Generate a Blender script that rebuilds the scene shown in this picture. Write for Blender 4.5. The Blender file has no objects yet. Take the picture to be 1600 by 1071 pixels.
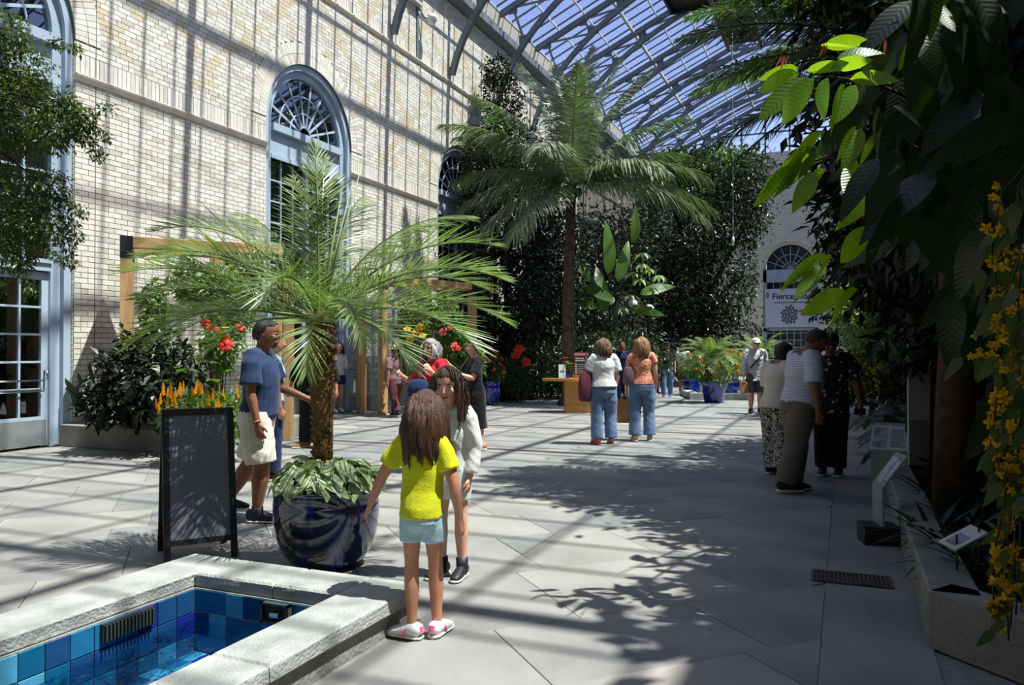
import bpy, bmesh, math, random
import numpy as np
from mathutils import Vector, Matrix, noise

rnd = random.Random(7)
RNG = np.random.default_rng(11)
PI = math.pi
sc = bpy.context.scene
COL = sc.collection

# ------------------------------------------------------------------ camera, sky, sun, exposure
CAM_H, YAW, HORIZON, FOC = 1.48, math.radians(23.1), 549.0, 1220.0
CA, SA = math.cos(YAW), math.sin(YAW)
cam_d = bpy.data.cameras.new('camera')
cam = bpy.data.objects.new('camera', cam_d)
COL.objects.link(cam)
cam.location = (0, 0, CAM_H)
cam.rotation_euler = (math.radians(90) + math.atan((HORIZON - 535.5) / FOC), 0, YAW)
cam_d.sensor_width = 36.0
cam_d.lens = FOC / 1600 * 36.0
cam_d.clip_start = 0.05
cam_d.clip_end = 400
sc.camera = cam

world = bpy.data.worlds.new('sky_world')
sc.world = world
world.use_nodes = True
wn = world.node_tree
wn.nodes.clear()
w_out = wn.nodes.new('ShaderNodeOutputWorld')
w_bg = wn.nodes.new('ShaderNodeBackground')
w_sky = wn.nodes.new('ShaderNodeTexSky')
SUN_DIR = Vector((0.41, 0.03, 0.912)).normalized()
w_sky.sky_type = 'NISHITA'
w_sky.sun_disc = False
w_sky.sun_elevation = math.asin(SUN_DIR.z)
w_sky.sun_rotation = math.atan2(SUN_DIR.x, SUN_DIR.y)
w_sky.air_density = 1.0
w_sky.dust_density = 1.0
w_sky.ozone_density = 2.0
w_hsv = wn.nodes.new('ShaderNodeHueSaturation')
w_hsv.inputs['Hue'].default_value = 0.525
w_hsv.inputs['Saturation'].default_value = 0.98
wn.links.new(w_sky.outputs[0], w_hsv.inputs['Color'])
wn.links.new(w_hsv.outputs[0], w_bg.inputs['Color'])
wn.links.new(w_bg.outputs[0], w_out.inputs['Surface'])
w_bg.inputs['Strength'].default_value = 0.195

sun_l = bpy.data.lights.new('sun', 'SUN')
sun_l.energy = 7.0
sun_l.angle = math.radians(0.53)
sun_l.color = (1.0, 0.975, 0.93)
sun = bpy.data.objects.new('sun', sun_l)
COL.objects.link(sun)
sun.rotation_euler = SUN_DIR.to_track_quat('Z', 'Y').to_euler()
sun.location = (20, 5, 40)

sc.view_settings.view_transform = 'Standard'
sc.view_settings.look = 'None'
sc.view_settings.gamma = 1.0
sc.view_settings.use_curve_mapping = False
sc.view_settings.exposure = 0.40
sc.cycles.max_bounces = 8
sc.cycles.transparent_max_bounces = 24
sc.cycles.caustics_reflective = False
sc.cycles.caustics_refractive = False

# ------------------------------------------------------------------ where things stand
def C(r, d, z=0.0):
    """r metres to the side of the viewpoint and d metres ahead of it -> hall coordinates"""
    return Vector((r * CA - d * SA, r * SA + d * CA, z))
def P(px, d, z=0.0):
    return C((px - 800) / FOC * d, d, z)
def G(px, py):
    return P(px, FOC * CAM_H / (py - HORIZON))
def ZH(py, d):
    return CAM_H + (HORIZON - py) / FOC * d
def W(px, py, d):
    return P(px, d, ZH(py, d))

# ------------------------------------------------------------------ mesh helpers
class MB:
    def __init__(s):
        s.v = []; s.f = []; s.m = []
    def add(s, verts, faces, mi=0):
        o = len(s.v)
        s.v += [tuple(p) for p in verts]
        s.f += [tuple(i + o for i in f) for f in faces]
        s.m += [mi] * len(faces)
        return s
    def box(s, x0, x1, y0, y1, z0, z1, mi=0, bev=0):
        if bev:
            b = bev
            v = []
            for (z, k) in ((z0, b), (z0 + b, 0), (z1 - b, 0), (z1, b)):
                v += [(x0 + k, y0 + k, z), (x1 - k, y0 + k, z), (x1 - k, y1 - k, z), (x0 + k, y1 - k, z)]
            f = [(3, 2, 1, 0), (12, 13, 14, 15)]
            for r in range(3):
                for i in range(4):
                    j = (i + 1) % 4
                    f.append((r * 4 + i, r * 4 + j, r * 4 + 4 + j, r * 4 + 4 + i))
            return s.add(v, f, mi)
        v = [(x0, y0, z0), (x1, y0, z0), (x1, y1, z0), (x0, y1, z0), (x0, y0, z1), (x1, y0, z1), (x1, y1, z1), (x0, y1, z1)]
        return s.add(v, [(3, 2, 1, 0), (4, 5, 6, 7), (0, 1, 5, 4), (1, 2, 6, 5), (2, 3, 7, 6), (3, 0, 4, 7)], mi)
    def beam(s, a, b, w, h, up=(0, 0, 1), mi=0):
        a, b = Vector(a), Vector(b)
        t = (b - a).normalized()
        side = t.cross(Vector(up))
        if side.length < 1e-4: side = t.cross(Vector((1, 0, 0)))
        side.normalize()
        u = side.cross(t)
        v = []
        for p in (a, b):
            for (i, j) in ((-1, -1), (1, -1), (1, 1), (-1, 1)):
                v.append(p + side * (i * w / 2) + u * (j * h / 2))
        return s.add(v, [(3, 2, 1, 0), (4, 5, 6, 7), (0, 1, 5, 4), (1, 2, 6, 5), (2, 3, 7, 6), (3, 0, 4, 7)], mi)
    def tube(s, path, rad, n=8, side=None, mi=0, cap=True):
        """path of points, rad one number, list of numbers or list of (side, other) pairs"""
        path = [Vector(p) for p in path]
        k = len(path)
        if not isinstance(rad, (list, tuple)): rad = [rad] * k
        rad = [(r, r) if not isinstance(r, (list, tuple)) else r for r in rad]
        t0 = (path[1] - path[0]).normalized()
        if side is None:
            side = t0.cross(Vector((0, 0, 1)))
            if side.length < 0.05: side = Vector((1, 0, 0))
        sd = Vector(side)
        v = []
        for i, p in enumerate(path):
            t = (path[min(i + 1, k - 1)] - path[max(i - 1, 0)]).normalized()
            sd = sd - t * sd.dot(t)
            if sd.length < 1e-5: sd = t.orthogonal()
            sd.normalize()
            b = t.cross(sd)
            for j in range(n):
                a = 2 * PI * j / n
                v.append(p + sd * (math.cos(a) * rad[i][0]) + b * (math.sin(a) * rad[i][1]))
        f = []
        for i in range(k - 1):
            for j in range(n):
                j2 = (j + 1) % n
                f.append((i * n + j, i * n + j2, (i + 1) * n + j2, (i + 1) * n + j))
        if cap:
            f.append(tuple(range(n - 1, -1, -1)))
            f.append(tuple((k - 1) * n + j for j in range(n)))
        return s.add(v, f, mi)
    def lathe(s, prof, n=24, c=(0, 0, 0), mi=0, cap=True):
        v = []; k = len(prof)
        for (r, z) in prof:
            for j in range(n):
                a = 2 * PI * j / n
                v.append((c[0] + r * math.cos(a), c[1] + r * math.sin(a), c[2] + z))
        f = []
        for i in range(k - 1):
            for j in range(n):
                j2 = (j + 1) % n
                f.append((i * n + j, i * n + j2, (i + 1) * n + j2, (i + 1) * n + j))
        if cap:
            f.append(tuple(range(n - 1, -1, -1)))
            f.append(tuple((k - 1) * n + j for j in range(n)))
        return s.add(v, f, mi)
    def ball(s, c, r, n=10, mi=0, rot=None):
        c = Vector(c)
        if not isinstance(r, (list, tuple)): r = (r, r, r)
        v = []; m = max(4, n // 2 + 1)
        for i in range(m + 1):
            th = PI * i / m
            for j in range(n):
                a = 2 * PI * j / n
                q = Vector((r[0] * math.sin(th) * math.cos(a), r[1] * math.sin(th) * math.sin(a), -r[2] * math.cos(th)))
                if rot is not None: q = rot @ q
                v.append(c + q)
        f = []
        for i in range(m):
            for j in range(n):
                j2 = (j + 1) % n
                f.append((i * n + j, i * n + j2, (i + 1) * n + j2, (i + 1) * n + j))
        return s.add(v, f, mi)
    def prism(s, poly, axis, a0, a1, mi=0):
        """2-D polygon extruded along an axis: 'x' -> (y,z), 'y' -> (x,z), 'z' -> (x,y)"""
        n = len(poly)
        def mk(p, a):
            return (a, p[0], p[1]) if axis == 'x' else (p[0], a, p[1]) if axis == 'y' else (p[0], p[1], a)
        v = [mk(p, a0) for p in poly] + [mk(p, a1) for p in poly]
        f = [tuple(range(n - 1, -1, -1)), tuple(range(n, 2 * n))]
        f += [(i, (i + 1) % n, n + (i + 1) % n, n + i) for i in range(n)]
        return s.add(v, f, mi)
    def mesh(s, name, smooth=False):
        me = bpy.data.meshes.new(name)
        me.from_pydata(s.v, [], s.f)
        if any(s.m): me.polygons.foreach_set('material_index', s.m)
        bm = bmesh.new(); bm.from_mesh(me)
        bmesh.ops.recalc_face_normals(bm, faces=bm.faces)
        bm.to_mesh(me); bm.free()
        if smooth: me.polygons.foreach_set('use_smooth', [True] * len(me.polygons))
        me.update()
        return me

def npmesh(name, V, F, smooth=False):
    me = bpy.data.meshes.new(name)
    V = np.ascontiguousarray(V, dtype=np.float32); F = np.ascontiguousarray(F, dtype=np.int32)
    m, k = F.shape
    me.vertices.add(len(V)); me.vertices.foreach_set('co', V.ravel())
    me.loops.add(m * k); me.loops.foreach_set('vertex_index', F.ravel())
    me.polygons.add(m); me.polygons.foreach_set('loop_start', np.arange(0, m * k, k, dtype=np.int32))
    me.update(calc_edges=True)
    me.validate()
    me.polygons.foreach_set('use_smooth', np.full(m, smooth))
    return me

def link(name, me, mat, parent=None, loc=None, rot=None):
    o = bpy.data.objects.new(name, me)
    if me is not None and mat is not None:
        if not me.materials:
            for mm in (mat if isinstance(mat, (list, tuple)) else [mat]): me.materials.append(mm)
    COL.objects.link(o)
    if parent is not None: o.parent = parent
    if loc is not None: o.location = loc
    if rot is not None: o.rotation_euler = rot
    return o
def obj(name, mb, mat, parent=None, smooth=False, loc=None, rot=None, sharp=None):
    me = mb.mesh(name, smooth)
    if sharp: me.set_sharp_from_angle(angle=math.radians(sharp))
    return link(name, me, mat, parent, loc, rot)
def tag(o, label=None, cat=None, group=None, kind=None):
    if label: o['label'] = label
    if cat: o['category'] = cat
    if group: o['group'] = group
    if kind: o['kind'] = kind
    return o
def thing(name, label, cat, loc=(0, 0, 0), rz=0.0, group=None):
    o = bpy.data.objects.new(name, None)
    o.empty_display_size = 0.2
    COL.objects.link(o)
    o.location = loc; o.rotation_euler = (0, 0, rz)
    return tag(o, label, cat, group)
def setting(name, loc=(0, 0, 0)):
    o = bpy.data.objects.new(name, None); COL.objects.link(o); o.location = loc
    o['kind'] = 'structure'
    return o
def struct(name, mb, mat, smooth=False):
    return tag(obj(name, mb, mat, None, smooth), kind='structure')

# ------------------------------------------------------------------ materials (all procedural)
def nt(name):
    m = bpy.data.materials.new(name); m.use_nodes = True
    t = m.node_tree; t.nodes.clear()
    return m, t, t.nodes.new
def ramp2(N, t, fac, c0, c1, p0=0.3, p1=0.7):
    r = N('ShaderNodeValToRGB')
    r.color_ramp.elements[0].position = p0; r.color_ramp.elements[1].position = p1
    r.color_ramp.elements[0].color = (*c0, 1); r.color_ramp.elements[1].color = (*c1, 1)
    t.links.new(fac, r.inputs[0])
    return r.outputs[0]
def srgb(r, g, b):
    f = lambda c: ((c / 255 + 0.055) / 1.055) ** 2.4 if c > 10 else c / 255 / 12.92
    return (f(r), f(g), f(b))
def M(name, c, c2=None, rough=0.6, spec=0.35, scale=6.0, bump=0.0, bscale=None, metal=0.0, coat=0.0, detail=4.0, stretch=None, p0=0.3, p1=0.7, sheen=0.0):
    m, t, N = nt(name)
    out = N('ShaderNodeOutputMaterial'); b = N('ShaderNodeBsdfPrincipled')
    t.links.new(b.outputs[0], out.inputs[0])
    b.inputs['Roughness'].default_value = rough
    b.inputs['Specular IOR Level'].default_value = spec
    b.inputs['Metallic'].default_value = metal
    b.inputs['Coat Weight'].default_value = coat
    b.inputs['Sheen Weight'].default_value = sheen
    if c2 is None: c2 = tuple(min(1, x * 0.78) for x in c)
    tc = N('ShaderNodeTexCoord'); src = tc.outputs['Object']
    if stretch:
        mp = N('ShaderNodeMapping'); mp.inputs['Scale'].default_value = stretch
        t.links.new(src, mp.inputs[0]); src = mp.outputs[0]
    nz = N('ShaderNodeTexNoise'); nz.inputs['Scale'].default_value = scale; nz.inputs['Detail'].default_value = detail
    t.links.new(src, nz.inputs['Vector'])
    t.links.new(ramp2(N, t, nz.outputs[0], c, c2, p0, p1), b.inputs['Base Color'])
    if bump:
        n2 = N('ShaderNodeTexNoise'); n2.inputs['Scale'].default_value = bscale or scale * 4; n2.inputs['Detail'].default_value = 6
        t.links.new(src, n2.inputs['Vector'])
        bp = N('ShaderNodeBump'); bp.inputs['Strength'].default_value = bump; bp.inputs['Distance'].default_value = 0.02
        t.links.new(n2.outputs[0], bp.inputs['Height']); t.links.new(bp.outputs[0], b.inputs['Normal'])
    return m
def LEAF(name, c, c2, trans=0.35, tcol=None, rough=0.4, spec=0.4, vein=0.0):
    m, t, N = nt(name)
    out = N('ShaderNodeOutputMaterial'); b = N('ShaderNodeBsdfPrincipled'); tr = N('ShaderNodeBsdfTranslucent'); mx = N('ShaderNodeMixShader')
    g = N('ShaderNodeNewGeometry')
    col = ramp2(N, t, g.outputs['Random Per Island'], c, c2, 0.0, 1.0)
    t.links.new(col, b.inputs['Base Color'])
    b.inputs['Roughness'].default_value = rough; b.inputs['Specular IOR Level'].default_value = spec
    tcol = tcol or tuple(min(1, x * 1.6) for x in c)
    t2 = ramp2(N, t, g.outputs['Random Per Island'], tcol, tuple(x * 0.75 for x in tcol), 0.0, 1.0)
    t.links.new(t2, tr.inputs['Color'])
    mx.inputs[0].default_value = trans
    t.links.new(b.outputs[0], mx.inputs[1]); t.links.new(tr.outputs[0], mx.inputs[2]); t.links.new(mx.outputs[0], out.inputs[0])
    if vein:
        tc = N('ShaderNodeTexCoord'); wv = N('ShaderNodeTexWave'); wv.inputs['Scale'].default_value = vein; wv.inputs['Distortion'].default_value = 2.0
        sx = N('ShaderNodeSeparateXYZ'); ab = N('ShaderNodeMath'); ab.operation = 'ABSOLUTE'; ma = N('ShaderNodeMath'); ma.operation = 'MULTIPLY_ADD'; ma.inputs[1].default_value = -0.8
        cx = N('ShaderNodeCombineXYZ')
        t.links.new(tc.outputs['Object'], sx.inputs[0]); t.links.new(sx.outputs[0], ab.inputs[0]); t.links.new(ab.outputs[0], ma.inputs[0]); t.links.new(sx.outputs[1], ma.inputs[2]); t.links.new(ma.outputs[0], cx.inputs[0])
        t.links.new(cx.outputs[0], wv.inputs['Vector']); wv.inputs['Distortion'].default_value = 0.0
        bp = N('ShaderNodeBump'); bp.inputs['Strength'].default_value = 0.18; bp.inputs['Distance'].default_value = 0.005
        t.links.new(wv.outputs[1], bp.inputs['Height'])
        t.links.new(bp.outputs[0], b.inputs['Normal']); t.links.new(bp.outputs[0], tr.inputs['Normal'])
    return m
def GLASS(name, tint, refl=0.06, rough=0.0):
    """thin clear pane: lets light straight through, mirrors a little at an angle"""
    m, t, N = nt(name)
    out = N('ShaderNodeOutputMaterial'); tr = N('ShaderNodeBsdfTransparent'); gl = N('ShaderNodeBsdfGlossy'); mx = N('ShaderNodeMixShader')
    lf = N('ShaderNodeLayerWeight'); lf.inputs['Blend'].default_value = 0.5
    pw = N('ShaderNodeMath'); pw.operation = 'POWER'; pw.inputs[1].default_value = 5.0
    t.links.new(lf.outputs['Facing'], pw.inputs[0])
    lw = N('ShaderNodeMath'); lw.operation = 'MULTIPLY_ADD'; lw.inputs[1].default_value = 0.9; lw.inputs[2].default_value = refl
    t.links.new(pw.outputs[0], lw.inputs[0])
    tr.inputs['Color'].default_value = (*tint, 1); gl.inputs['Roughness'].default_value = rough
    gl.inputs['Color'].default_value = (0.9, 0.95, 1, 1)
    t.links.new(lw.outputs[0], mx.inputs[0]); t.links.new(tr.outputs[0], mx.inputs[1]); t.links.new(gl.outputs[0], mx.inputs[2])
    t.links.new(mx.outputs[0], out.inputs[0])
    return m

MT = {}
MT['paver'] = M('paver_stone', srgb(150, 149, 144), srgb(118, 119, 117), 0.62, 0.3, 1.3, 0.25, 22, detail=8)
MT['paver_b'] = M('paver_stone_b', srgb(140, 141, 138), srgb(112, 114, 112), 0.6, 0.3, 1.7, 0.25, 22, detail=8)
MT['paver_c'] = M('paver_stone_c', srgb(158, 155, 147), srgb(128, 127, 122), 0.62, 0.3, 1.1, 0.25, 22, detail=8)
MT['mortar'] = M('mortar', srgb(120, 116, 105), srgb(98, 95, 86), 0.9, 0.2, 12)
MT['grout'] = M('floor_grout', srgb(142, 141, 136), srgb(120, 119, 115), 0.9, 0.2, 12)
MT['coping'] = M('granite_coping', srgb(176, 178, 172), srgb(136, 140, 136), 0.7, 0.3, 5, 0.6, 60, detail=10)
MT['curb'] = M('concrete_curb', srgb(150, 150, 142), srgb(118, 119, 113), 0.8, 0.25, 3, 0.5, 40, detail=8)
MT['steel'] = M('grey_painted_steel', srgb(122, 132, 138), srgb(100, 110, 117), 0.45, 0.4, 3)
MT['frame'] = M('blue_grey_frame_paint', srgb(176, 193, 208), srgb(158, 176, 192), 0.4, 0.4, 2)
MT['wood'] = M('pale_timber', srgb(204, 168, 120), srgb(170, 132, 88), 0.6, 0.3, 3, 0.2, 30, stretch=(6, 6, 0.7))
MT['woodh'] = M('pale_timber_beam', srgb(204, 168, 120), srgb(170, 132, 88), 0.6, 0.3, 3, 0.2, 30, stretch=(2, 2, 6))
MT['tablewood'] = M('maple_veneer', srgb(205, 150, 82), srgb(180, 122, 60), 0.45, 0.4, 2, stretch=(1, 1, 5))
MT['black'] = M('black_paint', (0.012, 0.012, 0.014), (0.02, 0.02, 0.022), 0.45, 0.4)
MT['blackmetal'] = M('black_metal', (0.015, 0.015, 0.016), (0.03, 0.03, 0.03), 0.5, 0.4)
MT['chalk'] = M('chalkboard', srgb(112, 118, 130), srgb(96, 102, 114), 0.5, 0.35, 4)
MT['white'] = M('white_plastic', (0.8, 0.8, 0.79), (0.74, 0.74, 0.73), 0.4, 0.4)
MT['soil'] = M('soil', (0.03, 0.022, 0.016), (0.012, 0.009, 0.007), 0.95, 0.1, 20, 0.6)
MT['steelplate'] = M('brushed_kickplate', srgb(168, 172, 174), srgb(142, 146, 150), 0.4, 0.5, 3, metal=0.4)
MT['chrome'] = M('satin_chrome', srgb(210, 212, 214), srgb(190, 192, 194), 0.25, 0.5, metal=1.0)
MT['roofglass'] = GLASS('roof_glass', (0.96, 0.98, 0.98), 0.02)
MT['glass'] = GLASS('window_glass', (0.82, 0.86, 0.9), 0.10)
MT['bark'] = M('bark', srgb(110, 92, 72), srgb(64, 52, 40), 0.9, 0.2, 9, 0.8, 25)
MT['barkdark'] = M('dark_bark', srgb(72, 58, 46), srgb(36, 29, 24), 0.9, 0.2, 9, 0.8, 25)
MT['print'] = M('sign_ink', (0.02, 0.02, 0.03), (0.03, 0.03, 0.04), 0.6)
MT['printw'] = M('sign_white_ink', (0.75, 0.75, 0.72), (0.7, 0.7, 0.68), 0.6)

L = {}
L['date'] = LEAF('date_palm_leaf', srgb(104, 128, 68), srgb(150, 164, 116), 0.32, srgb(140, 180, 60), 0.35, 0.5)
L['coco'] = LEAF('coconut_leaf', srgb(100, 118, 82), srgb(156, 166, 140), 0.2, srgb(110, 150, 40), 0.3, 0.6)
L['cycad'] = LEAF('cycad_leaf', srgb(34, 56, 26), srgb(50, 76, 36), 0.28, srgb(96, 140, 30), 0.35, 0.5)
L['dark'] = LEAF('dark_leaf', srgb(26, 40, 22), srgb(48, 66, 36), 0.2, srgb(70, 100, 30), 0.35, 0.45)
L['deep'] = LEAF('deep_shade_leaf', srgb(18, 28, 17), srgb(32, 46, 27), 0.12, srgb(46, 72, 22), 0.4, 0.4)  # leaf colour darkened to carry deep shade
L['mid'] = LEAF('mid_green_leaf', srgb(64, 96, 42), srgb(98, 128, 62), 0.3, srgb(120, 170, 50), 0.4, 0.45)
L['fig'] = LEAF('small_dark_leaf', srgb(44, 60, 32), srgb(90, 104, 60), 0.3, srgb(110, 140, 44), 0.4, 0.4)
L['cacao'] = LEAF('cacao_leaf', srgb(64, 102, 40), srgb(92, 130, 56), 0.5, srgb(168, 212, 30), 0.35, 0.45, vein=9)
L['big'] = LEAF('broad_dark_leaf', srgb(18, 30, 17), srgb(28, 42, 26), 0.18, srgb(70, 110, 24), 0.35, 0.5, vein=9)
L['banana'] = LEAF('banana_leaf', srgb(60, 98, 40), srgb(90, 124, 60), 0.4, srgb(130, 180, 40), 0.35, 0.45, vein=14)
L['pothos'] = LEAF('pothos_leaf', srgb(132, 160, 108), srgb(186, 202, 160), 0.2, srgb(150, 190, 70), 0.35, 0.5, vein=40)
L['pale'] = LEAF('pale_vine_leaf', srgb(92, 122, 68), srgb(150, 170, 116), 0.3, srgb(150, 190, 80), 0.4, 0.45)
L['yellow'] = LEAF('yellow_petal', srgb(206, 164, 24), srgb(222, 186, 40), 0.35, srgb(245, 200, 30), 0.5, 0.3)
L['gold'] = LEAF('golden_bract', srgb(236, 176, 30), srgb(214, 140, 24), 0.3, srgb(245, 190, 40), 0.5, 0.3)
L['red'] = LEAF('red_petal', srgb(206, 44, 30), srgb(226, 84, 56), 0.3, srgb(230, 60, 40), 0.5, 0.3)
L['orange'] = LEAF('orange_petal', srgb(232, 104, 30), srgb(236, 130, 50), 0.3, srgb(240, 120, 40), 0.5, 0.3)
L['pink'] = LEAF('coral_petal', srgb(222, 96, 92), srgb(236, 130, 120), 0.3, srgb(240, 120, 110), 0.5, 0.3)
L['brown'] = LEAF('brown_young_leaf', srgb(150, 92, 66), srgb(176, 116, 86), 0.3, srgb(190, 110, 70), 0.5, 0.3)
# ================================================================== THE HALL
XW, XR, YF, YB = -11.25, 5.3, 49.0, -5.4
XC = (XW + XR) / 2
EAVE_Z, SLOPE = 13.4, 0.455
# ---- pool footprint (outer edge of the coping)
PX0, PX1, PY0, PY1, RIM = -3.80, -2.16, 0.7, 3.78, 0.20
CW = 0.34                                            # coping width

# ---- floor: base slab with a hole for the pool, then pavers
fb = MB()
for (x0, x1, y0, y1) in ((XW - 5, PX0 + .05, YB - .5, YF + .5), (PX1 - .05, XR + .5, YB - .5, YF + .5), (PX0 + .05, PX1 - .05, YB - .5, PY0 + .05), (PX0 + .05, PX1 - .05, PY1 - .05, YF + .5)):
    fb.box(x0, x1, y0, y1, -0.30, -0.012)
def floor_mat():
    m, t, N = nt('floor_far_paving')
    out = N('ShaderNodeOutputMaterial'); b = N('ShaderNodeBsdfPrincipled'); t.links.new(b.outputs[0], out.inputs[0])
    tc = N('ShaderNodeTexCoord'); br = N('ShaderNodeTexBrick'); t.links.new(tc.outputs['Object'], br.inputs['Vector'])
    br.inputs['Color1'].default_value = (*srgb(152, 153, 151), 1); br.inputs['Color2'].default_value = (*srgb(138, 140, 139), 1)
    br.inputs['Mortar'].default_value = (*srgb(118, 117, 113), 1)
    br.inputs['Scale'].default_value = 1.0; br.inputs['Brick Width'].default_value = 0.95; br.inputs['Row Height'].default_value = 0.68; br.inputs['Mortar Size'].default_value = 0.006
    nz = N('ShaderNodeTexNoise'); nz.inputs['Scale'].default_value = 1.2; nz.inputs['Detail'].default_value = 8
    t.links.new(tc.outputs['Object'], nz.inputs['Vector'])
    mx = N('ShaderNodeMix'); mx.data_type = 'RGBA'; mx.blend_type = 'MULTIPLY'; mx.inputs[0].default_value = 1.0
    t.links.new(br.outputs[0], mx.inputs[6]); t.links.new(ramp2(N, t, nz.outputs[0], (0.82, 0.82, 0.82), (1, 1, 1)), mx.inputs[7])
    t.links.new(mx.outputs[2], b.inputs['Base Color']); b.inputs['Roughness'].default_value = 0.6
    return m
floor = struct('floor', fb, MT['grout'])
far_f = MB(); far_f.box(XW, XR, 17.9, YF, -0.02, 0.0)
FARM = floor_mat()
link('far_paving', far_f.mesh('far_paving'), FARM, floor)['kind'] = 'stuff'
pav = [MT['paver'], MT['paver_b'], MT['paver_c']]
paver_meshes = {}
def clip(poly, nx, ny, c):
    """keep the part of a convex polygon where nx*x + ny*y <= c"""
    out = []
    for i, p in enumerate(poly):
        q = poly[(i + 1) % len(poly)]; dp, dq = nx * p[0] + ny * p[1] - c, nx * q[0] + ny * q[1] - c
        if dp <= 0: out.append(p)
        if (dp < 0 < dq) or (dq < 0 < dp): t = dp / (dp - dq); out.append((p[0] + (q[0] - p[0]) * t, p[1] + (q[1] - p[1]) * t))
    return out
def paver(poly):
    if len(poly) < 3: return
    ar = abs(sum(p[0] * q[1] - q[0] * p[1] for p, q in zip(poly, poly[1:] + poly[:1]))) / 2
    if ar < 0.02: return
    cx, cy = sum(p[0] for p in poly) / len(poly), sum(p[1] for p in poly) / len(poly)
    sh = lambda k: [(cx + (p[0] - cx) * k, cy + (p[1] - cy) * k) for p in poly]
    n = len(poly); z = rnd.uniform(-0.002, 0.001); mb = MB()
    v = [(p[0] - cx, p[1] - cy, -0.03) for p in sh(.995)] + [(p[0] - cx, p[1] - cy, z - .003) for p in sh(.995)] + [(p[0] - cx, p[1] - cy, z) for p in sh(.988)]
    f = [tuple(range(2 * n, 3 * n))] + [(r * n + i, r * n + (i + 1) % n, (r + 1) * n + (i + 1) % n, (r + 1) * n + i) for r in (0, 1) for i in range(n)]
    mb.add(v, f); obj('paver', mb, pav[rnd.randrange(3)], floor, loc=(cx, cy, 0))
BX = -0.12                                             # straight border course along the right kerb
y = 1.0
while y < 14.5:
    h = rnd.choice((0.9, 1.2, 1.4)); paver([(BX, y), (0.40, y), (0.40, y + h), (BX, y + h)]); y += h
SQ = math.sqrt(.5); q = -4.0
while q < 18:
    hgt = rnd.choice((.75, .75, .95)); p = -20.0 + rnd.random()
    while p < 14:
        w = rnd.choice((.75, .95, 1.2, 1.2))
        pl_ = [((a_ - b_) * SQ, (a_ + b_) * SQ) for (a_, b_) in ((p, q), (p + w, q), (p + w, q + hgt), (p, q + hgt))]
        p += w
        cx, cy = sum(t_[0] for t_ in pl_) / 4, sum(t_[1] for t_ in pl_) / 4
        if not (XW - .8 < cx < .6 and .9 < cy < 18.6) or cx < -5.4 - cy * .82: continue
        pl_ = clip(clip(clip(pl_, 1, 0, BX), -1, 0, -XW), 0, 1, 17.9)
        for cut in (((1, 0, PX0),), ((-1, 0, -PX1),), ((-1, 0, -PX0), (1, 0, PX1), (0, -1, -PY1))):
            r = pl_
            for c_ in cut: r = clip(r, *c_) if len(r) > 2 else r
            paver(r)
    q += hgt
right_f = MB(); right_f.box(BX, XR, 14.5, 17.9, -.02, 0)
link('far_paving', right_f.mesh('far_paving'), FARM, floor)['kind'] = 'stuff'
# ---- brick colours
def brick_tint(u, z):
    r = rnd.random()
    if r < 0.30: c = srgb(248, 245, 233)
    elif r < 0.60: c = srgb(240, 236, 222)
    elif r < 0.80: c = srgb(224, 219, 202)
    else: c = srgb(250, 247, 234)
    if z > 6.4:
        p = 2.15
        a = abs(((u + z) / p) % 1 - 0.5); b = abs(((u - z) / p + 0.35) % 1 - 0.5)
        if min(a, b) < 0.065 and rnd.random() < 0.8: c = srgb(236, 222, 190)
    return tuple(x_ * .84 for x_ in c)
def brick_mat(name, from_object):
    m, t, N = nt(name)
    out = N('ShaderNodeOutputMaterial'); b = N('ShaderNodeBsdfPrincipled'); t.links.new(b.outputs[0], out.inputs[0])
    if from_object:
        src = N('ShaderNodeObjectInfo').outputs['Color']
    else:
        at = N('ShaderNodeAttribute'); at.attribute_name = 'tint'; src = at.outputs['Color']
    g = N('ShaderNodeNewGeometry'); nz = N('ShaderNodeTexNoise'); nz.inputs['Scale'].default_value = 9; nz.inputs['Detail'].default_value = 6
    t.links.new(g.outputs['Position'], nz.inputs['Vector'])
    mx = N('ShaderNodeMix'); mx.data_type = 'RGBA'; mx.blend_type = 'MULTIPLY'; mx.inputs[0].default_value = 1
    t.links.new(src, mx.inputs[6]); t.links.new(ramp2(N, t, nz.outputs[0], (0.86, 0.85, 0.83), (1, 1, 1)), mx.inputs[7])
    t.links.new(mx.outputs[2], b.inputs['Base Color']); b.inputs['Roughness'].default_value = 0.55
    return m
MT['brick_o'] = brick_mat('cream_glazed_brick', True)
MT['brick_a'] = brick_mat('cream_glazed_brick_field', False)
def far_brick():
    m, t, N = nt('far_cream_brickwork')
    out = N('ShaderNodeOutputMaterial'); b = N('ShaderNodeBsdfPrincipled'); t.links.new(b.outputs[0], out.inputs[0])
    tc = N('ShaderNodeTexCoord'); mp = N('ShaderNodeMapping'); mp.inputs['Rotation'].default_value = (PI / 2, 0, 0)
    t.links.new(tc.outputs['Object'], mp.inputs[0])
    br = N('ShaderNodeTexBrick'); t.links.new(mp.outputs[0], br.inputs['Vector'])
    br.inputs['Color1'].default_value = (*srgb(240, 236, 216), 1); br.inputs['Color2'].default_value = (*srgb(228, 222, 202), 1); br.inputs['Mortar'].default_value = (*srgb(130, 126, 114), 1)
    br.inputs['Scale'].default_value = 1; br.inputs['Brick Width'].default_value = 0.25; br.inputs['Row Height'].default_value = 0.0875; br.inputs['Mortar Size'].default_value = 0.006
    t.links.new(br.outputs[0], b.inputs['Base Color']); b.inputs['Roughness'].default_value = 0.6
    return m
MT['brick_far'] = far_brick()

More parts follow.
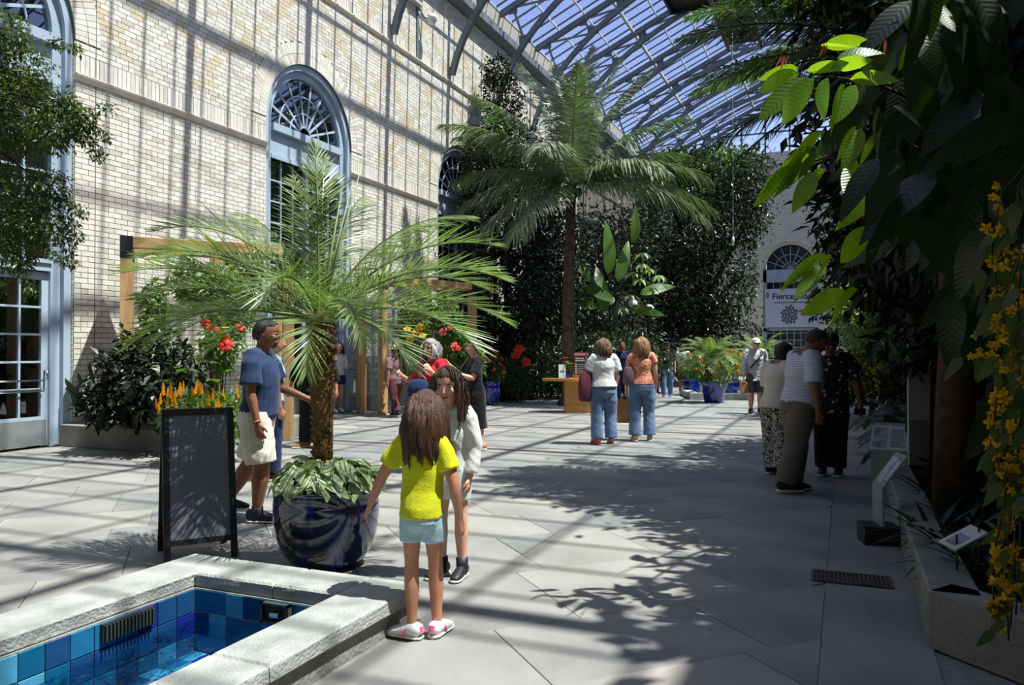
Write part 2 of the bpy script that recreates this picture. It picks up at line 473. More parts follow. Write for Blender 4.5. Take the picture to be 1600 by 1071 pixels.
# ---- a wall with round-arched openings, in (u along, z up)
def arch_wall(fmap, u0, u1, z1, opens, depth, mb):
    """fmap(u, z, inward) -> point"""
    def quad(a, b, c, d): mb.add([fmap(*p) for p in (a, b, c, d)], [(0, 1, 2, 3)])
    n = 20; u = u0
    for (uc, R, zs) in opens:
        quad((u, 0, 0), (uc - R, 0, 0), (uc - R, z1, 0), (u, z1, 0))
        pts = [(uc - R * math.cos(PI * i / n), zs + R * math.sin(PI * i / n)) for i in range(n + 1)]
        for i in range(n):
            a, b = pts[i], pts[i + 1]
            quad((a[0], a[1], 0), (b[0], b[1], 0), (b[0], z1, 0), (a[0], z1, 0))
        full = [(uc - R, 0)] + pts + [(uc + R, 0)]
        for a, b in zip(full, full[1:]):
            quad((a[0], a[1], 0), (b[0], b[1], 0), (b[0], b[1], depth), (a[0], a[1], depth))
        u = uc + R
    quad((u, 0, 0), (u1, 0, 0), (u1, z1, 0), (u, z1, 0))
WR, WS = 1.55, 6.45
WIN = [7.10, 14.65, 22.20, 29.75]
opens = [(c, WR, WS) for c in WIN]
WTOP = 12.4
mb = MB()
arch_wall(lambda u, z, k: (XW - k, u, z), YB, YF, WTOP, opens, 0.30, mb)
mb.box(XW - 0.45, XW - 0.30, YB, YF, WTOP, EAVE_Z)
wall_left = struct('wall_left', mb, MT['mortar'])

# bricks of the left wall
BH, BL, JT = 0.0875, 0.25, 0.010
FX = 0.012
recs = []                                            # (u0, u1, z0, z1)
def spans(z, zc):
    """free intervals of a course"""
    iv = [(6.0, 34.0)]
    for (uc, R, zs) in opens:
        if zc < zs: hw = R
        elif zc < zs + R + 0.46: hw = math.sqrt(max(0, (R + 0.46) ** 2 - (zc - zs) ** 2))
        else: continue
        if zc < zs and zc > zs - 0.02: hw = R
        iv = [p for (a, b) in iv for p in ((a, min(b, uc - hw)), (max(a, uc + hw), b)) if p[1] - p[0] > 0.02]
    return iv
z = 0.0; k = 0
SOLD = ((0.42, 0.80), (5.90, 6.26), (9.84, 10.14))
while z < WTOP - 0.01:
    sol = next((s for s in SOLD if abs(s[0] - z) < BH * 0.6), None)
    if sol:
        z0, z1 = z, z + (sol[1] - sol[0]); w = 0.0875
    else:
        z0, z1 = z, z + BH; w = BL
    for (a, b) in spans(z, (z0 + z1) / 2):
        u = a
        if not sol and k % 2: 
            recs.append((u, min(u + w / 2, b), z0, z1)); u += w / 2
        while b - u > 0.02:
            e = min(u + w, b)
            if not sol and rnd.random() < 0.07 and e - u > 0.2:
                recs.append((u, u + w / 2, z0, z1)); recs.append((u + w / 2, e, z0, z1))
            else: recs.append((u, e, z0, z1))
            u = e
    z = z1; k += 1
def cam_dist(u, z): return math.sqrt((XW) ** 2 + u ** 2 + (z - CAM_H) ** 2)
full = [i for i, r in enumerate(recs) if abs(r[1] - r[0] - BL) < 1e-3 and abs(r[3] - r[2] - BH) < 1e-3 and r[0] > 8.66 and r[2] > 0.4]
full.sort(key=lambda i: cam_dist(recs[i][0], recs[i][2]))
single = set(full[:300])
bmb = MB(); bmb.box(-0.01, FX, -BL / 2 + JT / 2, BL / 2 - JT / 2, -BH / 2 + JT / 2, BH / 2 - JT / 2, bev=0.003)
bme = bmb.mesh('brick'); bme.materials.append(MT['brick_o'])
V = []; F = []; T = []
box_f = np.array([(4, 5, 6, 7), (0, 1, 5, 4), (1, 2, 6, 5), (2, 3, 7, 6), (3, 0, 4, 7)])
for i, (a, b, z0, z1) in enumerate(recs):
    c = brick_tint((a + b) / 2, (z0 + z1) / 2)
    if i in single:
        o = link('brick', bme, None, wall_left, (XW, (a + b) / 2, (z0 + z1) / 2)); o.color = (*c, 1)
        continue
    j = JT / 2; n0 = len(V); f = FX + rnd.uniform(-0.0015, 0.0015)
    ys = (a + j, b - j); zs_ = (z0 + j, z1 - j)
    V += [(XW - .005, ys[0], zs_[0]), (XW - .005, ys[1], zs_[0]), (XW - .005, ys[1], zs_[1]), (XW - .005, ys[0], zs_[1]),
          (XW + f, ys[0], zs_[0]), (XW + f, ys[1], zs_[0]), (XW + f, ys[1], zs_[1]), (XW + f, ys[0], zs_[1])]
    F.append(box_f + n0); T += [c] * 5
# arch voussoirs and jamb bricks
def hexa(pts, c):
    n0 = len(V); V.extend(pts); F.append(box_f + n0); T.extend([c] * 5)
for (uc, R, zs) in opens:
    n = 60
    for i in range(n):
        t0 = PI * (i + 0.04) / n; t1 = PI * (i + 0.96) / n
        for (r0, r1) in ((R, R + 0.225), (R + 0.235, R + 0.46)):
            q = []
            for x in (XW - .005, XW + FX + .006):
                q += [(x, uc - r0 * math.cos(t0), zs + r0 * math.sin(t0)), (x, uc - r0 * math.cos(t1), zs + r0 * math.sin(t1)), (x, uc - r1 * math.cos(t1), zs + r1 * math.sin(t1)), (x, uc - r1 * math.cos(t0), zs + r1 * math.sin(t0))]
            hexa(q, brick_tint(0, 0))
    for k in range(int(zs / BH)):
        for s in (-1, 1):
            for (xa, xb) in (((XW - .145, XW - .005), (XW - .29, XW - .155)) if k % 2 else ((XW - .29, XW - .005),)):
                yy = uc + s * R; z0, z1 = k * BH + JT / 2, (k + 1) * BH - JT / 2
                f = 0.010 * s
                q = [(xa, yy, z0), (xb, yy, z0), (xb, yy, z1), (xa, yy, z1)]
                q += [(p[0], yy - f, p[2]) for p in q]
                hexa(q, brick_tint(0, 0))
F = np.concatenate(F)
bfield = npmesh('brickwork', np.array(V), F)
at = bfield.attributes.new('tint', 'FLOAT_COLOR', 'FACE')
at.data.foreach_set('color', np.concatenate([np.array(T), np.ones((len(T), 1))], 1).astype(np.float32).ravel())
tag(link('brickwork', bfield, MT['brick_a'], wall_left), kind='stuff')
# string courses (projecting ledges)
def ledge(z, outz, out):
    for (a, b) in spans(z, z):
        m = MB(); m.prism([(XW - .01, z - .10), (XW + out * .6, z - .10), (XW + out, z - .03), (XW + out, z), (XW + out * .4, z + .03), (XW - .01, z + .03)], 'y', a, b)
        obj('string_course', m, M('string_course', srgb(226, 219, 196), srgb(206, 199, 178), 0.6, scale=3), wall_left)
ledge(5.90, 0, 0.06)
ledge(9.84, 0, 0.07)
m = MB(); m.beam((XW + .015, 9.02, 0.1), (XW + .015, 9.02, 9.7), 0.012, 0.006, up=(1, 0, 0))
obj('expansion_joint', m, MT['mortar'], wall_left)
# gutter and parapet panels
m = MB(); m.prism([(XW, 12.30), (XW + .12, 12.30), (XW + .34, 12.42), (XW + .34, 12.62), (XW + .26, 12.62), (XW + .10, 12.48), (XW, 12.48)], 'y', YB, YF)
obj('gutter', m, MT['steel'], wall_left)
m = MB(); m.box(XW + .18, XW + .24, YB, YF, 12.72, 12.78); obj('eave_rail', m, MT['steel'], wall_left)
pme = MB(); pme.add([(-.02, -.325, 0), (-.02, .325, 0), (.16, .325, .82), (.16, -.325, .82), (-.05, -.325, 0), (-.05, .325, 0), (.13, .325, .82), (.13, -.325, .82)], [(0, 1, 2, 3), (7, 6, 5, 4), (0, 4, 5, 1), (1, 5, 6, 2), (2, 6, 7, 3), (3, 7, 4, 0)])
pme = pme.mesh('parapet_panel'); pme.materials.append(M('parapet_panel', srgb(226, 222, 208), srgb(206, 202, 188), 0.6, scale=2))
nb = int(round((YF - YB) / 0.68))
for k in range(nb):
    link('parapet_panel', pme, None, wall_left, (XW + .05, YB + .68 * (k + .5), 12.5))

# ---- windows of the left wall
def bars(mb, y0, y1, z0, z1, nc, nr, w, x0, x1):
    for i in range(1, nc):
        yy = y0 + (y1 - y0) * i / nc; mb.box(x0, x1, yy - w / 2, yy + w / 2, z0, z1)
def grid(par, y0, y1, z0, z1, nc, nr, pane_mat, w=0.032, x0=-0.02, x1=0.03):
    for i in range(1, nc):
        yy = y0 + (y1 - y0) * i / nc
        m = MB(); m.box(x0, x1, yy - w / 2, yy + w / 2, z0, z1); obj('muntin', m, MT['frame'], par)
    for j in range(1, nr):
        zz = z0 + (z1 - z0) * j / nr
        m = MB(); m.box(x0 - .004, x1 - .004, y0, y1, zz - w / 2, zz + w / 2); obj('muntin', m, MT['frame'], par)
    cw, ch = (y1 - y0) / nc, (z1 - z0) / nr
    key = (round(cw, 4), round(ch, 4))
    if key not in PANE:
        m = MB(); m.box(-.003, .003, -cw / 2 + .008, cw / 2 - .008, -ch / 2 + .008, ch / 2 - .008)
        PANE[key] = m.mesh('pane'); PANE[key].materials.append(pane_mat)
    for i in range(nc):
        for j in range(nr):
            link('pane', PANE[key], None, par, (0.0, y0 + cw * (i + .5), z0 + ch * (j + .5)))
PANE = {}
def door_leaf(par, wdt, nc, loc, rz=0.0, handle=1):
    """leaf standing in its local y-z plane from y=0 to y=wdt"""
    st = 0.115
    m = MB()
    m.box(-.025, .035, 0, st, 0.02, 2.70); m.box(-.025, .035, wdt - st, wdt, 0.02, 2.70)
    m.box(-.025, .035, st, wdt - st, 2.58, 2.70); m.box(-.025, .035, st, wdt - st, 0.42, 0.47)
    d = obj('door_leaf', m, MT['frame'], par, loc=loc, rot=(0, 0, rz))
    m = MB(); m.box(-.028, .038, st * .2, wdt - st * .2, 0.03, 0.42); obj('kick_plate', m, MT['steelplate'], d)
    grid(d, st, wdt - st, 0.47, 2.58, nc, 5, MT['glass'])
    ye = wdt - .06 if handle > 0 else .06
    m = MB(); m.tube([(.10, .10, 1.03), (.10, wdt - .10, 1.03)], .013, 8)
    m.tube([(.03, ye, 1.22), (.10, ye, 1.20), (.11, ye, 1.05), (.10, wdt - ye, 1.03)] if False else [(.03, ye, 1.18), (.10, ye, 1.16), (.10, ye, 1.03)], .016, 8)
    m.tube([(.03, wdt - ye, 1.10), (.10, wdt - ye, 1.03)], .013, 8)
    m.tube([(.07, .10, 0.86), (.07, wdt - .10, 0.86)], .010, 8)
    obj('push_bar', m, MT['chrome'], d, True)
    return d
def window(n, uc, open_leaf=False):
    w = setting('window_%d' % n, (XW - 0.20, uc, 0))
    JR = WR - 0.005
    IN = 1.25
    m = MB(); nn = 28                                   # casing: jambs + arch, two steps
    for (ro, ri, x0, x1) in ((JR, JR - .13, -.08, .16), (JR - .13, IN, -.08, .08)):
        m.box(x0, x1, -ro, -ri, 0, WS); m.box(x0, x1, ri, ro, 0, WS)
        for i in range(nn):
            t0, t1 = PI * i / nn, PI * (i + 1) / nn
            q = []
            for x in (x0, x1):
                q += [(x, -ro * math.cos(t0), WS + ro * math.sin(t0)), (x, -ro * math.cos(t1), WS + ro * math.sin(t1)), (x, -ri * math.cos(t1), WS + ri * math.sin(t1)), (x, -ri * math.cos(t0), WS + ri * math.sin(t0))]
            m.add(q, [(0, 1, 2, 3), (7, 6, 5, 4), (0, 4, 5, 1), (2, 6, 7, 3)])
    obj('window_casing', m, MT['frame'], w)
    m = MB(); m.box(-.06, .10, -IN, IN, 2.72, 2.88); m.box(-.06, .13, -IN, IN, 2.84, 2.90); obj('transom', m, MT['frame'], w)
    m = MB(); m.box(-.05, .06, -IN, IN, 5.66, 6.28); m.box(-.05, .10, -IN, IN, 5.66, 5.76); m.box(-.05, .16, -IN, IN, 6.26, 6.42); obj('spandrel_panel', m, MT['frame'], w)
    m = MB(); m.box(-.04, .08, -.05, .05, 2.9, 5.66); obj('mullion', m, MT['frame'], w)
    grid(w, -IN, -.05, 2.9, 5.66, 3, 6, MT['glass']); grid(w, .05, IN, 2.9, 5.66, 3, 6, MT['glass'])
    # fanlight: rings and spokes, a pane in each cell
    zb = 6.42; R0 = IN
    for r in (0.22, 0.52, 0.90):
        m = MB(); m.tube([(0, -r * math.cos(PI * i / 20), zb + r * math.sin(PI * i / 20)) for i in range(21)], .019, 6, side=(1, 0, 0)); obj('fan_ring', m, MT['frame'], w)
    ns = 9
    for i in range(1, ns):
        t = PI * i / ns
        m = MB(); m.beam((0, -.2 * math.cos(t), zb + .2 * math.sin(t)), (0, -R0 * math.cos(t), zb + R0 * math.sin(t)), .05, .03, up=(1, 0, 0)); obj('fan_spoke', m, MT['frame'], w)
    for i in range(ns):
        for (ra, rb) in ((0.22, 0.52), (0.52, 0.90), (0.90, R0)):
            t0, t1 = PI * i / ns, PI * (i + 1) / ns; tm = (t0 + t1) / 2
            pl = [(-ra * math.cos(t0), zb + ra * math.sin(t0)), (-rb * math.cos(t0), zb + rb * math.sin(t0)), (-rb * math.cos(tm), zb + rb * math.sin(tm)), (-rb * math.cos(t1), zb + rb * math.sin(t1)), (-ra * math.cos(t1), zb + ra * math.sin(t1)), (-ra * math.cos(tm), zb + ra * math.sin(tm))]
            m = MB(); m.prism(pl, 'x', -.003, .003); obj('fan_pane', m, MT['glass'], w)
    if open_leaf:
        door_leaf(w, 1.34, 4, (0.28, IN + .12, 0), -PI / 2, -1)
        door_leaf(w, IN, 3, (0, -IN, 0))
    else:
        door_leaf(w, IN, 3, (0, 0, 0)); door_leaf(w, IN, 3, (0, -IN, 0), handle=1)
    return w
for i, c in enumerate(WIN): window(i + 1, c, i == 1)
# the rooms beyond the left windows
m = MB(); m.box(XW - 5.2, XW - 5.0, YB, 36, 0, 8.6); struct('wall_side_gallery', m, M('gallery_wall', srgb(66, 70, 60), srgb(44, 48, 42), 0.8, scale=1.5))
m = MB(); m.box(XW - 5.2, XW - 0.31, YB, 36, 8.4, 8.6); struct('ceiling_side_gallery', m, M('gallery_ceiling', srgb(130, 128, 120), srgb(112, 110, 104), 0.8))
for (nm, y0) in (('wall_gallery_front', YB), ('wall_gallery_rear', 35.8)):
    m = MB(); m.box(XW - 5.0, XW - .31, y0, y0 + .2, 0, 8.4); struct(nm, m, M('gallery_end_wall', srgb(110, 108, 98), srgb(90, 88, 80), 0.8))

# ---- far wall, right wall, wall behind the viewpoint
AX = -2.97
mb = MB(); arch_wall(lambda u, z, k: (u, YF + k, z), XW, XR, EAVE_Z, [(AX, WR, WS)], 0.30, mb)
wall_far = struct('wall_far', mb, MT['brick_far'])
m = MB(); n = 24
for i in range(n):
    t0, t1 = PI * i / n, PI * (i + 1) / n
    for (ro, ri, y0) in ((WR + .45, WR, -.02), (WR, WR - .18, .05)):
        q = []
        for yy in (YF + y0, YF + .2):
            q += [(AX - ro * math.cos(t0), yy, WS + ro * math.sin(t0)), (AX - ro * math.cos(t1), yy, WS + ro * math.sin(t1)), (AX - ri * math.cos(t1), yy, WS + ri * math.sin(t1)), (AX - ri * math.cos(t0), yy, WS + ri * math.sin(t0))]
        m.add(q, [(0, 1, 2, 3), (7, 6, 5, 4), (0, 4, 5, 1), (2, 6, 7, 3)])
obj('arch_surround', m, M('arch_surround', srgb(226, 220, 200), srgb(208, 202, 184), 0.6, scale=2), wall_far)
m = MB(); m.prism([(YF - .07, 5.80), (YF - .07, 5.90), (YF, 5.93), (YF, 5.80)], 'x', XW, AX - WR); obj('string_course', m, M('string_course_far', srgb(214, 208, 188), srgb(196, 190, 170), 0.6), wall_far)
m = MB(); m.prism([(YF - .07, 5.80), (YF - .07, 5.90), (YF, 5.93), (YF, 5.80)], 'x', AX + WR, XR); obj('string_course', m, bpy.data.materials['string_course_far'], wall_far)
w5 = setting('window_5', (AX, YF + .2, 0))
m = MB(); m.box(-WR, -WR + .2, -.1, .06, 0, WS); m.box(WR - .2, WR, -.1, .06, 0, WS); m.box(-WR, WR, -.1, .06, 5.6, 6.35); m.box(-WR, WR, -.1, .06, 2.7, 2.85); obj('window_casing', m, MT['frame'], w5)
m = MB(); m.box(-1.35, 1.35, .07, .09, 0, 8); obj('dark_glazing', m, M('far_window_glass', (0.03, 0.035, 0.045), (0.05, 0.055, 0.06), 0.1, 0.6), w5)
for i in range(1, 8):
    t = PI * i / 8
    m = MB(); m.beam((0, 0, 6.35), (-1.38 * math.cos(t), 0, 6.35 + 1.38 * math.sin(t)), .04, .04, up=(0, 1, 0)); obj('fan_spoke', m, MT['frame'], w5)
for r in (.45, .9):
    m = MB(); m.tube([(-r * math.cos(PI * i / 16), 0, 6.35 + r * math.sin(PI * i / 16)) for i in range(17)], .02, 6, side=(0, 1, 0)); obj('fan_ring', m, MT['frame'], w5)
for i in range(1, 7):
    xx = -1.35 + 2.7 * i / 7
    m = MB(); m.box(xx - .02, xx + .02, -.02, .05, 0.4, 5.6); obj('muntin', m, MT['frame'], w5)
for i in range(1, 12):
    zz = 0.4 + 5.2 * i / 12
    m = MB(); m.box(-1.35, 1.35, -.02, .045, zz - .02, zz + .02); obj('muntin', m, MT['frame'], w5)
m = MB(); m.box(XR, XR + .3, YB, YF, 0, EAVE_Z); struct('wall_right', m, M('shaded_brick', srgb(190, 184, 164), srgb(170, 164, 146), 0.7))  # darker copy of the brick, shade put into its colour
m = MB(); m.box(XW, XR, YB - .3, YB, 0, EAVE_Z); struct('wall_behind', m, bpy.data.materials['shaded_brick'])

# ---- glazed roof
roof = setting('ceiling')
MT['purlin'] = M('pale_purlin_paint', srgb(196, 204, 206), srgb(178, 186, 190), .45, .4, 3)
HW = (XR - XW) / 2 - 0.2
TH = math.atan(SLOPE); LS = HW / math.cos(TH)
NB = nb; NP = 8
ridge_z = EAVE_Z + HW * SLOPE
def rp(side, s, off=0.0):
    """point on the roof plane, s metres up the slope, side -1 left / +1 right, off below the plane"""
    t = s * math.cos(TH)
    return (XC + side * (HW - t) - side * 0.0, EAVE_Z + t * SLOPE - off)
for side in (-1, 1):
    (xa, za), (xb, zb) = rp(side, 0), rp(side, LS)
    bm_ = MB(); bm_.beam((xa, 0, za), (xb, 0, zb), 0.055, 0.05); bme_ = bm_.mesh('glazing_bar'); bme_.materials.append(MT['steel'])
    for k in range(NB + 1):
        link('glazing_bar', bme_, None, roof, (0, YB + .68 * k, 0))
    for j in range(NP + 1):
        x, z = rp(side, LS * j / NP, 0.05)
        hvy = j in (3, 6)
        m = MB(); m.beam((x, YB, z), (x, YF, z), 0.10 if hvy else 0.045, 0.12 if hvy else 0.06); obj('purlin', m, MT['purlin'], roof)
# panes
sp = LS / NP
pm = MB(); pm.box(-sp / 2 + .02, sp / 2 - .02, -.68 / 2 + .02, .68 / 2 - .02, -.003, .003)
pme_ = pm.mesh('roof_pane'); pme_.materials.append(MT['roofglass'])
cells = []
for side in (-1, 1):
    for k in range(NB):
        for j in range(NP):
            x, z = rp(side, sp * (j + .5), -0.03); cells.append((side, x, YB + .68 * (k + .5), z))
def frame_px(x, y, z):
    d = -x * SA + y * CA
    if d < 1: return None
    return 800 + FOC * (x * CA + y * SA) / d, HORIZON - FOC * (z - CAM_H) / d, d
vis = []
for i, c in enumerate(cells):
    q = frame_px(*c[1:])
    if q and -20 < q[1] < 300 and 730 < q[0] < 1300: vis.append((q[2], i))
vis.sort(); keep = set(i for _, i in vis[:300])
rest = MB()
for i, (side, x, y, z) in enumerate(cells):
    ang = -side * -TH
    if i in keep:
        link('roof_pane', pme_, None, roof, (x, y, z), (0, side * TH, 0))
    else:
        c_, s_ = math.cos(TH), math.sin(TH) * -side
        a = sp / 2 - .02; b = .32
        vv = []
        for dz in (-.003, .003):
            for (p, q) in ((-a, -b), (a, -b), (a, b), (-a, b)):
                vv.append((x + p * c_, y + q, z + p * s_ + dz))
        rest.add(vv, [(3, 2, 1, 0), (4, 5, 6, 7), (0, 1, 5, 4), (1, 2, 6, 5), (2, 3, 7, 6), (3, 0, 4, 7)])
tag(obj('roof_glazing', rest, MT['roofglass'], roof), kind='stuff')
# trusses: straight top chord, curved bottom rib springing from the wall, struts and gusset plates
def bez(a, b, c, d, t):
    return tuple((1 - t) ** 3 * a[i] + 3 * (1 - t) ** 2 * t * b[i] + 3 * (1 - t) * t * t * c[i] + t ** 3 * d[i] for i in range(2))
tm = MB(); gm = MB()
for side in (-1, 1):
    pts = [bez((-.12, 10.05), (.55, 13.0), (4.5, 15.45), (HW, 16.05), i / 16) for i in range(17)]
    pt = [(XC + side * (HW - p[0]), p[1]) for p in pts]
    for a, b in zip(pt, pt[1:]): tm.beam((a[0], 0, a[1]), (b[0], 0, b[1]), .16, .17)
    (xa, za), (xb, zb) = rp(side, 0, .16), rp(side, LS, .16)
    tm.beam((xa, 0, za), (xb, 0, zb), .15, .20)
    tops = [rp(side, LS * f, .2) for f in (.06, .24, .42, .60, .78, .95)]
    bots = [pt[i] for i in (4, 7, 9, 12, 14, 16)]
    for i in range(6):
        tm.beam((tops[i][0], 0, tops[i][1]), (bots[i][0], 0, bots[i][1]), .07, .07)
        if i < 5: tm.beam((tops[i][0], 0, tops[i][1]), (bots[i + 1][0], 0, bots[i + 1][1]), .06, .06)
        x, z = bots[i]; gm.box(x - .22, x + .22, -.012, .012, z - .05, z + .26)
        x, z = tops[i]; gm.box(x - .16, x + .16, -.012, .012, z - .22, z + .05)
tme = tm.mesh('truss'); tme.materials.append(MT['steel']); gme = gm.mesh('gusset_plate'); gme.materials.append(MT['steel'])
ty = YF - 0.35
while ty > YB:
    tr = link('truss', tme, None, roof, (0, ty, 0)); tag(link('gusset_plates', gme, None, tr), kind='stuff'); ty -= 3.4
# glazed gable at the far end
m = MB()
for i in range(1, 12):
    x = XW + (XR - XW) * i / 12; top = EAVE_Z + (HW - abs(x - XC)) * SLOPE
    m = MB(); m.box(x - .05, x + .05, YF - .02, YF + .08, EAVE_Z, top); obj('gable_mullion', m, MT['steel'], roof)
for i in range(12):
    x0, x1 = XW + (XR - XW) * i / 12 + .05, XW + (XR - XW) * (i + 1) / 12 - .05
    t0, t1 = (EAVE_Z + max(0.02, (HW - abs(x - XC)) * SLOPE) for x in (x0, x1))
    m = MB(); m.prism([(x0, EAVE_Z), (x1, EAVE_Z), (x1, t1), (x0, t0)], 'y', YF + .02, YF + .026); obj('gable_pane', m, MT['roofglass'], roof)
for zz in (1.2, 2.4):
    hw = HW - zz / SLOPE
    m = MB(); m.box(XC - hw, XC + hw, YF - .02, YF + .06, EAVE_Z + zz - .04, EAVE_Z + zz + .04); obj('gable_rail', m, MT['steel'], roof)
for rr in (5.2, 3.6):
    m = MB(); m.tube([(XC - rr * math.cos(PI * i / 24), YF - .1, EAVE_Z + .1 + rr * .62 * math.sin(PI * i / 24)) for i in range(25)], .08, 6, side=(0, 1, 0)); obj('gable_arch', m, MT['steel'], roof)
m = MB(); m.prism([(XW, EAVE_Z), (XR, EAVE_Z), (XC, ridge_z)], 'y', YB - .2, YB); obj('rear_gable', m, MT['steel'], roof)
# maintenance catwalk under the ridge
cw_ = thing('roof_catwalk', 'dark steel maintenance catwalk hanging under the glass roof ridge', 'catwalk', (-4.1, 0, 15.3))
for i in range(60):
    m = MB(); m.box(-.62, .62, 11 + i * .42, 11.30 + i * .42, -.02, .02)
    obj('grating_plank', m, MT['blackmetal'], cw_)
for s in (-1, 1):
    m = MB(); m.box(s * .70 - .07, s * .70 + .07, 10.8, 36.5, -.16, .16); obj('side_beam', m, M('weathered_beam', srgb(112, 112, 108), srgb(80, 80, 78), 0.6), cw_)
    m = MB(); m.box(s * .66 - .02, s * .66 + .02, 10.8, 36.5, .95, 1.0); m.box(s * .66 - .015, s * .66 + .015, 10.8, 36.5, .52, .55)
    for k in range(12): m.box(s * .66 - .02, s * .66 + .02, 11 + k * 2.25, 11.04 + k * 2.25, 0, 1.0)
    obj('handrail', m, MT['blackmetal'], cw_)
m = MB(); m.box(-2.3, -.72, 29.0, 29.1, -.2, .1); m.box(-2.3, -.72, 31.4, 31.5, -.2, .1); m.box(-2.34, -2.24, 29, 31.5, -.2, .1); m.box(-2.3, -.72, 29.1, 31.4, -.04, 0)
m.box(-2.34, -2.30, 29, 31.5, .9, .95); m.box(-2.3, -.72, 29, 29.04, .9, .95); m.box(-2.34, -2.28, 29, 29.06, 0, 1.5); m.box(-2.34, -2.28, 31.44, 31.5, 0, 1.5)
obj('side_platform', m, MT['blackmetal'], cw_)
m = MB(); m.box(-2.0, -1.1, 29.4, 30.8, .02, .75, bev=.03); m.box(-1.6, -1.3, 30.9, 31.2, .02, .4, bev=.02); obj('motor_housing', m, MT['steel'], cw_)
m = MB()
for k in range(8):
    for s in (-1, 1): m.box(s * .7 - .02, s * .7 + .02, 11.5 + k * 3.4, 11.54 + k * 3.4, .1, 1.3)
obj('hangers', m, MT['blackmetal'], cw_)['kind'] = 'stuff'
# ================================================================== PLANT HELPERS
def unit(a): return a / np.maximum(np.linalg.norm(a, axis=-1, keepdims=True), 1e-9)
def strips(P0, D, Wv, Ln, Wd, sag, curl=0.0):
    """leaflets: base points, directions, width directions, lengths, widths -> quads"""
    n = len(P0); V = np.zeros((n, 6, 3))
    dn = np.array([0, 0, -1.0])
    mid = P0 + D * (Ln * .5)[:, None] + dn * (sag * Ln * .18)[:, None]
    tip = P0 + D * (Ln * .96)[:, None] + dn * (sag * Ln * .62)[:, None]
    w = Wv * Wd[:, None]
    V[:, 0] = P0 - w * .3; V[:, 1] = P0 + w * .3; V[:, 2] = mid + w * .5; V[:, 3] = mid - w * .5
    V[:, 4] = tip + w * .06; V[:, 5] = tip - w * .06
    b = (np.arange(n) * 6)[:, None]
    F = np.concatenate([b + np.array([0, 1, 2, 3]), b + np.array([3, 2, 4, 5])])
    return V.reshape(-1, 3), F
def frond(base, az, el, length, droop, nl=50, ll=0.3, lw=0.014, vee=0.35, sag=0.2, pet=0.18, rr=0.012, seed=0, a0=75, a1=28, side_bias=0.0):
    """one feather leaf: rachis + leaflets. az/el in radians (hall axes); droop = total bend (radians)"""
    rs = np.random.default_rng(seed)
    ns = 14; p = np.array(base, float); path = [p.copy()]; e = el
    hx = np.array([math.cos(az), math.sin(az), 0.0])
    for i in range(ns):
        e2 = el - droop * ((i + 1) / ns) ** 1.4
        p = p + (hx * math.cos(e2) + np.array([0, 0, 1.0]) * math.sin(e2)) * (length / ns)
        path.append(p.copy())
    path = np.array(path); tang = unit(np.gradient(path, axis=0))
    sv = np.array([-hx[1], hx[0], 0.0])
    s = np.linspace(pet, 0.985, nl); idx = s * ns; i0 = np.clip(idx.astype(int), 0, ns - 1); fr = (idx - i0)[:, None]
    B = path[i0] * (1 - fr) + path[i0 + 1] * fr; T = unit(tang[i0] * (1 - fr) + tang[i0 + 1] * fr)
    Nn = np.cross(T, sv) * -1.0
    Nn = unit(np.where(Nn[:, 2:3] < 0, -Nn, Nn)) if abs(math.sin(el)) < 0.9 else unit(np.cross(sv, T))
    q = (s - pet) / (1 - pet)
    prof = np.clip(np.sin(np.clip(q * 0.86 + 0.14, 0, 1) * PI) ** 0.55, 0.25, 1)
    al = np.radians(a0 + (a1 - a0) * q)
    Vs, Fs, off = [], [], 0
    for sd in (-1, 1):
        jit = rs.normal(0, 0.07, (nl, 3))
        D = unit(T * np.cos(al)[:, None] + sv * (sd * np.sin(al) * math.cos(vee))[:, None] + Nn * (np.sin(al) * math.sin(vee))[:, None] + jit)
        Wv = unit(T - D * np.sum(T * D, 1, keepdims=True))
        Ln = ll * prof * rs.uniform(.85, 1.1, nl); Wd = np.full(nl, lw) * rs.uniform(.8, 1.2, nl)
        V, F = strips(B, D, Wv, Ln, Wd, np.full(nl, sag) * rs.uniform(.5, 1.5, nl))
        Vs.append(V); Fs.append(F + off); off += len(V)
    k = 5; R = []
    for i in range(ns + 1):
        t = tang[i]; b = np.cross(t, sv); r = rr * (1 - 0.8 * i / ns)
        for j in range(k):
            a = 2 * PI * j / k; R.append(path[i] + sv * math.cos(a) * r + b * math.sin(a) * r)
    F = []
    for i in range(ns):
        for j in range(k):
            F.append((i * k + j, i * k + (j + 1) % k, (i + 1) * k + (j + 1) % k, (i + 1) * k + j))
    Vs.append(np.array(R)); Fs.append(np.array(F) + off)
    return npmesh('frond', np.concatenate(Vs), np.concatenate(Fs))
def camaz(deg):
    """0 = straight away from the viewpoint, 90 = to its right -> hall azimuth"""
    a = math.radians(deg); v = C(math.sin(a), math.cos(a)); return math.atan2(v.y, v.x)
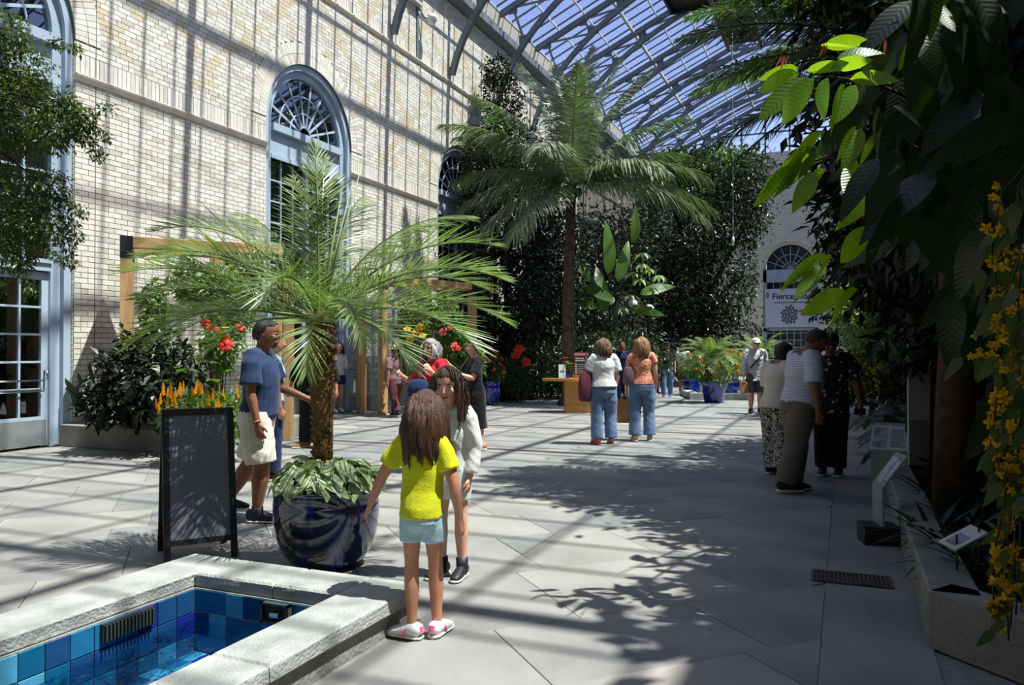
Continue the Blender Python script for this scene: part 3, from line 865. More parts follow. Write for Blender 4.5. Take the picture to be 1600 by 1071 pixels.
def cloud(name, blobs, n, size, mat, parent=None, seed=1, shell=0.5, droop=0.3, asp=0.45, jag=0.6, kind=None):
    """many small folded leaves filling blobs ((x,y,z),(rx,ry,rz)), as one mesh"""
    rs = np.random.default_rng(seed)
    c = np.array([b[0] for b in blobs], float); r = np.array([b[1] for b in blobs], float)
    vol = np.prod(r, 1) ** (2 / 3); k = rs.choice(len(blobs), n, p=vol / vol.sum())
    d = unit(rs.normal(size=(n, 3))); rad = rs.uniform(0, 1, n) ** (1 / 3 * (1 - shell) + 0.12)
    Pn = c[k] + d * r[k] * rad[:, None] * (1 + 0.12 * rs.normal(size=(n, 1)))
    if parent is not None:
        ox = parent.location.x; wx = Pn[:, 0] + ox; lo, hi = XW + .3, XR - .3
        Pn[:, 0] = np.where(wx < lo, 2 * lo - wx, np.where(wx > hi, 2 * hi - wx, wx)) - ox
    A = unit(d * 0.7 + rs.normal(size=(n, 3)) * jag + np.array([0, 0, -droop]))
    U = unit(np.array([0, 0, 1.0]) + rs.normal(size=(n, 3)) * 0.55 + d * .3)
    B = unit(np.cross(A, U)); U = np.cross(B, A)
    Ln = size * rs.uniform(.6, 1.25, n); Wd = Ln * asp
    V = np.zeros((n, 4, 3))
    V[:, 0] = Pn; V[:, 2] = Pn + A * Ln[:, None] - U * (Ln * .12)[:, None]
    m = Pn + A * (Ln * .45)[:, None] + U * (Ln * .06)[:, None]
    V[:, 1] = m + B * (Wd / 2)[:, None]; V[:, 3] = m - B * (Wd / 2)[:, None]
    b = (np.arange(n) * 4)[:, None]
    F = np.concatenate([b + np.array([0, 1, 2]), b + np.array([0, 2, 3])])
    o = link(name, npmesh(name, V.reshape(-1, 3), F), mat, parent)
    if kind: o['kind'] = kind
    return o
def blade(length, width, n=8, fold=0.15, curl=0.25, tip=1.6, base=0.6, wave=0.0, heart=0.0, thick=0.0):
    """a single broad leaf along +y, face +z"""
    mb = MB(); v = []
    for i in range(n + 1):
        s = i / n
        w = width / 2 * (math.sin(PI * min(1, s ** base)) ** (0.75)) * (1 - 0.15 * s) if 0 < s < 1 else 0.002
        if s > 0.85: w *= 1 - (s - 0.85) * tip
        if heart and i == 0: w = width * heart
        yy = length * s - (heart * length * .3 if i == 0 else 0); z = -curl * length * s * s
        zw = fold * w + wave * math.sin(s * 17) * width
        v += [(-w, yy, z + zw), (0, length * s, z), (w, yy, z + zw - wave * math.cos(s * 13) * width)]
    f = []
    for i in range(n):
        f += [(i * 3, i * 3 + 1, i * 3 + 4, i * 3 + 3), (i * 3 + 1, i * 3 + 2, i * 3 + 5, i * 3 + 4)]
    mb.add(v, f)
    me = bpy.data.meshes.new('leaf'); me.from_pydata(mb.v, [], mb.f); me.polygons.foreach_set('use_smooth', [True] * len(me.polygons)); me.update()
    return me
def place(name, me, parent, loc, axis, normal, scale=1.0):
    """put a leaf mesh with its +y along axis and +z towards normal"""
    y = Vector(axis).normalized(); z = Vector(normal); x = y.cross(z)
    if x.length < 1e-3: x = y.orthogonal()
    x.normalize(); z = x.cross(y)
    o = bpy.data.objects.new(name, me); COL.objects.link(o); o.parent = parent
    m = Matrix((x, y, z)).transposed().to_4x4() @ Matrix.Scale(scale, 4); m.translation = Vector(loc)
    o.matrix_local = m
    return o
def rvec(s=1.0): return Vector((rnd.gauss(0, s), rnd.gauss(0, s), rnd.gauss(0, s)))
def tree(name, label, cat, base, blobs, n, size, mat, trunk_r=0.12, bark='barkdark', seed=1, group=None, shell=.5, asp=.45, droop=.3):
    """trunk, a limb to each blob and a crown; blobs given relative to the base"""
    t = thing(name, label, cat, base, 0, group)
    m = MB(); top = min(b[0][2] - b[1][2] * .3 for b in blobs)
    top = max(top, .4)
    m.tube([(0, 0, -.02), (trunk_r * .4, 0, top * .5), (0, trunk_r * .3, top)], [trunk_r * 1.25, trunk_r, trunk_r * .75], 10)
    obj('trunk', m, MT[bark], t, True)
    for b in blobs:
        c = Vector(b[0])
        m = MB(); m.tube([(0, 0, top * .85), (c.x * .5, c.y * .5, (top * .85 + c.z) * .52), tuple(c)], [trunk_r * .55, trunk_r * .35, trunk_r * .12], 6)
        obj('branch', m, MT[bark], t, True)
    cloud('foliage', blobs, n, size, mat, t, seed, shell, droop, asp)
    return t
# ================================================================== POOL
pool = thing('tiled_pool', 'raised stone rimmed pool lined with blue tiles beside the girl in yellow', 'pool', (0, 0, 0))
IX0, IX1, IY0, IY1 = PX0 + CW, PX1 - CW + .02, PY0 + CW, PY1 - CW
BOT = -0.24
def rough_block(x0, x1, y0, y1, z0, z1, name, mat, amp=0.006):
    m = MB(); m.box(x0 + .003, x1 - .003, y0 + .003, y1 - .003, z0, z1, bev=.012); me = m.mesh(name)
    bm = bmesh.new(); bm.from_mesh(me)
    bmesh.ops.subdivide_edges(bm, edges=bm.edges[:], cuts=3, use_grid_fill=True)
    for v in bm.verts:
        if v.co.z < z1 - .02: v.co += noise.noise_vector(v.co * 14) * amp
    bm.to_mesh(me); bm.free()
    return link(name, me, mat, pool)
for (x0, x1, y0, y1) in ((PX0, PX0 + CW, 2.05, PY1), (PX0, PX0 + CW, PY0, 2.05), (PX0 + CW, -2.9, PY1 - CW, PY1), (-2.9, PX1 - CW + .02, PY1 - CW, PY1), (PX1 - CW + .02, PX1, 2.55, PY1), (PX1 - CW + .02, PX1, PY0, 2.55), (PX0 + CW, PX1 - CW + .02, PY0, PY0 + CW)):
    rough_block(x0, x1, y0, y1, 0.115, RIM, 'coping_stone', MT['coping'])
m = MB()
for (x0, x1, y0, y1) in ((PX0 + .04, IX0 + .01, PY0 + .04, PY1 - .04), (IX1 - .01, PX1 - .04, PY0 + .04, PY1 - .04), (IX0, IX1, IY1 - .01, PY1 - .04), (IX0, IX1, PY0 + .04, IY0 + .01)):
    m.box(x0, x1, y0, y1, -0.5, 0.118)
m.box(PX0 + .04, PX1 - .04, PY0 + .04, PY1 - .04, -.56, BOT - .012)
obj('pool_shell', m, MT['curb'], pool)
TC = [M('pool_tile_%d' % i, c, tuple(x * .8 for x in c), 0.12, 0.5, 9) for i, c in enumerate((srgb(30, 74, 120), srgb(36, 112, 156), srgb(86, 162, 196), srgb(30, 44, 130), srgb(20, 96, 134), srgb(150, 206, 226)))]
def tile_col(k):
    r = rnd.random()
    return (TC[0] if r < .22 else TC[4] if r < .40 else TC[1] if r < .62 else TC[3] if r < .74 else TC[2] if r < .90 else TC[5]) if k else (TC[0] if r < .30 else TC[4] if r < .56 else TC[1] if r < .78 else TC[3] if r < .9 else TC[2])
TS = 0.13
tme_ = {}
def tile(axis, a, b, c):
    mt = tile_col(axis == 'z')
    key = (axis, mt.name)
    if key not in tme_:
        m = MB(); h = TS / 2 - .0025
        if axis == 'z': m.box(-h, h, -h, h, -.012, 0, bev=.002)
        elif axis == 'x': m.box(-.012, 0, -h, h, -h, h, bev=.002)
        else: m.box(-h, h, 0, .012, -h, h, bev=.002)
        tme_[key] = m.mesh('tile'); tme_[key].materials.append(mt)
    link('tile', tme_[key], None, pool, (a, b, c))
nx = int(round((IX1 - IX0) / TS)); tsx = (IX1 - IX0) / nx
ny = int((IY1 - IY0) / TS)
for j in range(3):                                    # far wall and left wall
    for i in range(nx): tile('y', IX0 + tsx * (i + .5), IY1 - .024 + .012, 0.115 - TS * (j + .5))
    for i in range(ny): tile('x', IX0 + .022, IY1 - .02 - TS * (i + .5), 0.115 - TS * (j + .5))
for i in range(nx):
    for j in range(ny): tile('z', IX0 + tsx * (i + .5), IY1 - .02 - TS * (j + .5), BOT + .002)
m = MB()
for j in range(3):
    for i in range(ny): m.box(IX1 - .024, IX1 - .012, IY1 - .02 - TS * (i + 1) + .003, IY1 - .02 - TS * i - .003, .115 - TS * (j + 1) + .003, .115 - TS * j - .003)
    for i in range(nx): m.box(IX0 + tsx * i + .003, IX0 + tsx * (i + 1) - .003, IY0 + .012, IY0 + .024, .115 - TS * (j + 1) + .003, .115 - TS * j - .003)
tag(obj('near_side_tiling', m, TC[4], pool), kind='stuff')
def water_mat(name, tint, sc_=9.0, strength=1.0):
    m, t, N = nt(name)
    out = N('ShaderNodeOutputMaterial'); tr = N('ShaderNodeBsdfTransparent'); gl = N('ShaderNodeBsdfGlossy'); mx = N('ShaderNodeMixShader')
    tr.inputs['Color'].default_value = (*tint, 1); gl.inputs['Roughness'].default_value = 0.02
    tc = N('ShaderNodeTexCoord'); nz = N('ShaderNodeTexNoise'); nz.inputs['Scale'].default_value = sc_; nz.inputs['Detail'].default_value = 3; nz.inputs['Distortion'].default_value = 1.5
    mp = N('ShaderNodeMapping'); mp.inputs['Scale'].default_value = (1.6, 0.8, 1); mp.inputs['Rotation'].default_value = (0, 0, .9)
    t.links.new(tc.outputs['Object'], mp.inputs[0]); t.links.new(mp.outputs[0], nz.inputs['Vector'])
    bp = N('ShaderNodeBump'); bp.inputs['Strength'].default_value = strength; bp.inputs['Distance'].default_value = 0.05
    t.links.new(nz.outputs[0], bp.inputs['Height'])
    fr = N('ShaderNodeFresnel'); fr.inputs['IOR'].default_value = 1.33
    t.links.new(bp.outputs[0], fr.inputs['Normal']); t.links.new(bp.outputs[0], gl.inputs['Normal'])
    t.links.new(fr.outputs[0], mx.inputs[0]); t.links.new(tr.outputs[0], mx.inputs[1]); t.links.new(gl.outputs[0], mx.inputs[2]); t.links.new(mx.outputs[0], out.inputs[0])
    return m
wme = bpy.data.meshes.new('water'); 
gx, gy = 40, 90
wv = []; wf = []
for j in range(gy + 1):
    for i in range(gx + 1):
        x = IX0 + .024 + (IX1 - IX0 - .048) * i / gx; y = IY0 + .024 + (IY1 - IY0 - .048) * j / gy
        wv.append((x, y, -0.055 + .006 * noise.noise(Vector((x * 7, y * 5, 0))) + .003 * noise.noise(Vector((x * 18, y * 13, 3)))))
for j in range(gy):
    for i in range(gx):
        a = j * (gx + 1) + i; wf.append((a, a + 1, a + gx + 2, a + gx + 1))
wme.from_pydata(wv, [], wf); wme.polygons.foreach_set('use_smooth', [True] * len(wf)); wme.update()
link('water', wme, water_mat('pool_water', (0.62, 0.88, 0.96)), pool)
# overflow grille in the left wall, drain box in the far wall
m = MB(); m.box(IX0 + .02, IX0 + .045, 2.80, 3.12, .02, .11)
gr = obj('overflow_grille', m, MT['blackmetal'], pool)
for i in range(14):
    m = MB(); m.box(IX0 + .045, IX0 + .06, 2.808 + i * .022, 2.819 + i * .022, .025, .105); obj('grille_slat', m, M('grille_slat', srgb(60, 66, 60), srgb(44, 48, 46), .5) if i == 0 else bpy.data.materials['grille_slat'], gr)
m = MB(); m.box(-2.94, -2.75, IY1 - .05, IY1 - .02, .0, .012); m.box(-2.94, -2.75, IY1 - .05, IY1 - .02, .10, .112); m.box(-2.94, -2.925, IY1 - .05, IY1 - .02, .0, .112); m.box(-2.765, -2.75, IY1 - .05, IY1 - .02, .0, .112)
db = obj('drain_box', m, M('drain_frame', srgb(70, 76, 72), srgb(50, 56, 52), .5), pool)
m = MB(); m.box(-2.926, -2.764, IY1 - .03, IY1 - .022, .012, .10); obj('drain_shade_plate', m, MT['blackmetal'], db)  # black plate stands in for the dark inside of the drain
m = MB(); m.tube([(-2.87, IY1 - .04, .05), (-2.81, IY1 - .045, .054)], .018, 8); obj('drain_nozzle', m, MT['chrome'], db)

# ================================================================== POTS
def glaze(name, c, c2, dark):
    m, t, N = nt(name)
    out = N('ShaderNodeOutputMaterial'); b = N('ShaderNodeBsdfPrincipled'); t.links.new(b.outputs[0], out.inputs[0])
    tc = N('ShaderNodeTexCoord'); mp = N('ShaderNodeMapping'); mp.inputs['Scale'].default_value = (4, 4, 1.2); t.links.new(tc.outputs['Object'], mp.inputs[0])
    nz = N('ShaderNodeTexNoise'); nz.inputs['Scale'].default_value = 1.6; nz.inputs['Detail'].default_value = 5; t.links.new(mp.outputs[0], nz.inputs['Vector'])
    r = N('ShaderNodeValToRGB'); e = r.color_ramp.elements
    e[0].position = .46; e[0].color = (*dark, 1); e[1].position = .72; e[1].color = (*c2, 1)
    x = e.new(.58); x.color = (*c, 1)
    t.links.new(nz.outputs[0], r.inputs[0]); t.links.new(r.outputs[0], b.inputs['Base Color'])
    b.inputs['Roughness'].default_value = .08; b.inputs['Specular IOR Level'].default_value = .6; b.inputs['Coat Weight'].default_value = .6; b.inputs['Coat Roughness'].default_value = .04
    return m
MT['pot_glaze'] = glaze('cobalt_glaze', srgb(12, 18, 62), srgb(30, 46, 140), (0.004, 0.005, 0.012))
MT['pot_glaze_far'] = glaze('bright_cobalt_glaze', srgb(26, 38, 150), srgb(46, 66, 180), srgb(16, 22, 90))
POTP = [(.0, .0), (.22, .0), (.25, .02), (.30, .09), (.34, .20), (.358, .32), (.36, .42), (.35, .49), (.358, .50), (.358, .525), (.335, .53), (.31, .52), (.305, .47), (.0, .46)]
def pot(name, label, loc, s, mat, group, prof=POTP, sz=None, feet=True):
    t = thing(name, label, 'pot', loc, 0, group)
    m = MB(); z0 = .02 if feet else 0
    m.lathe([(r * s, z * (sz or s) + z0) for (r, z) in prof], 40, cap=False); obj('pot_body', m, mat, t, True, sharp=50)
    m = MB(); m.lathe([(0.001, .465 * (sz or s) + z0), (.300 * s, .465 * (sz or s) + z0), (.300 * s, .475 * (sz or s) + z0), (0.001, .48 * (sz or s) + z0)], 24, cap=False); obj('soil', m, MT['soil'], t, True)
    if feet:
        for k in range(3):
            a = 2.1 * k + .5
            m = MB(); m.box(-.03 * s, .03 * s, -.03 * s, .03 * s, 0, .022, bev=.004); obj('pot_foot', m, MT['soil'], t, loc=(.15 * s * math.cos(a), .15 * s * math.sin(a), 0))
    return t
POT = P(511, 5.42)
pot('glazed_planter', 'large dark blue glazed pot beneath the date palm by the pool', POT, 1.0, MT['pot_glaze'], 'cobalt blue pots', sz=1.0)

# ---- date palm standing in the pot
dp = thing('date_palm', 'pygmy date palm with rough scaly trunk growing in the blue pot', 'palm', (POT.x - .045, POT.y, 0.5))
m = MB(); m.tube([(0, 0, 0), (.015, 0, .25), (.01, 0, .55), (-.01, 0, .9), (-.02, 0, 1.14), (-.02, 0, 1.26)], [.062, .066, .072, .088, .10, .06], 14)
obj('trunk', m, M('palm_trunk', srgb(120, 92, 58), srgb(58, 42, 28), .9, .2, 14, .8, 30), dp, True)
m = MB()
for k in range(190):
    z = .02 + 1.12 * k / 190; a = k * 2.399; r = (.064 if z < .6 else .064 + (z - .6) * .07)
    c = Vector((math.cos(a), math.sin(a), 0)); sdv = Vector((-math.sin(a), math.cos(a), 0)); b0 = c * (r - .008) + Vector((0, 0, z)); q = rnd.uniform(.018, .034)
    tip = b0 + c * q + Vector((0, 0, q * .9)); w = .019
    m.add([b0 - sdv * w, b0 + sdv * w, b0 + Vector((0, 0, .035)), tip + sdv * .007, tip - sdv * .007], [(0, 1, 3, 4), (1, 2, 3), (2, 0, 4), (2, 4, 3), (0, 2, 1)])
tag(obj('leaf_base_scars', m, M('palm_boots', srgb(176, 134, 76), srgb(84, 60, 36), .8, .3, 25), dp), kind='stuff')
CR = Vector((-.02, 0, 1.17))
fl = [  # (direction seen from the viewpoint, elevation, length, droop)
    (270, 64, 1.45, 1.35), (282, 46, 1.45, 1.0), (262, 36, 1.42, 0.85), (275, 28, 1.42, .8), (288, 18, 1.35, .9), (300, 12, 1.3, .9), (246, 52, 1.3, 1.25), (266, 18, 1.4, 1.0), (278, 22, 1.4, 1.15),
    (305, 66, 1.35, .9), (330, 74, 1.4, .6), (350, 80, 1.45, .5), (10, 72, 1.4, .8), (340, 84, 1.4, .3),
    (75, 66, 1.45, 1.15), (88, 52, 1.45, 1.1), (100, 40, 1.45, 1.1), (80, 26, 1.42, 1.0), (112, 20, 1.35, 1.15), (66, 40, 1.4, 1.1),
    (150, 34, 1.05, 1.7), (172, 20, .95, 1.7), (190, 55, 1.0, 1.9), (135, 12, 1.15, 1.1), (30, 40, 1.3, 1.1), (0, 30, 1.3, 1.1)]
for i, (a, e, ln, dr) in enumerate(fl):
    me = frond(tuple(CR), camaz(a), math.radians(e), ln, dr, 44, .38, .0105, .45, .10, .12, .011, 100 + i, 62, 20)
    link('frond', me, L['date'], dp)
for (tx, ty, tz) in ((.28, .1, 1.15), (.15, .1, 1.05), (.2, .12, 1.0)):
    m = MB(); m.tube([tuple(CR), tuple(CR + C(tx * .5, ty * .5, tz * .52)), tuple(CR + C(tx, ty, tz))], [.012, .008, .002], 6); obj('unopened_spear', m, M('spear', srgb(176, 190, 150), srgb(130, 150, 100), .5) if tx == .28 else bpy.data.materials['spear'], dp, True)
# ---- pothos around its foot
pt = thing('pothos_underplanting', 'variegated pale green pothos spilling over the dark blue pot rim', 'plant', (POT.x, POT.y, .5))
leaves = [blade(.125, .085, 6, .12, c, 2.0, .75, 0, .28) for c in (.15, .35, .55)]
for me in leaves: me.materials.append(L['pothos'])
for k in range(170):
    a = k * 2.399; r = .34 * math.sqrt((k + 4) / 170.0) * rnd.uniform(.9, 1.12)
    h = .10 + .11 * math.cos(min(1, r / .36) * 1.45) + rnd.uniform(-.03, .04)
    p = Vector((r * math.cos(a), r * math.sin(a), h if r < .3 else h - .03 - (r - .3) * .5))
    out = Vector((math.cos(a), math.sin(a), 0))
    place('leaf', leaves[k % 3], pt, p, out * 1.0 + rvec(.45) + Vector((0, 0, -.25 - r)), Vector((0, 0, 1)) + out * .5 + rvec(.3), rnd.uniform(.7, 1.3))
m = MB()
for k in range(60):
    a = k * 2.399; r = .30 * math.sqrt((k + 4) / 60); m.tube([(0.08 * math.cos(a), .08 * math.sin(a), -.02), (r * .6 * math.cos(a), r * .6 * math.sin(a), .10), (r * math.cos(a), r * math.sin(a), .10)], .003, 4)
tag(obj('stems', m, L['mid'], pt), kind='stuff')

# ================================================================== A-FRAME BOARD
F1, F2 = C(-2.40, 5.40), C(-1.975, 5.64)
ax = (F2 - F1); wd = ax.length; ax.normalize(); back = Vector((-ax.y, ax.x, 0))
if back.dot(C(0, 1)) < 0: back = -back
ab = thing('sandwich_board', 'black framed a-frame chalkboard sign standing behind the pool', 'sign', F1, math.atan2(ax.y, ax.x))
HB, SPR = 1.06, .46
def panel(y0, y1, nm):
    """one leaf of the board, foot at y0, head at y1 (local y runs backwards)"""
    ang = math.atan2(y1 - y0, HB); ln = math.hypot(HB, y1 - y0)
    fr = MB(); t = .02
    fr.box(0, .045, -t / 2, t / 2, 0, ln); fr.box(wd - .045, wd, -t / 2, t / 2, 0, ln); fr.box(.045, wd - .045, -t / 2, t / 2, ln - .05, ln); fr.box(.045, wd - .045, -t / 2, t / 2, .12, .16)
    o = obj(nm, fr, MT['black'], ab, loc=(0, y0, 0), rot=(-ang, 0, 0))
    b = MB(); b.box(.045, wd - .045, -.004, .004, .16, ln - .05); obj('writing_surface', b, MT['chalk'], o)
    return o
panel(0, SPR / 2 - .012, 'front_panel'); panel(SPR, SPR / 2 + .012, 'rear_panel')
m = MB()
for x in (.06, wd - .06): m.beam((x, .08, .40), (x, SPR - .08, .40), .012, .004)
obj('hinge_strap', m, MT['blackmetal'], ab)

# ================================================================== LEFT PLANTER
pl = thing('stone_planter_bed', 'long low concrete planter bed along the brick wall by the glass doors', 'planter', (0, 0, 0))
PLX = -8.75; PLY0, PLY1 = 8.42, 11.4
for (nm, x0, x1, y0, y1) in (('end_kerb', XW + .02, -10.0, PLY0, PLY0 + .22), ('end_kerb', -10.0, PLX, PLY0, PLY0 + .22), ('front_kerb', PLX - .22, PLX, PLY0 + .22, 9.9), ('front_kerb', PLX - .22, PLX, 9.9, PLY1), ('rear_kerb', XW + .02, PLX - .22, PLY1 - .22, PLY1)):
    m = MB(); m.box(x0, x1 - .004, y0, y1 - .004, 0, .34, bev=.012); obj(nm, m, MT['curb'], pl)
m = MB(); m.box(XW + .03, PLX - .22, PLY0 + .22, PLY1 - .22, .0, .28); obj('soil', m, MT['soil'], pl)

# ================================================================== PERGOLAS
def pergola(label, A, Bp, mids, zt, depth, post=.17):
    """posts along A..B (and a second row behind), beams on top, black brackets, wire trellis"""
    d = (Bp - A); ln = d.length; rz = math.atan2(d.y, d.x)
    t = thing('timber_pergola', label, 'pergola', A, rz, 'timber pergolas against the left wall')
    h = post / 2
    for x in [0, ln] + mids:
        for yy in ((0, depth) if x not in mids else (0,)):
            m = MB(); m.box(x - h, x + h, yy - h, yy + h, 0, zt - post, bev=.006); obj('post', m, MT['wood'], t)
    for yy in (0, depth):
        m = MB(); m.box(-h, ln + h, yy - h, yy + h, zt - post, zt, bev=.006); obj('beam', m, MT['woodh'], t)
    for x in (0, ln):
        m = MB(); m.box(x - h, x + h, h, depth - h, zt - post, zt, bev=.006); obj('cross_beam', m, MT['woodh'], t)
        for yy in (0, depth):
            m = MB(); m.box(x - h - .006, x + h + .006, yy - h - .006, yy + h + .006, zt - .33, zt + .006); obj('corner_bracket', m, MT['black'], t)
    m = MB(); n = int(ln / .12)
    for i in range(1, n): m.box(ln * i / n - .002, ln * i / n + .002, depth - .002, depth + .002, .5, zt - post)
    for j in range(1, int((zt - .7) / .12)): m.box(h, ln - h, depth - .004, depth - .001, .5 + j * .12 - .002, .5 + j * .12 + .002)
    tag(obj('wire_trellis', m, MT['blackmetal'], t), kind='stuff')
    return t
PA, PB = P(197, 12.0), P(450, 13.0)
pdir = (PB - PA); 
p1 = pergola('timber pergola of pale posts nearest the glass doors, vine climbing inside', PA, PB, [1.28], ZH(370, 12.0), .75)
p2 = pergola('timber pergola behind the woman in red, farther along the brick wall', P(598, 18.2), P(738, 20.4), [1.25], 3.25, .8)

# ================================================================== RECEPTION DESK
RD = P(905, 19.0)
rd = thing('reception_desk', 'maple wood reception desk with overhanging round-ended top', 'desk', RD, YAW)
ztop = ZH(592, 18.8); 
m = MB(); pts = [(.9 * math.cos(a) * (1.0) + 0, .42 * math.sin(a)) for a in [2 * PI * i / 36 for i in range(36)]]
m.prism([(p[0] if p[0] < .5 else p[0], p[1]) for p in pts], 'z', ztop - .06, ztop); obj('desk_top', m, MT['tablewood'], rd)
m = MB(); m.box(-.36, .34, -.28, .25, .0, ztop - .06, bev=.008); obj('pedestal', m, MT['tablewood'], rd)
m = MB(); m.box(.0, .012, -.285, -.28, .03, .16); obj('door_catch', m, MT['white'], rd)
LFM = M('leaflet_white_paper', (.7, .75, .78), (.6, .66, .7), .6)
lf = thing('leaflet_stand', 'small clear leaflet holder with pale blue cards on the desk', 'leaflet holder', RD + C(-.42, -.10, ztop), YAW)
m = MB(); m.box(-.09, .09, -.05, .05, 0, .012); m.box(-.09, .09, -.05, -.042, .0, .10); obj('holder', m, GLASS('acrylic', (.93, .96, .97)), lf)
m = MB(); m.add([(-.085, -.02, .012), (.085, -.02, .012), (.085, .04, .34), (-.085, .04, .34), (-.085, -.01, .012), (.085, -.01, .012), (.085, .05, .34), (-.085, .05, .34)], [(0, 1, 2, 3), (7, 6, 5, 4), (0, 4, 5, 1), (1, 5, 6, 2), (2, 6, 7, 3), (3, 7, 4, 0)]); obj('card', m, LFM, lf)
m = MB(); m.add([(-.06, .008, .14), (.06, .008, .14), (.06, .035, .27), (-.06, .035, .27)], [(0, 1, 2, 3)]); obj('printed_panel', m, M('card_print', srgb(120, 150, 176), srgb(90, 120, 150), .6), lf, loc=(0, -.006, 0))
ds = thing('welcome_sign', 'dark green standing welcome sign with pink header on the desk', 'sign', RD + C(.05, .05, ztop), YAW)
SGN = M('sign_dark_green', srgb(52, 62, 58), srgb(46, 55, 52), .5); PNK = M('sign_pink', srgb(206, 120, 112), srgb(198, 112, 104), .5)
m = MB(); m.box(-.2, .2, -.09, .09, 0, .07, bev=.005); obj('sign_base', m, M('sign_base_wood', srgb(170, 96, 52), srgb(150, 82, 42), .5), ds)
m = MB(); m.box(-.17, .17, -.012, .012, .07, .62); obj('sign_board', m, SGN, ds)
m = MB(); m.box(-.17, .17, -.015, .013, .555, .62); obj('header_strip', m, PNK, ds)
def text(s, size, mat, parent, loc, rot=(PI / 2, 0, 0), bold=0.0, align='LEFT'):
    cu = bpy.data.curves.new('lettering', 'FONT'); cu.body = s; cu.size = size; cu.extrude = 0.0008; cu.offset = bold; cu.align_x = align
    tmp = bpy.data.objects.new('lettering', cu); COL.objects.link(tmp)
    dg = bpy.context.evaluated_depsgraph_get(); me = bpy.data.meshes.new_from_object(tmp.evaluated_get(dg))
    bpy.data.objects.remove(tmp); me.materials.clear()
    return link('lettering', me, mat, parent, loc, rot)
text('Welcome', .052, MT['printw'], ds, (-.14, -.0135, .47), bold=.001)
text('¡Bienvenidos!', .042, MT['printw'], ds, (-.14, -.0135, .42), bold=.001)
m = MB()
for k in range(5): m.box(-.14, -.11, -.0135, -.012, .32 - k * .052, .35 - k * .052); m.box(-.09, .09 - .03 * (k % 2), -.0135, -.012, .33 - k * .052, .337 - k * .052)
tag(obj('printed_lines', m, MT['printw'], ds), kind='stuff')
vz = thing('flower_vase', 'small blue vase of red tropical flowers on the desk', 'vase', RD + C(-.28, .10, ztop), YAW)
m = MB(); m.lathe([(.001, 0), (.05, 0), (.075, .06), (.06, .16), (.05, .2), (.06, .21), (.045, .2), (.001, .19)], 18, cap=False); obj('vase_body', m, MT['pot_glaze_far'], vz, True)
lm = blade(.24, .09, 5, .1, .4); lm.materials.append(L['mid'])
for k in range(16): a = k * 2.4; place('leaf', lm, vz, (0, 0, .2 + .012 * k), (math.cos(a), math.sin(a), .6), (0, 0, 1), rnd.uniform(.7, 1.1))
rm = blade(.1, .06, 5, .2, .5); rm.materials.append(L['red'])
for (px_, pz) in ((-.06, .5), (.12, .36)):
    m = MB(); m.tube([(0, 0, .18), (px_ * .6, 0, pz * .7), (px_, 0, pz)], .005, 5); obj('stem', m, L['mid'], vz)
    for k in range(7): a = k * .9; place('petal', rm, vz, (px_, 0, pz), (math.cos(a), math.sin(a), .35), (0, 0, 1))

# ================================================================== WALL CAMERA, LAMPS, BANNER
wc = thing('security_camera', 'white security camera with junction box high on brick wall', 'camera', W(668, 28, 22.4))
wy = wc.location.y; wz = wc.location.z; wc.location = (XW, wy, wz)
m = MB(); m.box(.0, .18, -.75, -.2, .28, .62, bev=.02); obj('junction_box', m, M('box_grey', srgb(196, 196, 190), srgb(180, 180, 176), .5), wc)
m = MB(); m.tube([(.04, -.2, .30), (.16, -.1, .05), (.3, 0, 0)], .03, 8); m.box(.02, .06, -.3, -.22, -1.1, .3); obj('bracket', m, MT['steel'], wc)
m = MB(); m.lathe([(.001, 0), (.10, 0), (.13, .08), (.13, .24), (.09, .28), (.001, .28)], 18); obj('camera_body', m, MT['white'], wc, True, loc=(.34, .02, -.14), rot=(.5, .5, 0))
GLB = M('opal_glass', (.85, .86, .9), (.8, .82, .88), .2, .5)
for (px_, py_, d_, lab) in ((1015, 483, 27.5, 'white globe lamp on post right of the banana leaves'), (989, 475, 27.0, 'white globe lamp half behind banana leaf, middle of three'), (953, 470, 26.6, 'white globe lamp left of the banana clump, mostly hidden by leaves')):
    q = P(px_, d_); zc = ZH(py_, d_)
    gl_ = thing('globe_lamp', lab, 'lamp', q, 0, 'white globe lamps in the planting')
    m = MB(); m.ball((0, 0, zc), .16, 18); obj('globe', m, GLB, gl_, True)
    m = MB(); m.lathe([(.10, 0), (.10, .03), (.035, .06), (.03, zc - .22), (.07, zc - .18), (.07, zc - .14)], 12); obj('lamp_post', m, MT['blackmetal'], gl_, True)
q = P(1146, 30); zt = 16.0
hl = thing('hanging_lamp', 'small white hanging lamp on long thin cord before the dark tree', 'lamp', (q.x, q.y, ZH(384, 30)))
m = MB(); m.lathe([(.001, 0), (.05, 0), (.05, .28), (.03, .34), (.001, .36)], 12); obj('lamp_tube', m, GLB, hl, True)
m = MB(); m.tube([(0, 0, .35), (0, 0, 15.13 - hl.location.z)], .005, 5); obj('cord', m, MT['white'], hl)
bn = thing('exhibition_banner', 'white exhibition banner hung across the far arched window', 'banner', (AX + .06, YF - .06, 0))
zb0, zb1 = ZH(512, 46.2), ZH(451, 46.2)
m = MB(); m.box(-1.48, 1.48, -.012, .012, zb0, zb1); obj('banner_cloth', m, M('banner_cloth', srgb(206, 212, 226), srgb(190, 198, 216), .7, scale=1.2), bn)
hb = zb1 - zb0
text('Fierce Flora', .50, MT['print'], bn, (.12, -.018, zb1 - .62), bold=.008, align='CENTER')
m = MB()
for k in range(16): m.box(-.95 + k * .12, -.86 + k * .12, -.016, -.012, zb1 - .86, zb1 - .80)
tag(obj('small_print', m, MT['print'], bn), kind='stuff')
m = MB()
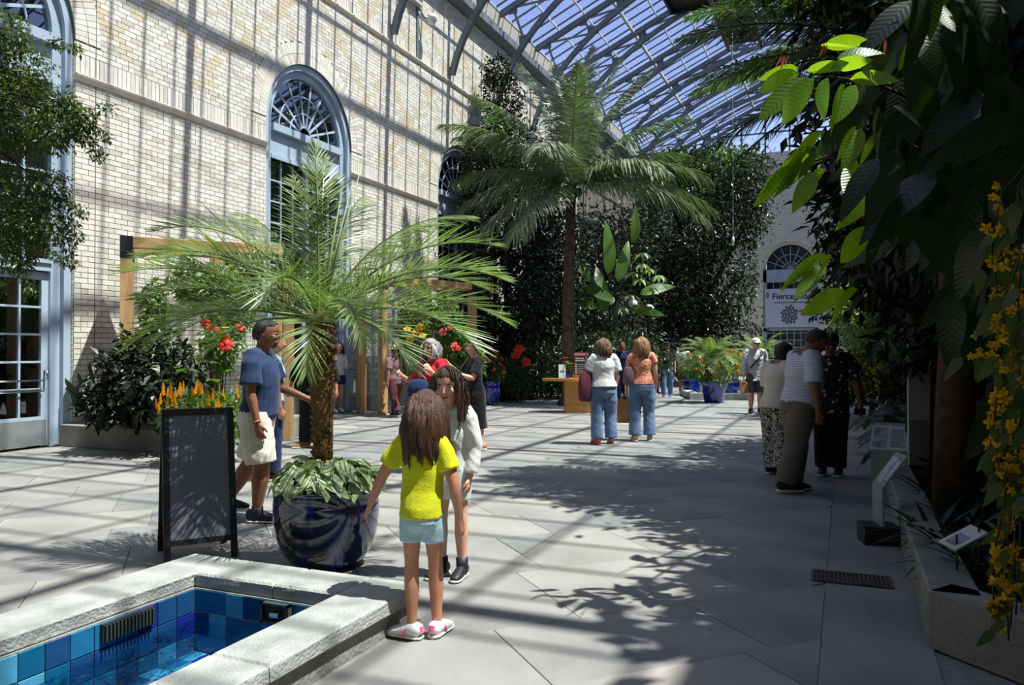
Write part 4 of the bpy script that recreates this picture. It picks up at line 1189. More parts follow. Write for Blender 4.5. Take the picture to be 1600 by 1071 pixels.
for k in range(34):
    a = k * 2.4; r = .34 * math.sqrt(k / 34); m.ball((-.1 + r * math.cos(a) * 1.4, -.014, zb0 + .75 + r * math.sin(a) * 1.6), (.07, .003, .09), 6)
tag(obj('printed_flowers', m, M('banner_print', srgb(70, 74, 92), srgb(96, 90, 110), .7), bn), kind='stuff')
m = MB(); m.ball((-1.34, -.014, zb1 - .38), (.09, .003, .2), 8); m.ball((.7, -.014, zb0 + .95), (.34, .003, .12), 8); obj('printed_red_bloom', m, M('banner_red', srgb(196, 120, 126), srgb(170, 90, 110), .7), bn)

# ================================================================== RIGHT BED
KX = 0.38
rb = thing('right_planting_bed', 'raised planting bed with a concrete kerb along the right side', 'planter', (0, 0, 0))
CNR = Vector((KX, 4.42, 0)); DGE = CNR + Vector((1.15, -1.10, 0))
ys = [4.42, 5.6, 7.2, 9.2, 11.6, 14.5]
for a, b in zip(ys, ys[1:]):
    m = MB(); m.box(KX, KX + .24, a + (.0 if a > 5 else 0), b - .005, 0, .28, bev=.012); obj('kerb_stone', m, MT['curb'], rb)
dv = (DGE - CNR).normalized(); nv = Vector((-dv.y, dv.x, 0))
m = MB(); q = [CNR, DGE, DGE + nv * .24, Vector((KX + .24, 4.522, 0)), Vector((KX + .12, 4.60, 0))]
m.prism([(p.x, p.y) for p in q], 'z', 0, .28); obj('kerb_stone', m, MT['curb'], rb)
m = MB(); m.prism([(KX + .2, 4.6), (DGE.x + .1, DGE.y + .2), (XR - .05, DGE.y + .2), (XR - .05, 40), (KX + 1.5, 40), (KX + .2, 14.5)], 'z', -.01, .22); obj('soil', m, MT['soil'], rb)
fg = thing('floor_grate', 'rusty iron drain grate set in the paving near the kerb', 'grate', G(1328, 905), 0.03)
RST = M('rusty_iron', srgb(96, 84, 70), srgb(60, 54, 48), .8, .3, 20)
m = MB(); m.box(-.22, .22, -.115, .115, .001, .004); obj('drain_shade_sheet', m, MT['blackmetal'], fg)  # black sheet stands in for the unlit hole below the bars
m = MB()
for (x0, x1, y0, y1) in ((-.24, .24, -.13, -.11), (-.24, .24, .11, .13), (-.24, -.22, -.11, .11), (.22, .24, -.11, .11)): m.box(x0, x1, y0, y1, .001, .012)
obj('grate_frame', m, RST, fg)
for k in range(17):
    x = -.205 + k * .0256; m = MB(); m.box(x - .007, x + .007, -.11, .11, .003, .012); obj('grate_bar', m, RST, fg)
# frosted panel
fp = thing('frosted_panel', 'tall frosted white panel with rounded top standing in the right bed', 'panel', P(1441, 8.0), YAW + .15)
zt = ZH(524, 8.0); w2 = .165
m = MB(); prof = [(-w2, .2), (w2, .2), (w2, zt - .03), (w2 - .03, zt)] + [(-w2 + .11 - .11 * math.sin(a), zt - .11 + .11 * math.cos(a)) for a in [PI / 2 * i / 6 for i in range(7)]]
m.prism(prof, 'y', -.012, .012); obj('panel_sheet', m, M('frosted_acrylic', srgb(196, 204, 196), srgb(176, 186, 180), .3, .5, 2), fp)
m = MB(); m.prism([(-w2, .2), (w2, .2), (w2, .78), (-w2, .78)], 'y', -.016, -.012); obj('lower_backing', m, M('grey_backing', srgb(150, 154, 150), srgb(136, 140, 138), .5), fp)
# interpretive signs
PRM = M('printed_sign_face', srgb(196, 200, 210), srgb(120, 124, 140), .35, .4, 9)
def desk_sign(name, label, loc, rz, w, d, h, foot_mat, base):
    t = thing(name, label, 'sign', loc, rz)
    m = MB(); m.box(-w / 2 * base, w / 2 * base, -d / 2, d / 2, 0, .16, bev=.004); obj('sign_foot', m, foot_mat, t)
    return t
s1 = thing('interpretive_sign', 'grey box sign with sloping printed top beside the frosted panel', 'sign', P(1390, 8.3), YAW - .55)
zt = ZH(660, 8.3); zl = ZH(690, 8.3)
m = MB(); m.prism([(-.16, .10), (.16, .10), (.16, zt - .02), (-.16, zl - .08)], 'x', -.17, .17); obj('sign_box', m, M('sign_box_grey', srgb(170, 174, 172), srgb(150, 154, 152), .5), s1)
m = MB(); m.box(-.14, .14, -.13, .13, 0, .10); obj('sign_foot', m, MT['barkdark'], s1)
ang = math.atan2((zt - .02) - (zl - .08), .32)
m = MB(); m.box(-.18, .18, 0, .36, 0, .012); top = obj('sign_face', m, M('sign_face_white', srgb(214, 218, 224), srgb(204, 208, 214), .35), s1, loc=(0, -.165, zl - .082), rot=(ang, 0, 0))
m = MB(); m.box(-.16, -.02, .03, .15, .012, .0135); m.box(-.16, -.02, .17, .33, .012, .0135); obj('photographs', m, PRM, top)
m = MB()
for k in range(11): m.box(.01, .16 - .03 * (k % 3 == 2), .05 + k * .025, .058 + k * .025, .012, .0135)
tag(obj('printed_lines', m, MT['print'], top), kind='stuff')
s2 = thing('acrylic_sign_stand', 'clear acrylic sign stand on a black block beside the kerb', 'sign', P(1371, 6.05), math.radians(-76))
m = MB(); m.box(-.11, .11, -.13, .13, 0, .145, bev=.004); obj('sign_foot', m, MT['black'], s2)
ACR = M('acrylic_white_edge', srgb(150, 156, 156), srgb(128, 134, 136), .15, .6)
za, zb_ = ZH(760, 6.0), ZH(712, 6.0)
m = MB(); m.box(-.13, .13, -.008, .008, .145, za); obj('upright', m, ACR, s2)
m = MB(); m.box(-.13, .13, 0, .30, -.006, .006); f2 = obj('sign_face', m, ACR, s2, loc=(0, 0, za), rot=(.95, 0, 0))
m = MB(); m.box(-.11, .02, .03, .26, .006, .0075); m.box(.04, .11, .06, .24, .006, .0075); obj('photographs', m, PRM, f2)
s3 = thing('plant_label_sign', 'small white plant label on stakes among the dark bed leaves', 'sign', P(1517, 4.3) + Vector((0, 0, .22)), YAW + .2)
zz = ZH(835, 4.3) - .22
m = MB(); m.box(-.12, .12, 0, .11, -.006, .006); f3 = obj('label_plate', m, MT['white'], s3, loc=(0, 0, zz - .04), rot=(.22, -.32, .1))
m = MB(); m.box(-.10, .02, .02, .09, .006, .0075); obj('printed_block', m, PRM, f3)
m = MB(); m.tube([(-.08, .02, 0), (-.08, .02, zz)], .006, 6); m.tube([(.08, .04, 0), (.08, .04, zz + .02)], .006, 6); obj('stake', m, MT['blackmetal'], s3)
s4 = thing('small_pink_tag', 'small pink plant tag standing right of the frosted panel', 'plant tag', P(1467, 6.9) + Vector((0, 0, .2)), YAW)
zz = ZH(690, 6.9) - .2
m = MB(); m.box(-.045, .045, -.003, .003, -.06, .06); obj('tag_plate', m, M('pink_tag', srgb(206, 150, 150), srgb(196, 140, 140), .5), s4, loc=(0, 0, zz), rot=(-.3, .4, 0))
m = MB(); m.tube([(0, 0, 0), (0, 0, zz)], .005, 6); obj('tag_stem', m, MT['blackmetal'], s4)

# ================================================================== FAR POTS AND FAR POOL
FP_ = [(.0, .0), (.24, .0), (.26, .02), (.36, .42), (.40, .50), (.40, .56), (.37, .56), (.35, .48), (.0, .46)]
fp1 = P(1115, 22.4); pot('glazed_planter', 'bright blue glazed pot under the far feathery palm', fp1, 1.0, MT['pot_glaze_far'], 'cobalt blue pots', FP_, 1.1, False)
fp2 = P(1081, 26.2); pot('glazed_planter', 'blue pot of orange lantana left of the far palm', fp2, .92, MT['pot_glaze_far'], 'cobalt blue pots', sz=1.05, feet=False)
fp3 = P(1141, 25.0); pot('glazed_planter', 'blue pot of yellow flowers right behind the far palm', fp3, .92, MT['pot_glaze_far'], 'cobalt blue pots', sz=1.05, feet=False)
fp4 = P(764, 21.5); pot('glazed_planter', 'blue pot of orange spikes right of the woman in black', fp4, .9, MT['pot_glaze_far'], 'cobalt blue pots', sz=1.25, feet=False)
lp = thing('far_pool', 'distant low stone pool with pale blue tiled water feature', 'pool', P(1120, 24.6), YAW - .1)
for (x0, x1, y0, y1) in ((-.95, -.02, -.95, -.65), (.0, .95, -.95, -.65), (-.95, -.65, -.65, 1.6), (.65, .95, -.65, 1.6), (-.65, .65, 1.3, 1.6)):
    m = MB(); m.box(x0, x1, y0, y1, 0, .2, bev=.012); obj('coping_stone', m, MT['coping'], lp)
m = MB(); m.box(-.65, .65, -.65, 1.3, 0, .12); obj('water', m, M('far_water', srgb(120, 180, 210), srgb(80, 150, 190), .08, .6, 6, .5, 12), lp)
m = MB(); m.box(.4, .92, .9, 1.3, .2, .55, bev=.01); m.box(.1, .4, 1.0, 1.3, .2, .42, bev=.01); obj('tiled_spout', m, M('pale_blue_tile', srgb(140, 190, 214), srgb(110, 166, 196), .2, .5, 8), lp)
# ================================================================== TREES AND SHRUBS
def tree_at(name, label, cat, px, d, blobs, n, size, mat, base_z=0.0, **kw):
    """blobs as (px, py, half-width px, half-height px, depth offset, half-depth m) at that tree's distance"""
    base = P(px, d, base_z); out = []
    for (bx, by, rw, rh, dd, rd) in blobs:
        c = W(bx, by, d + dd) - base; s = (d + dd) / FOC
        out.append(((c.x, c.y, c.z), (rw * s * CA + rd * SA, rd * CA + rw * s * SA, rh * s)))
    return tree(name, label, cat, base, out, n, size, mat, **kw)
GR = 'dense trees along the far planting'
# left-hand mass, between the third window and the coconut palm
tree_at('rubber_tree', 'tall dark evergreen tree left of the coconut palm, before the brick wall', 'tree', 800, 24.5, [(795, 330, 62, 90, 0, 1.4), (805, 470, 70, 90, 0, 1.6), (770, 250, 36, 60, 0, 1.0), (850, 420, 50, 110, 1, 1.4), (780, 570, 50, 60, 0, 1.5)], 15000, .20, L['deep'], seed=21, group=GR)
tree_at('fig_tree', 'slim tree with pale glossy leaf clusters beside the third window', 'tree', 772, 24.5, [(762, 235, 30, 34, 0, .6), (790, 290, 26, 40, 0, .6), (745, 280, 18, 30, 0, .5), (775, 200, 18, 22, 0, .4)], 2600, .17, L['mid'], trunk_r=.07, seed=22, group=GR, asp=.38)
tree_at('dark_climber_tree', 'dark climber covered trunk rising beside the gutter behind palm fronds', 'tree', 790, 25.5, [(785, 150, 26, 50, 0, .6), (800, 240, 40, 60, 0, .8), (776, 110, 16, 26, 0, .4)], 4200, .16, L['deep'], trunk_r=.08, seed=23, group=GR)
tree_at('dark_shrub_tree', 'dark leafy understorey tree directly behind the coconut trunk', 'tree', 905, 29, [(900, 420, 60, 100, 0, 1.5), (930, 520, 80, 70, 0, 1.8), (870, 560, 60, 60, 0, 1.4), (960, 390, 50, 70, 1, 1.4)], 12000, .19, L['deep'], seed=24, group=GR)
tree_at('spreading_tree', 'large broad tree with top leaves coloured as sunlit, right of the coconut palm', 'tree', 1095, 35, [(1100, 290, 90, 55, 0, 2.2), (1060, 360, 70, 70, -1, 2.0), (1130, 340, 45, 60, 0, 2.0), (1040, 270, 45, 35, 0, 1.4), (1150, 260, 45, 30, 0, 1.4), (1075, 450, 66, 70, 0, 2.2), (1178, 330, 16, 40, 0, .8), (1165, 430, 12, 60, 0, .6)], 22000, .21, L['dark'], trunk_r=.3, seed=25, group=GR)
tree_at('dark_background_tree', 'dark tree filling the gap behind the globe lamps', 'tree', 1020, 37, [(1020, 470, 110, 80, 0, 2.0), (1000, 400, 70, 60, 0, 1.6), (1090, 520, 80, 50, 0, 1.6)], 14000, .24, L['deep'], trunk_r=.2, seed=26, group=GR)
tree_at('round_shrub', 'dark rounded shrub at the foot of the left-hand trees', 'shrub', 830, 23.5, [(825, 575, 55, 45, 0, .9), (790, 590, 40, 40, 0, .8), (865, 585, 30, 40, 1, .8)], 5200, .14, L['dark'], trunk_r=.05, seed=27)
tree_at('round_shrub', 'dark rounded shrub behind the reception desk and the two women', 'shrub', 950, 24.5, [(940, 560, 60, 42, 0, .9), (985, 565, 50, 40, 0, .9), (900, 575, 40, 36, 0, .8)], 5600, .15, L['dark'], trunk_r=.05, seed=28)
tree_at('round_shrub', 'dark shrub behind the far people left of the far palm', 'shrub', 1045, 33, [(1040, 560, 50, 32, 0, 1.0), (1090, 560, 50, 34, 0, 1.0)], 4200, .17, L['deep'], trunk_r=.05, seed=29)
# right-hand middle distance
tree_at('sun_toned_bush', 'bush with yellow-green leaves coloured as sunlit behind the three visitors on the right', 'shrub', 1362, 15.4, [(1350, 500, 34, 48, 0, .5), (1338, 455, 22, 24, 0, .3), (1368, 545, 26, 36, 0, .4)], 2200, .13, L['pale'], trunk_r=.05, seed=31, base_z=.2)  # pale leaf colour stands in for sun blocked by the trees
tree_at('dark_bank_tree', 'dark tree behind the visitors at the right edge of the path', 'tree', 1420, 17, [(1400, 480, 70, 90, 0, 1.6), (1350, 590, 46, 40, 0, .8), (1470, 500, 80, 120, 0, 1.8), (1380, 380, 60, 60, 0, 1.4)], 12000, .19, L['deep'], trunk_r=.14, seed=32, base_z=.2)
tree_at('yellow_flowering_shrub', 'shrub dotted with small yellow flowers beyond the floral shirt visitor', 'shrub', 1345, 15.5, [(1345, 575, 22, 26, 0, .4), (1362, 600, 20, 20, 0, .4)], 1300, .10, L['fig'], trunk_r=.03, seed=33, base_z=.2)
ysh = bpy.data.objects['yellow_flowering_shrub']
pm5 = blade(.06, .05, 4, .2, .3); pm5.materials.append(L['yellow'])
for k in range(70):
    q = W(rnd.uniform(1325, 1375), rnd.uniform(545, 615), 15.2 + rnd.uniform(-.3, .1)) - ysh.location
    place('flower', pm5, ysh, q, rvec(1), C(0, -1) + rvec(.4))

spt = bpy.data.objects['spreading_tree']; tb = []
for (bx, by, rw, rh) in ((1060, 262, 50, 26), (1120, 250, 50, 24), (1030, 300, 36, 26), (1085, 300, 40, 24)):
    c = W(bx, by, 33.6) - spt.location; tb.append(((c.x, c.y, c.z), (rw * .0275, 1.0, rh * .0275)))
cloud('sun_toned_foliage', tb, 4200, .2, L['mid'], spt, 36, .5, .2, .42)  # lighter leaf colour paints sunlight onto the crown top
# ---- coconut palm
cp = thing('coconut_palm', 'tall coconut palm with broad arching fronds behind the reception desk', 'palm', P(884, 21.2))
zc = ZH(290, 21.2)
m = MB(); m.tube([(0, 0, -.02), (.05, .05, .3), (.06, 0, zc * .4), (.12, 0, zc * .75), tuple(C(.16, 0, zc))], [.26, .19, .16, .14, .13], 12); obj('trunk', m, MT['bark'], cp, True)
cb = C(.16, 0, zc)
cf = [(40, 84, 4.9, .3), (300, 78, 4.6, .45), (330, 86, 4.3, .35), (282, 62, 4.6, .75), (272, 46, 4.7, .8), (262, 52, 4.2, 1.25), (85, 70, 4.6, .55), (70, 78, 4.5, .4), (95, 52, 4.3, .9), (80, 36, 4.2, .8), (100, 28, 4.4, 1.05),
      (92, 14, 4.7, .95), (105, 8, 4.6, 1.0), (268, 12, 3.9, 1.0), (250, -6, 3.5, .9), (228, -14, 3.2, .9), (285, 28, 4.0, .9), (180, 72, 3.9, .8), (200, 40, 3.6, 1.3), (0, 50, 4.0, 1.0), (340, 40, 4.0, 1.1), (30, 45, 4.0, 1.0), (130, 30, 3.6, 1.2)]
for i, (a, e, ln, dr) in enumerate(cf):
    link('frond', frond(tuple(cb), camaz(a), math.radians(e), ln * .88, dr, 110, .92, .042, .03, .75, .09, .03, 300 + i, 80, 26), L['coco'], cp)
for k in range(4):
    m = MB(); a = k * 1.6; m.ball(cb + Vector((.2 * math.cos(a), .2 * math.sin(a), -.2)), (.11, .11, .14), 10); obj('coconut', m, L['mid'], cp, True)

# ---- banana clump and umbrella tree
bl = [blade(1.6, .5, 10, .10, c, 1.2, .8, .012) for c in (.1, .3, .5)]
for me in bl: me.materials.append(L['banana'])
bp_ = thing('banana_clump', 'banana plant with broad upright translucent leaves under the coconut palm', 'plant', P(955, 26))
m = MB(); m.tube([(0, 0, 0), tuple(C(.05, 0, 1.8)), tuple(C(.2, 0, 3.0))], [.14, .11, .06], 10); obj('stem', m, L['mid'], bp_, True)
for (tx, ty, ax_, up, s_) in ((945, 490, -.1, 1.0, 1.7), (990, 380, .15, 1.0, 1.25), (965, 440, .3, .9, 1.5), (930, 450, -.5, .8, 1.3), (1000, 460, .9, .4, 1.3), (960, 470, -.9, .5, 1.3), (985, 480, .8, -.2, 1.2), (950, 430, .1, 1.0, 1.8), (935, 480, -.9, .2, 1.2)):
    place('leaf', bl[rnd.randrange(3)], bp_, W(tx, ty, 26) - bp_.location, C(ax_, rnd.uniform(-.4, .1), up), C(.2, -1, .3) + rvec(.25), s_ * .62)
ub = thing('umbrella_tree', 'young tree with pale palmate leaf rosettes right of the banana', 'plant', P(1000, 25.6))
m = MB(); m.tube([(0, 0, 0), tuple(C(-.15, 0, 1.6)), tuple(C(.1, 0, 3.1))], [.04, .03, .015], 7); obj('stem', m, MT['bark'], ub, True)
ul = blade(.42, .15, 5, .1, .5); ul.materials.append(L['pale'])
for (tx, ty) in ((1005, 395), (1015, 420), (1030, 430), (1000, 435), (985, 460), (1020, 450), (975, 480), (1003, 412), (990, 425)):
    c = W(tx, ty, 25.6) - ub.location
    for k in range(7):
        a = k * .9; place('leaf', ul, ub, c, (math.cos(a), math.sin(a), -.15), (0, 0, 1), rnd.uniform(.7, 1.1))

# ---- far feathery palms
for (px_, d_, zb, lab, ln, sd) in ((1110, 22.4, .55, 'feathery young date palm in the far bright blue pot', 1.0, 400), (1186, 27.5, .0, 'feathery young palm behind the man in the white cap', 1.25, 500)):
    t = thing('date_palm', lab, 'palm', P(px_, d_, zb), 0, 'far feathery palms')
    h = ZH(560, d_) - zb
    m = MB(); m.tube([(0, 0, 0), (.01, 0, h * .5), (0, 0, h)], [.10, .09, .12], 10); obj('trunk', m, bpy.data.materials['palm_trunk'], t, True)
    for k in range(26):
        e = 80 - k * 3.1
        link('frond', frond((0, 0, h), k * 2.4, math.radians(e), ln * rnd.uniform(.9, 1.1), 1.25, 44, .26, .016, .3, .15, .16, .012, sd + k), L['date'], t)
# ---- flowers in the far pots
def bouquet(name, label, base, z0, r, h, leaf, petal, n, nf, seed, fl_size=.07):
    t = thing(name, label, 'plant', (base.x, base.y, z0))
    cloud('foliage', [((0, 0, h * .5), (r, r, h * .55))], n, .11, leaf, t, seed)
    m = MB()
    for k in range(10): a = k * 2.4; m.tube([(0, 0, -.02), (r * .4 * math.cos(a), r * .4 * math.sin(a), h * .5), (r * .8 * math.cos(a), r * .8 * math.sin(a), h * .8)], .006, 4)
    tag(obj('stems', m, L['dark'], t), kind='stuff')
    pm_ = MB(); 
    for k in range(5):
        a = k * 1.2566; pm_.ball((fl_size * .5 * math.cos(a), fl_size * .5 * math.sin(a), 0), (fl_size * .42, fl_size * .42, fl_size * .2), 6)
    me = pm_.mesh('flower', True); me.materials.append(petal)
    for k in range(nf):
        a = k * 2.399; u = 1 - 1.4 * (k + .5) / nf; q = math.sqrt(max(0, 1 - u * u))
        c = Vector((r * q * math.cos(a) * 1.02, r * q * math.sin(a) * 1.02, h * .5 + h * .56 * u))
        place('flower', me, t, c, rvec(1), (c - Vector((0, 0, h * .5))), rnd.uniform(.7, 1.2))
    return t
bouquet('lantana', 'orange flowered lantana in the far left blue pot', fp2, .45, .42, .95, L['mid'], L['orange'], 800, 14, 41, .09)
bouquet('yellow_lantana', 'yellow and orange flowers behind the far feathery palm', fp3, .45, .5, 1.0, L['mid'], L['gold'], 800, 60, 42, .08)
bouquet('far_underplanting', 'pale leaves spilling over the far bright blue pot', fp1, .5, .42, .25, L['pale'], L['pale'], 700, 4, 43, .05)
bouquet('orange_spike_plant', 'orange and yellow flower spikes in the pot right of the woman in black', fp4, .5, .42, .95, L['fig'], L['orange'], 900, 26, 44, .08)

# ---- left bed: dark foliage, shrimp plant, pergola vines
tree_at('dark_foliage_plant', 'dark glossy foliage plant in the planter nearest the glass doors', 'shrub', 215, 11.5, [(205, 600, 38, 58, 0, .5), (235, 570, 34, 60, .2, .5), (180, 630, 28, 34, -.2, .4), (260, 610, 36, 46, -.3, .5)], 2400, .16, L['deep'], trunk_r=.03, seed=51, base_z=.27, asp=.5)
zp = thing('zamioculcas', 'arching stem plant with paired glossy leaves leaning towards the doors', 'plant', P(155, 11.3, .27))
lz = blade(.13, .06, 4, .15, .2); lz.materials.append(L['dark'])
for (tx, tz, sd) in ((-.42, .72, 1), (-.25, .8, 2), (-.1, .95, 3), (.12, .9, 4), (-.33, .5, 5)):
    pts = [Vector((0, 0, 0)), C(tx * .45, 0, tz * .65), C(tx, -.05, tz)]
    m = MB(); m.tube(pts, [.012, .010, .005], 6); obj('stem', m, L['dark'], zp, True)
    for k in range(9):
        s = .35 + .65 * k / 9; a = pts[1].lerp(pts[2], (s - .35) / .65); ax_ = (pts[2] - pts[1]).normalized()
        for q in (-1, 1): place('leaf', lz, zp, a, ax_ * .7 + C(0, -.3 * q, .6 * q), C(0, -1, .4), 1.1)
cr = thing('cordyline', 'red-tinged cordyline rosette rising behind the dark planter foliage', 'plant', P(213, 11.6, .27))
lc = blade(.62, .09, 6, .12, .35); lc.materials.append(L['fig']); lc2 = blade(.5, .08, 6, .12, .3); lc2.materials.append(L['brown'])
m = MB(); m.tube([(0, 0, 0), (0, 0, 1.3)], [.03, .02], 7); obj('stem', m, MT['bark'], cr)
for k in range(30):
    a = k * 2.4; place('leaf', lc if k % 4 else lc2, cr, (0, 0, .6 + .028 * k), (math.cos(a), math.sin(a), .9), (-math.cos(a), -math.sin(a), 1), rnd.uniform(.7, 1.1))
for (px_, d_, lab) in ((270, 11.2, 'broad green leaved ginger in the planter behind the chalkboard'), (345, 11.6, 'leafy shrub in the planter between chalkboard and navy shirt man')):
    t = thing('broad_leaf_plant', lab, 'plant', P(px_, d_, .27))
    lb = blade(.45, .15, 6, .1, .45); lb.materials.append(L['mid'])
    for k in range(16):
        a = k * 2.4; q = Vector((.25 * math.cos(a) * (k % 3) * .5, .25 * math.sin(a) * (k % 3) * .5, 0))
        m = MB(); m.tube([q * .3, q + Vector((0, 0, .25 + .05 * k))], .008, 5); obj('stem', m, L['mid'], t)
        place('leaf', lb, t, q + Vector((0, 0, .25 + .05 * k)), (math.cos(a), math.sin(a), .5), (-math.cos(a) * .5, -math.sin(a) * .5, 1), rnd.uniform(.7, 1.1))
def spike_mesh(c):
    m = MB()
    for k in range(9):
        z = .012 + k * .016; r = .024 * (1 - k / 11)
        for j in range(4):
            a = j * PI / 2 + k * .8; v = Vector((math.cos(a), math.sin(a), 0)); s_ = Vector((-math.sin(a), math.cos(a), 0))
            b = Vector((0, 0, z)); m.add([b, b + v * r + s_ * r * .5 + Vector((0, 0, .02)), b + v * r * .7 + Vector((0, 0, .045)), b + v * r - s_ * r * .5 + Vector((0, 0, .02))], [(0, 1, 2, 3)])
    me = bpy.data.meshes.new('flower_spike'); me.from_pydata(m.v, [], m.f); me.materials.append(c); me.update(); return me
spk = spike_mesh(L['gold'])
sh = thing('golden_shrimp_plant', 'golden shrimp plant with upright yellow flower spikes behind the chalkboard', 'plant', P(312, 10.3, .3))
cloud('foliage', [(tuple(C(.0, 0, .28)), (.5, .45, .3)), (tuple(C(.3, .1, .3)), (.35, .3, .3))], 900, .15, L['mid'], sh, 61, .5, .1, .36)
m = MB(); m.lathe([(.3, -.3), (.34, -.1), (.34, -.0), (.01, .0)], 14); obj('root_tub', m, MT['black'], sh)
for k in range(46):
    q = C(rnd.uniform(-.45, .5), rnd.uniform(-.4, .3), rnd.uniform(.33, .62))
    m = MB(); m.tube([(q.x * .6, q.y * .6, .1), tuple(q)], .004, 4); obj('flower_stem', m, L['mid'], sh)
    place('flower_spike', spk, sh, q, rvec(1).cross(Vector((0, 0, 1))), Vector((0, 0, 1)) + rvec(.15), rnd.uniform(.8, 1.15))
def vine(label, par, pts, n, size, mat, seed, flowers, z0=0.3):
    """climber on a pergola; pts are (px, py, d, rw px, rh px)"""
    base = P(pts[0][0], pts[0][2], z0); t = thing('flowering_vine', label, 'vine', base)
    bl_ = []
    for (bx, by, d, rw, rh) in pts:
        c = W(bx, by, d) - base; s = d / FOC; bl_.append(((c.x, c.y, c.z), (rw * s, rw * s * .6, rh * s)))
    cloud('foliage', bl_, n, size, mat, t, seed, .4, .3, .4)
    m = MB()
    for b in bl_: m.tube([(0, 0, 0), (b[0][0] * .4, b[0][1] * .4, b[0][2] * .6), b[0]], [.018, .012, .005], 5)
    obj('vine_stem', m, MT['bark'], t, True)
    fm = MB()
    for k in range(5):
        a = k * 1.2566; fm.ball((.045 * math.cos(a), .045 * math.sin(a), .005), (.045, .04, .014), 6, rot=Matrix.Rotation(a, 3, 'Z'))
    fm.ball((0, 0, .03), (.012, .012, .05), 6)
    meshes = {}
    for (bx, by, d, c, s) in flowers:
        if c not in meshes: meshes[c] = fm.mesh('flower', True); meshes[c].materials.append(L[c])
        q = W(bx, by, d) - base; place('flower', meshes[c], t, q, rvec(1), C(.3, -1, .4) + rvec(.3), s)
    return t
vine('pale leaved climber with red and yellow blooms inside the near pergola', p1, [(340, 455, 12.3, 46, 40), (300, 440, 12.6, 40, 30), (370, 480, 12.0, 30, 40), (345, 540, 11.8, 36, 40), (240, 480, 12.3, 24, 40), (380, 420, 12.6, 30, 26)], 4200, .13, L['pale'], 62,
     [(353, 541, 10.9, 'red', 1.4), (320, 505, 11.3, 'red', .9), (325, 512, 11.3, 'red', .8), (375, 512, 11.2, 'red', .9), (352, 512, 11.2, 'yellow', .7), (345, 520, 11.2, 'yellow', .7), (354, 528, 11.2, 'orange', .7), (338, 515, 11.2, 'red', .6)])
vine('climber with yellow and coral blooms on the farther pergola', p2, [(645, 505, 17.6, 26, 34), (690, 500, 18.6, 34, 40), (715, 540, 18.8, 30, 36), (650, 560, 17.6, 24, 40), (735, 560, 18.8, 24, 30)], 3600, .14, L['mid'], 63,
     [(636, 515, 17.0, 'yellow', 1.1), (648, 522, 17.0, 'yellow', 1.1), (655, 512, 17.0, 'yellow', 1.3), (640, 532, 17.0, 'yellow', 1.3), (695, 516, 18.0, 'pink', 1.0), (703, 512, 18.0, 'pink', .9), (691, 520, 18.0, 'pink', 1.3), (711, 540, 18.0, 'pink', 1.0), (716, 545, 18.0, 'red', .9), (708, 543, 18.0, 'pink', 1.2), (660, 525, 17.0, 'yellow', 1.2)], .0)
for (bx, by, d, lab) in ((808, 575, 22.4, 'red hibiscus bush at the edge of the dark planting left of the desk'),):
    t = thing('hibiscus', lab, 'shrub', P(bx, d))
    cloud('foliage', [((0, 0, .6), (.4, .4, .5)), ((0, 0, 1.1), (.3, .3, .3))], 700, .14, L['fig'], t, 64)
    m = MB(); m.tube([(0, 0, 0), (0, 0, 1.2)], [.03, .012], 6); obj('stem', m, MT['bark'], t)
    fm = MB()
    for k in range(5): a = k * 1.2566; fm.ball((.05 * math.cos(a), .05 * math.sin(a), 0), (.05, .045, .015), 6)
    me = fm.mesh('flower', True); me.materials.append(L['red'])
    for (qx, qy) in ((808, 550), (806, 556), (822, 566), (812, 546)): place('flower', me, t, W(qx, qy, 22.0) - t.location, rvec(1), C(0, -1, .3), 1.6)

# ---- overhanging tree at the left edge
lt = thing('overhanging_tree', 'small leaved tree drooping in front of the left glass doors', 'tree', P(-170, 7.0))
m = MB(); m.tube([(0, 0, 0), (.05, 0, 2.0), tuple(C(.2, 0, 3.4)), tuple(C(.5, 0, 4.4))], [.14, .11, .09, .05], 10); obj('trunk', m, MT['barkdark'], lt, True)
bl_ = []
for (bx, by, d, rw, rh) in ((20, 180, 7.0, 70, 70), (80, 200, 6.8, 50, 40), (30, 110, 7.1, 50, 50), (10, 330, 6.9, 60, 60), (60, 350, 6.8, 44, 40), (25, 395, 6.8, 36, 36), (95, 160, 6.8, 26, 24), (130, 185, 6.7, 22, 16), (-60, 250, 7, 80, 160), (70, 290, 6.8, 40, 30), (5, 50, 7, 40, 36)):
    c = W(bx, by, d) - lt.location; s = d / FOC; bl_.append(((c.x, c.y, c.z), (rw * s, rw * s * .8, rh * s)))
    m = MB(); m.tube([tuple(C(.2, 0, 3.2)), (c.x * .5, c.y * .5, c.z * .5 + 2.0), tuple(c)], [.03, .016, .006], 6); obj('branch', m, MT['barkdark'], lt, True)
cloud('foliage', bl_, 12500, .055, L['fig'], lt, 71, .35, .5, .42)
for i, (bx, by, ex, ey) in enumerate(((110, 170, 165, 215), (100, 190, 150, 232), (90, 310, 128, 330), (95, 350, 115, 415), (90, 180, 170, 168), (110, 150, 150, 245), (100, 330, 122, 372), (60, 380, 100, 408), (30, 400, 50, 455), (70, 60, 118, 75), (80, 215, 130, 205))):
    a, b = W(bx, by, 6.8) - lt.location, W(ex, ey, 6.7) - lt.location
    m = MB(); m.tube([a, a.lerp(b, .5) + Vector((0, 0, .03)), b], [.005, .003, .001], 4); obj('twig', m, MT['barkdark'], lt)
    bb = [(tuple(a.lerp(b, s)), (.055, .055, .045)) for s in (.1, .3, .5, .7, .9, 1.0)]
    cloud('twig_leaves', bb, 130, .05, L['fig'], lt, 80 + i, .3, .6, .42)

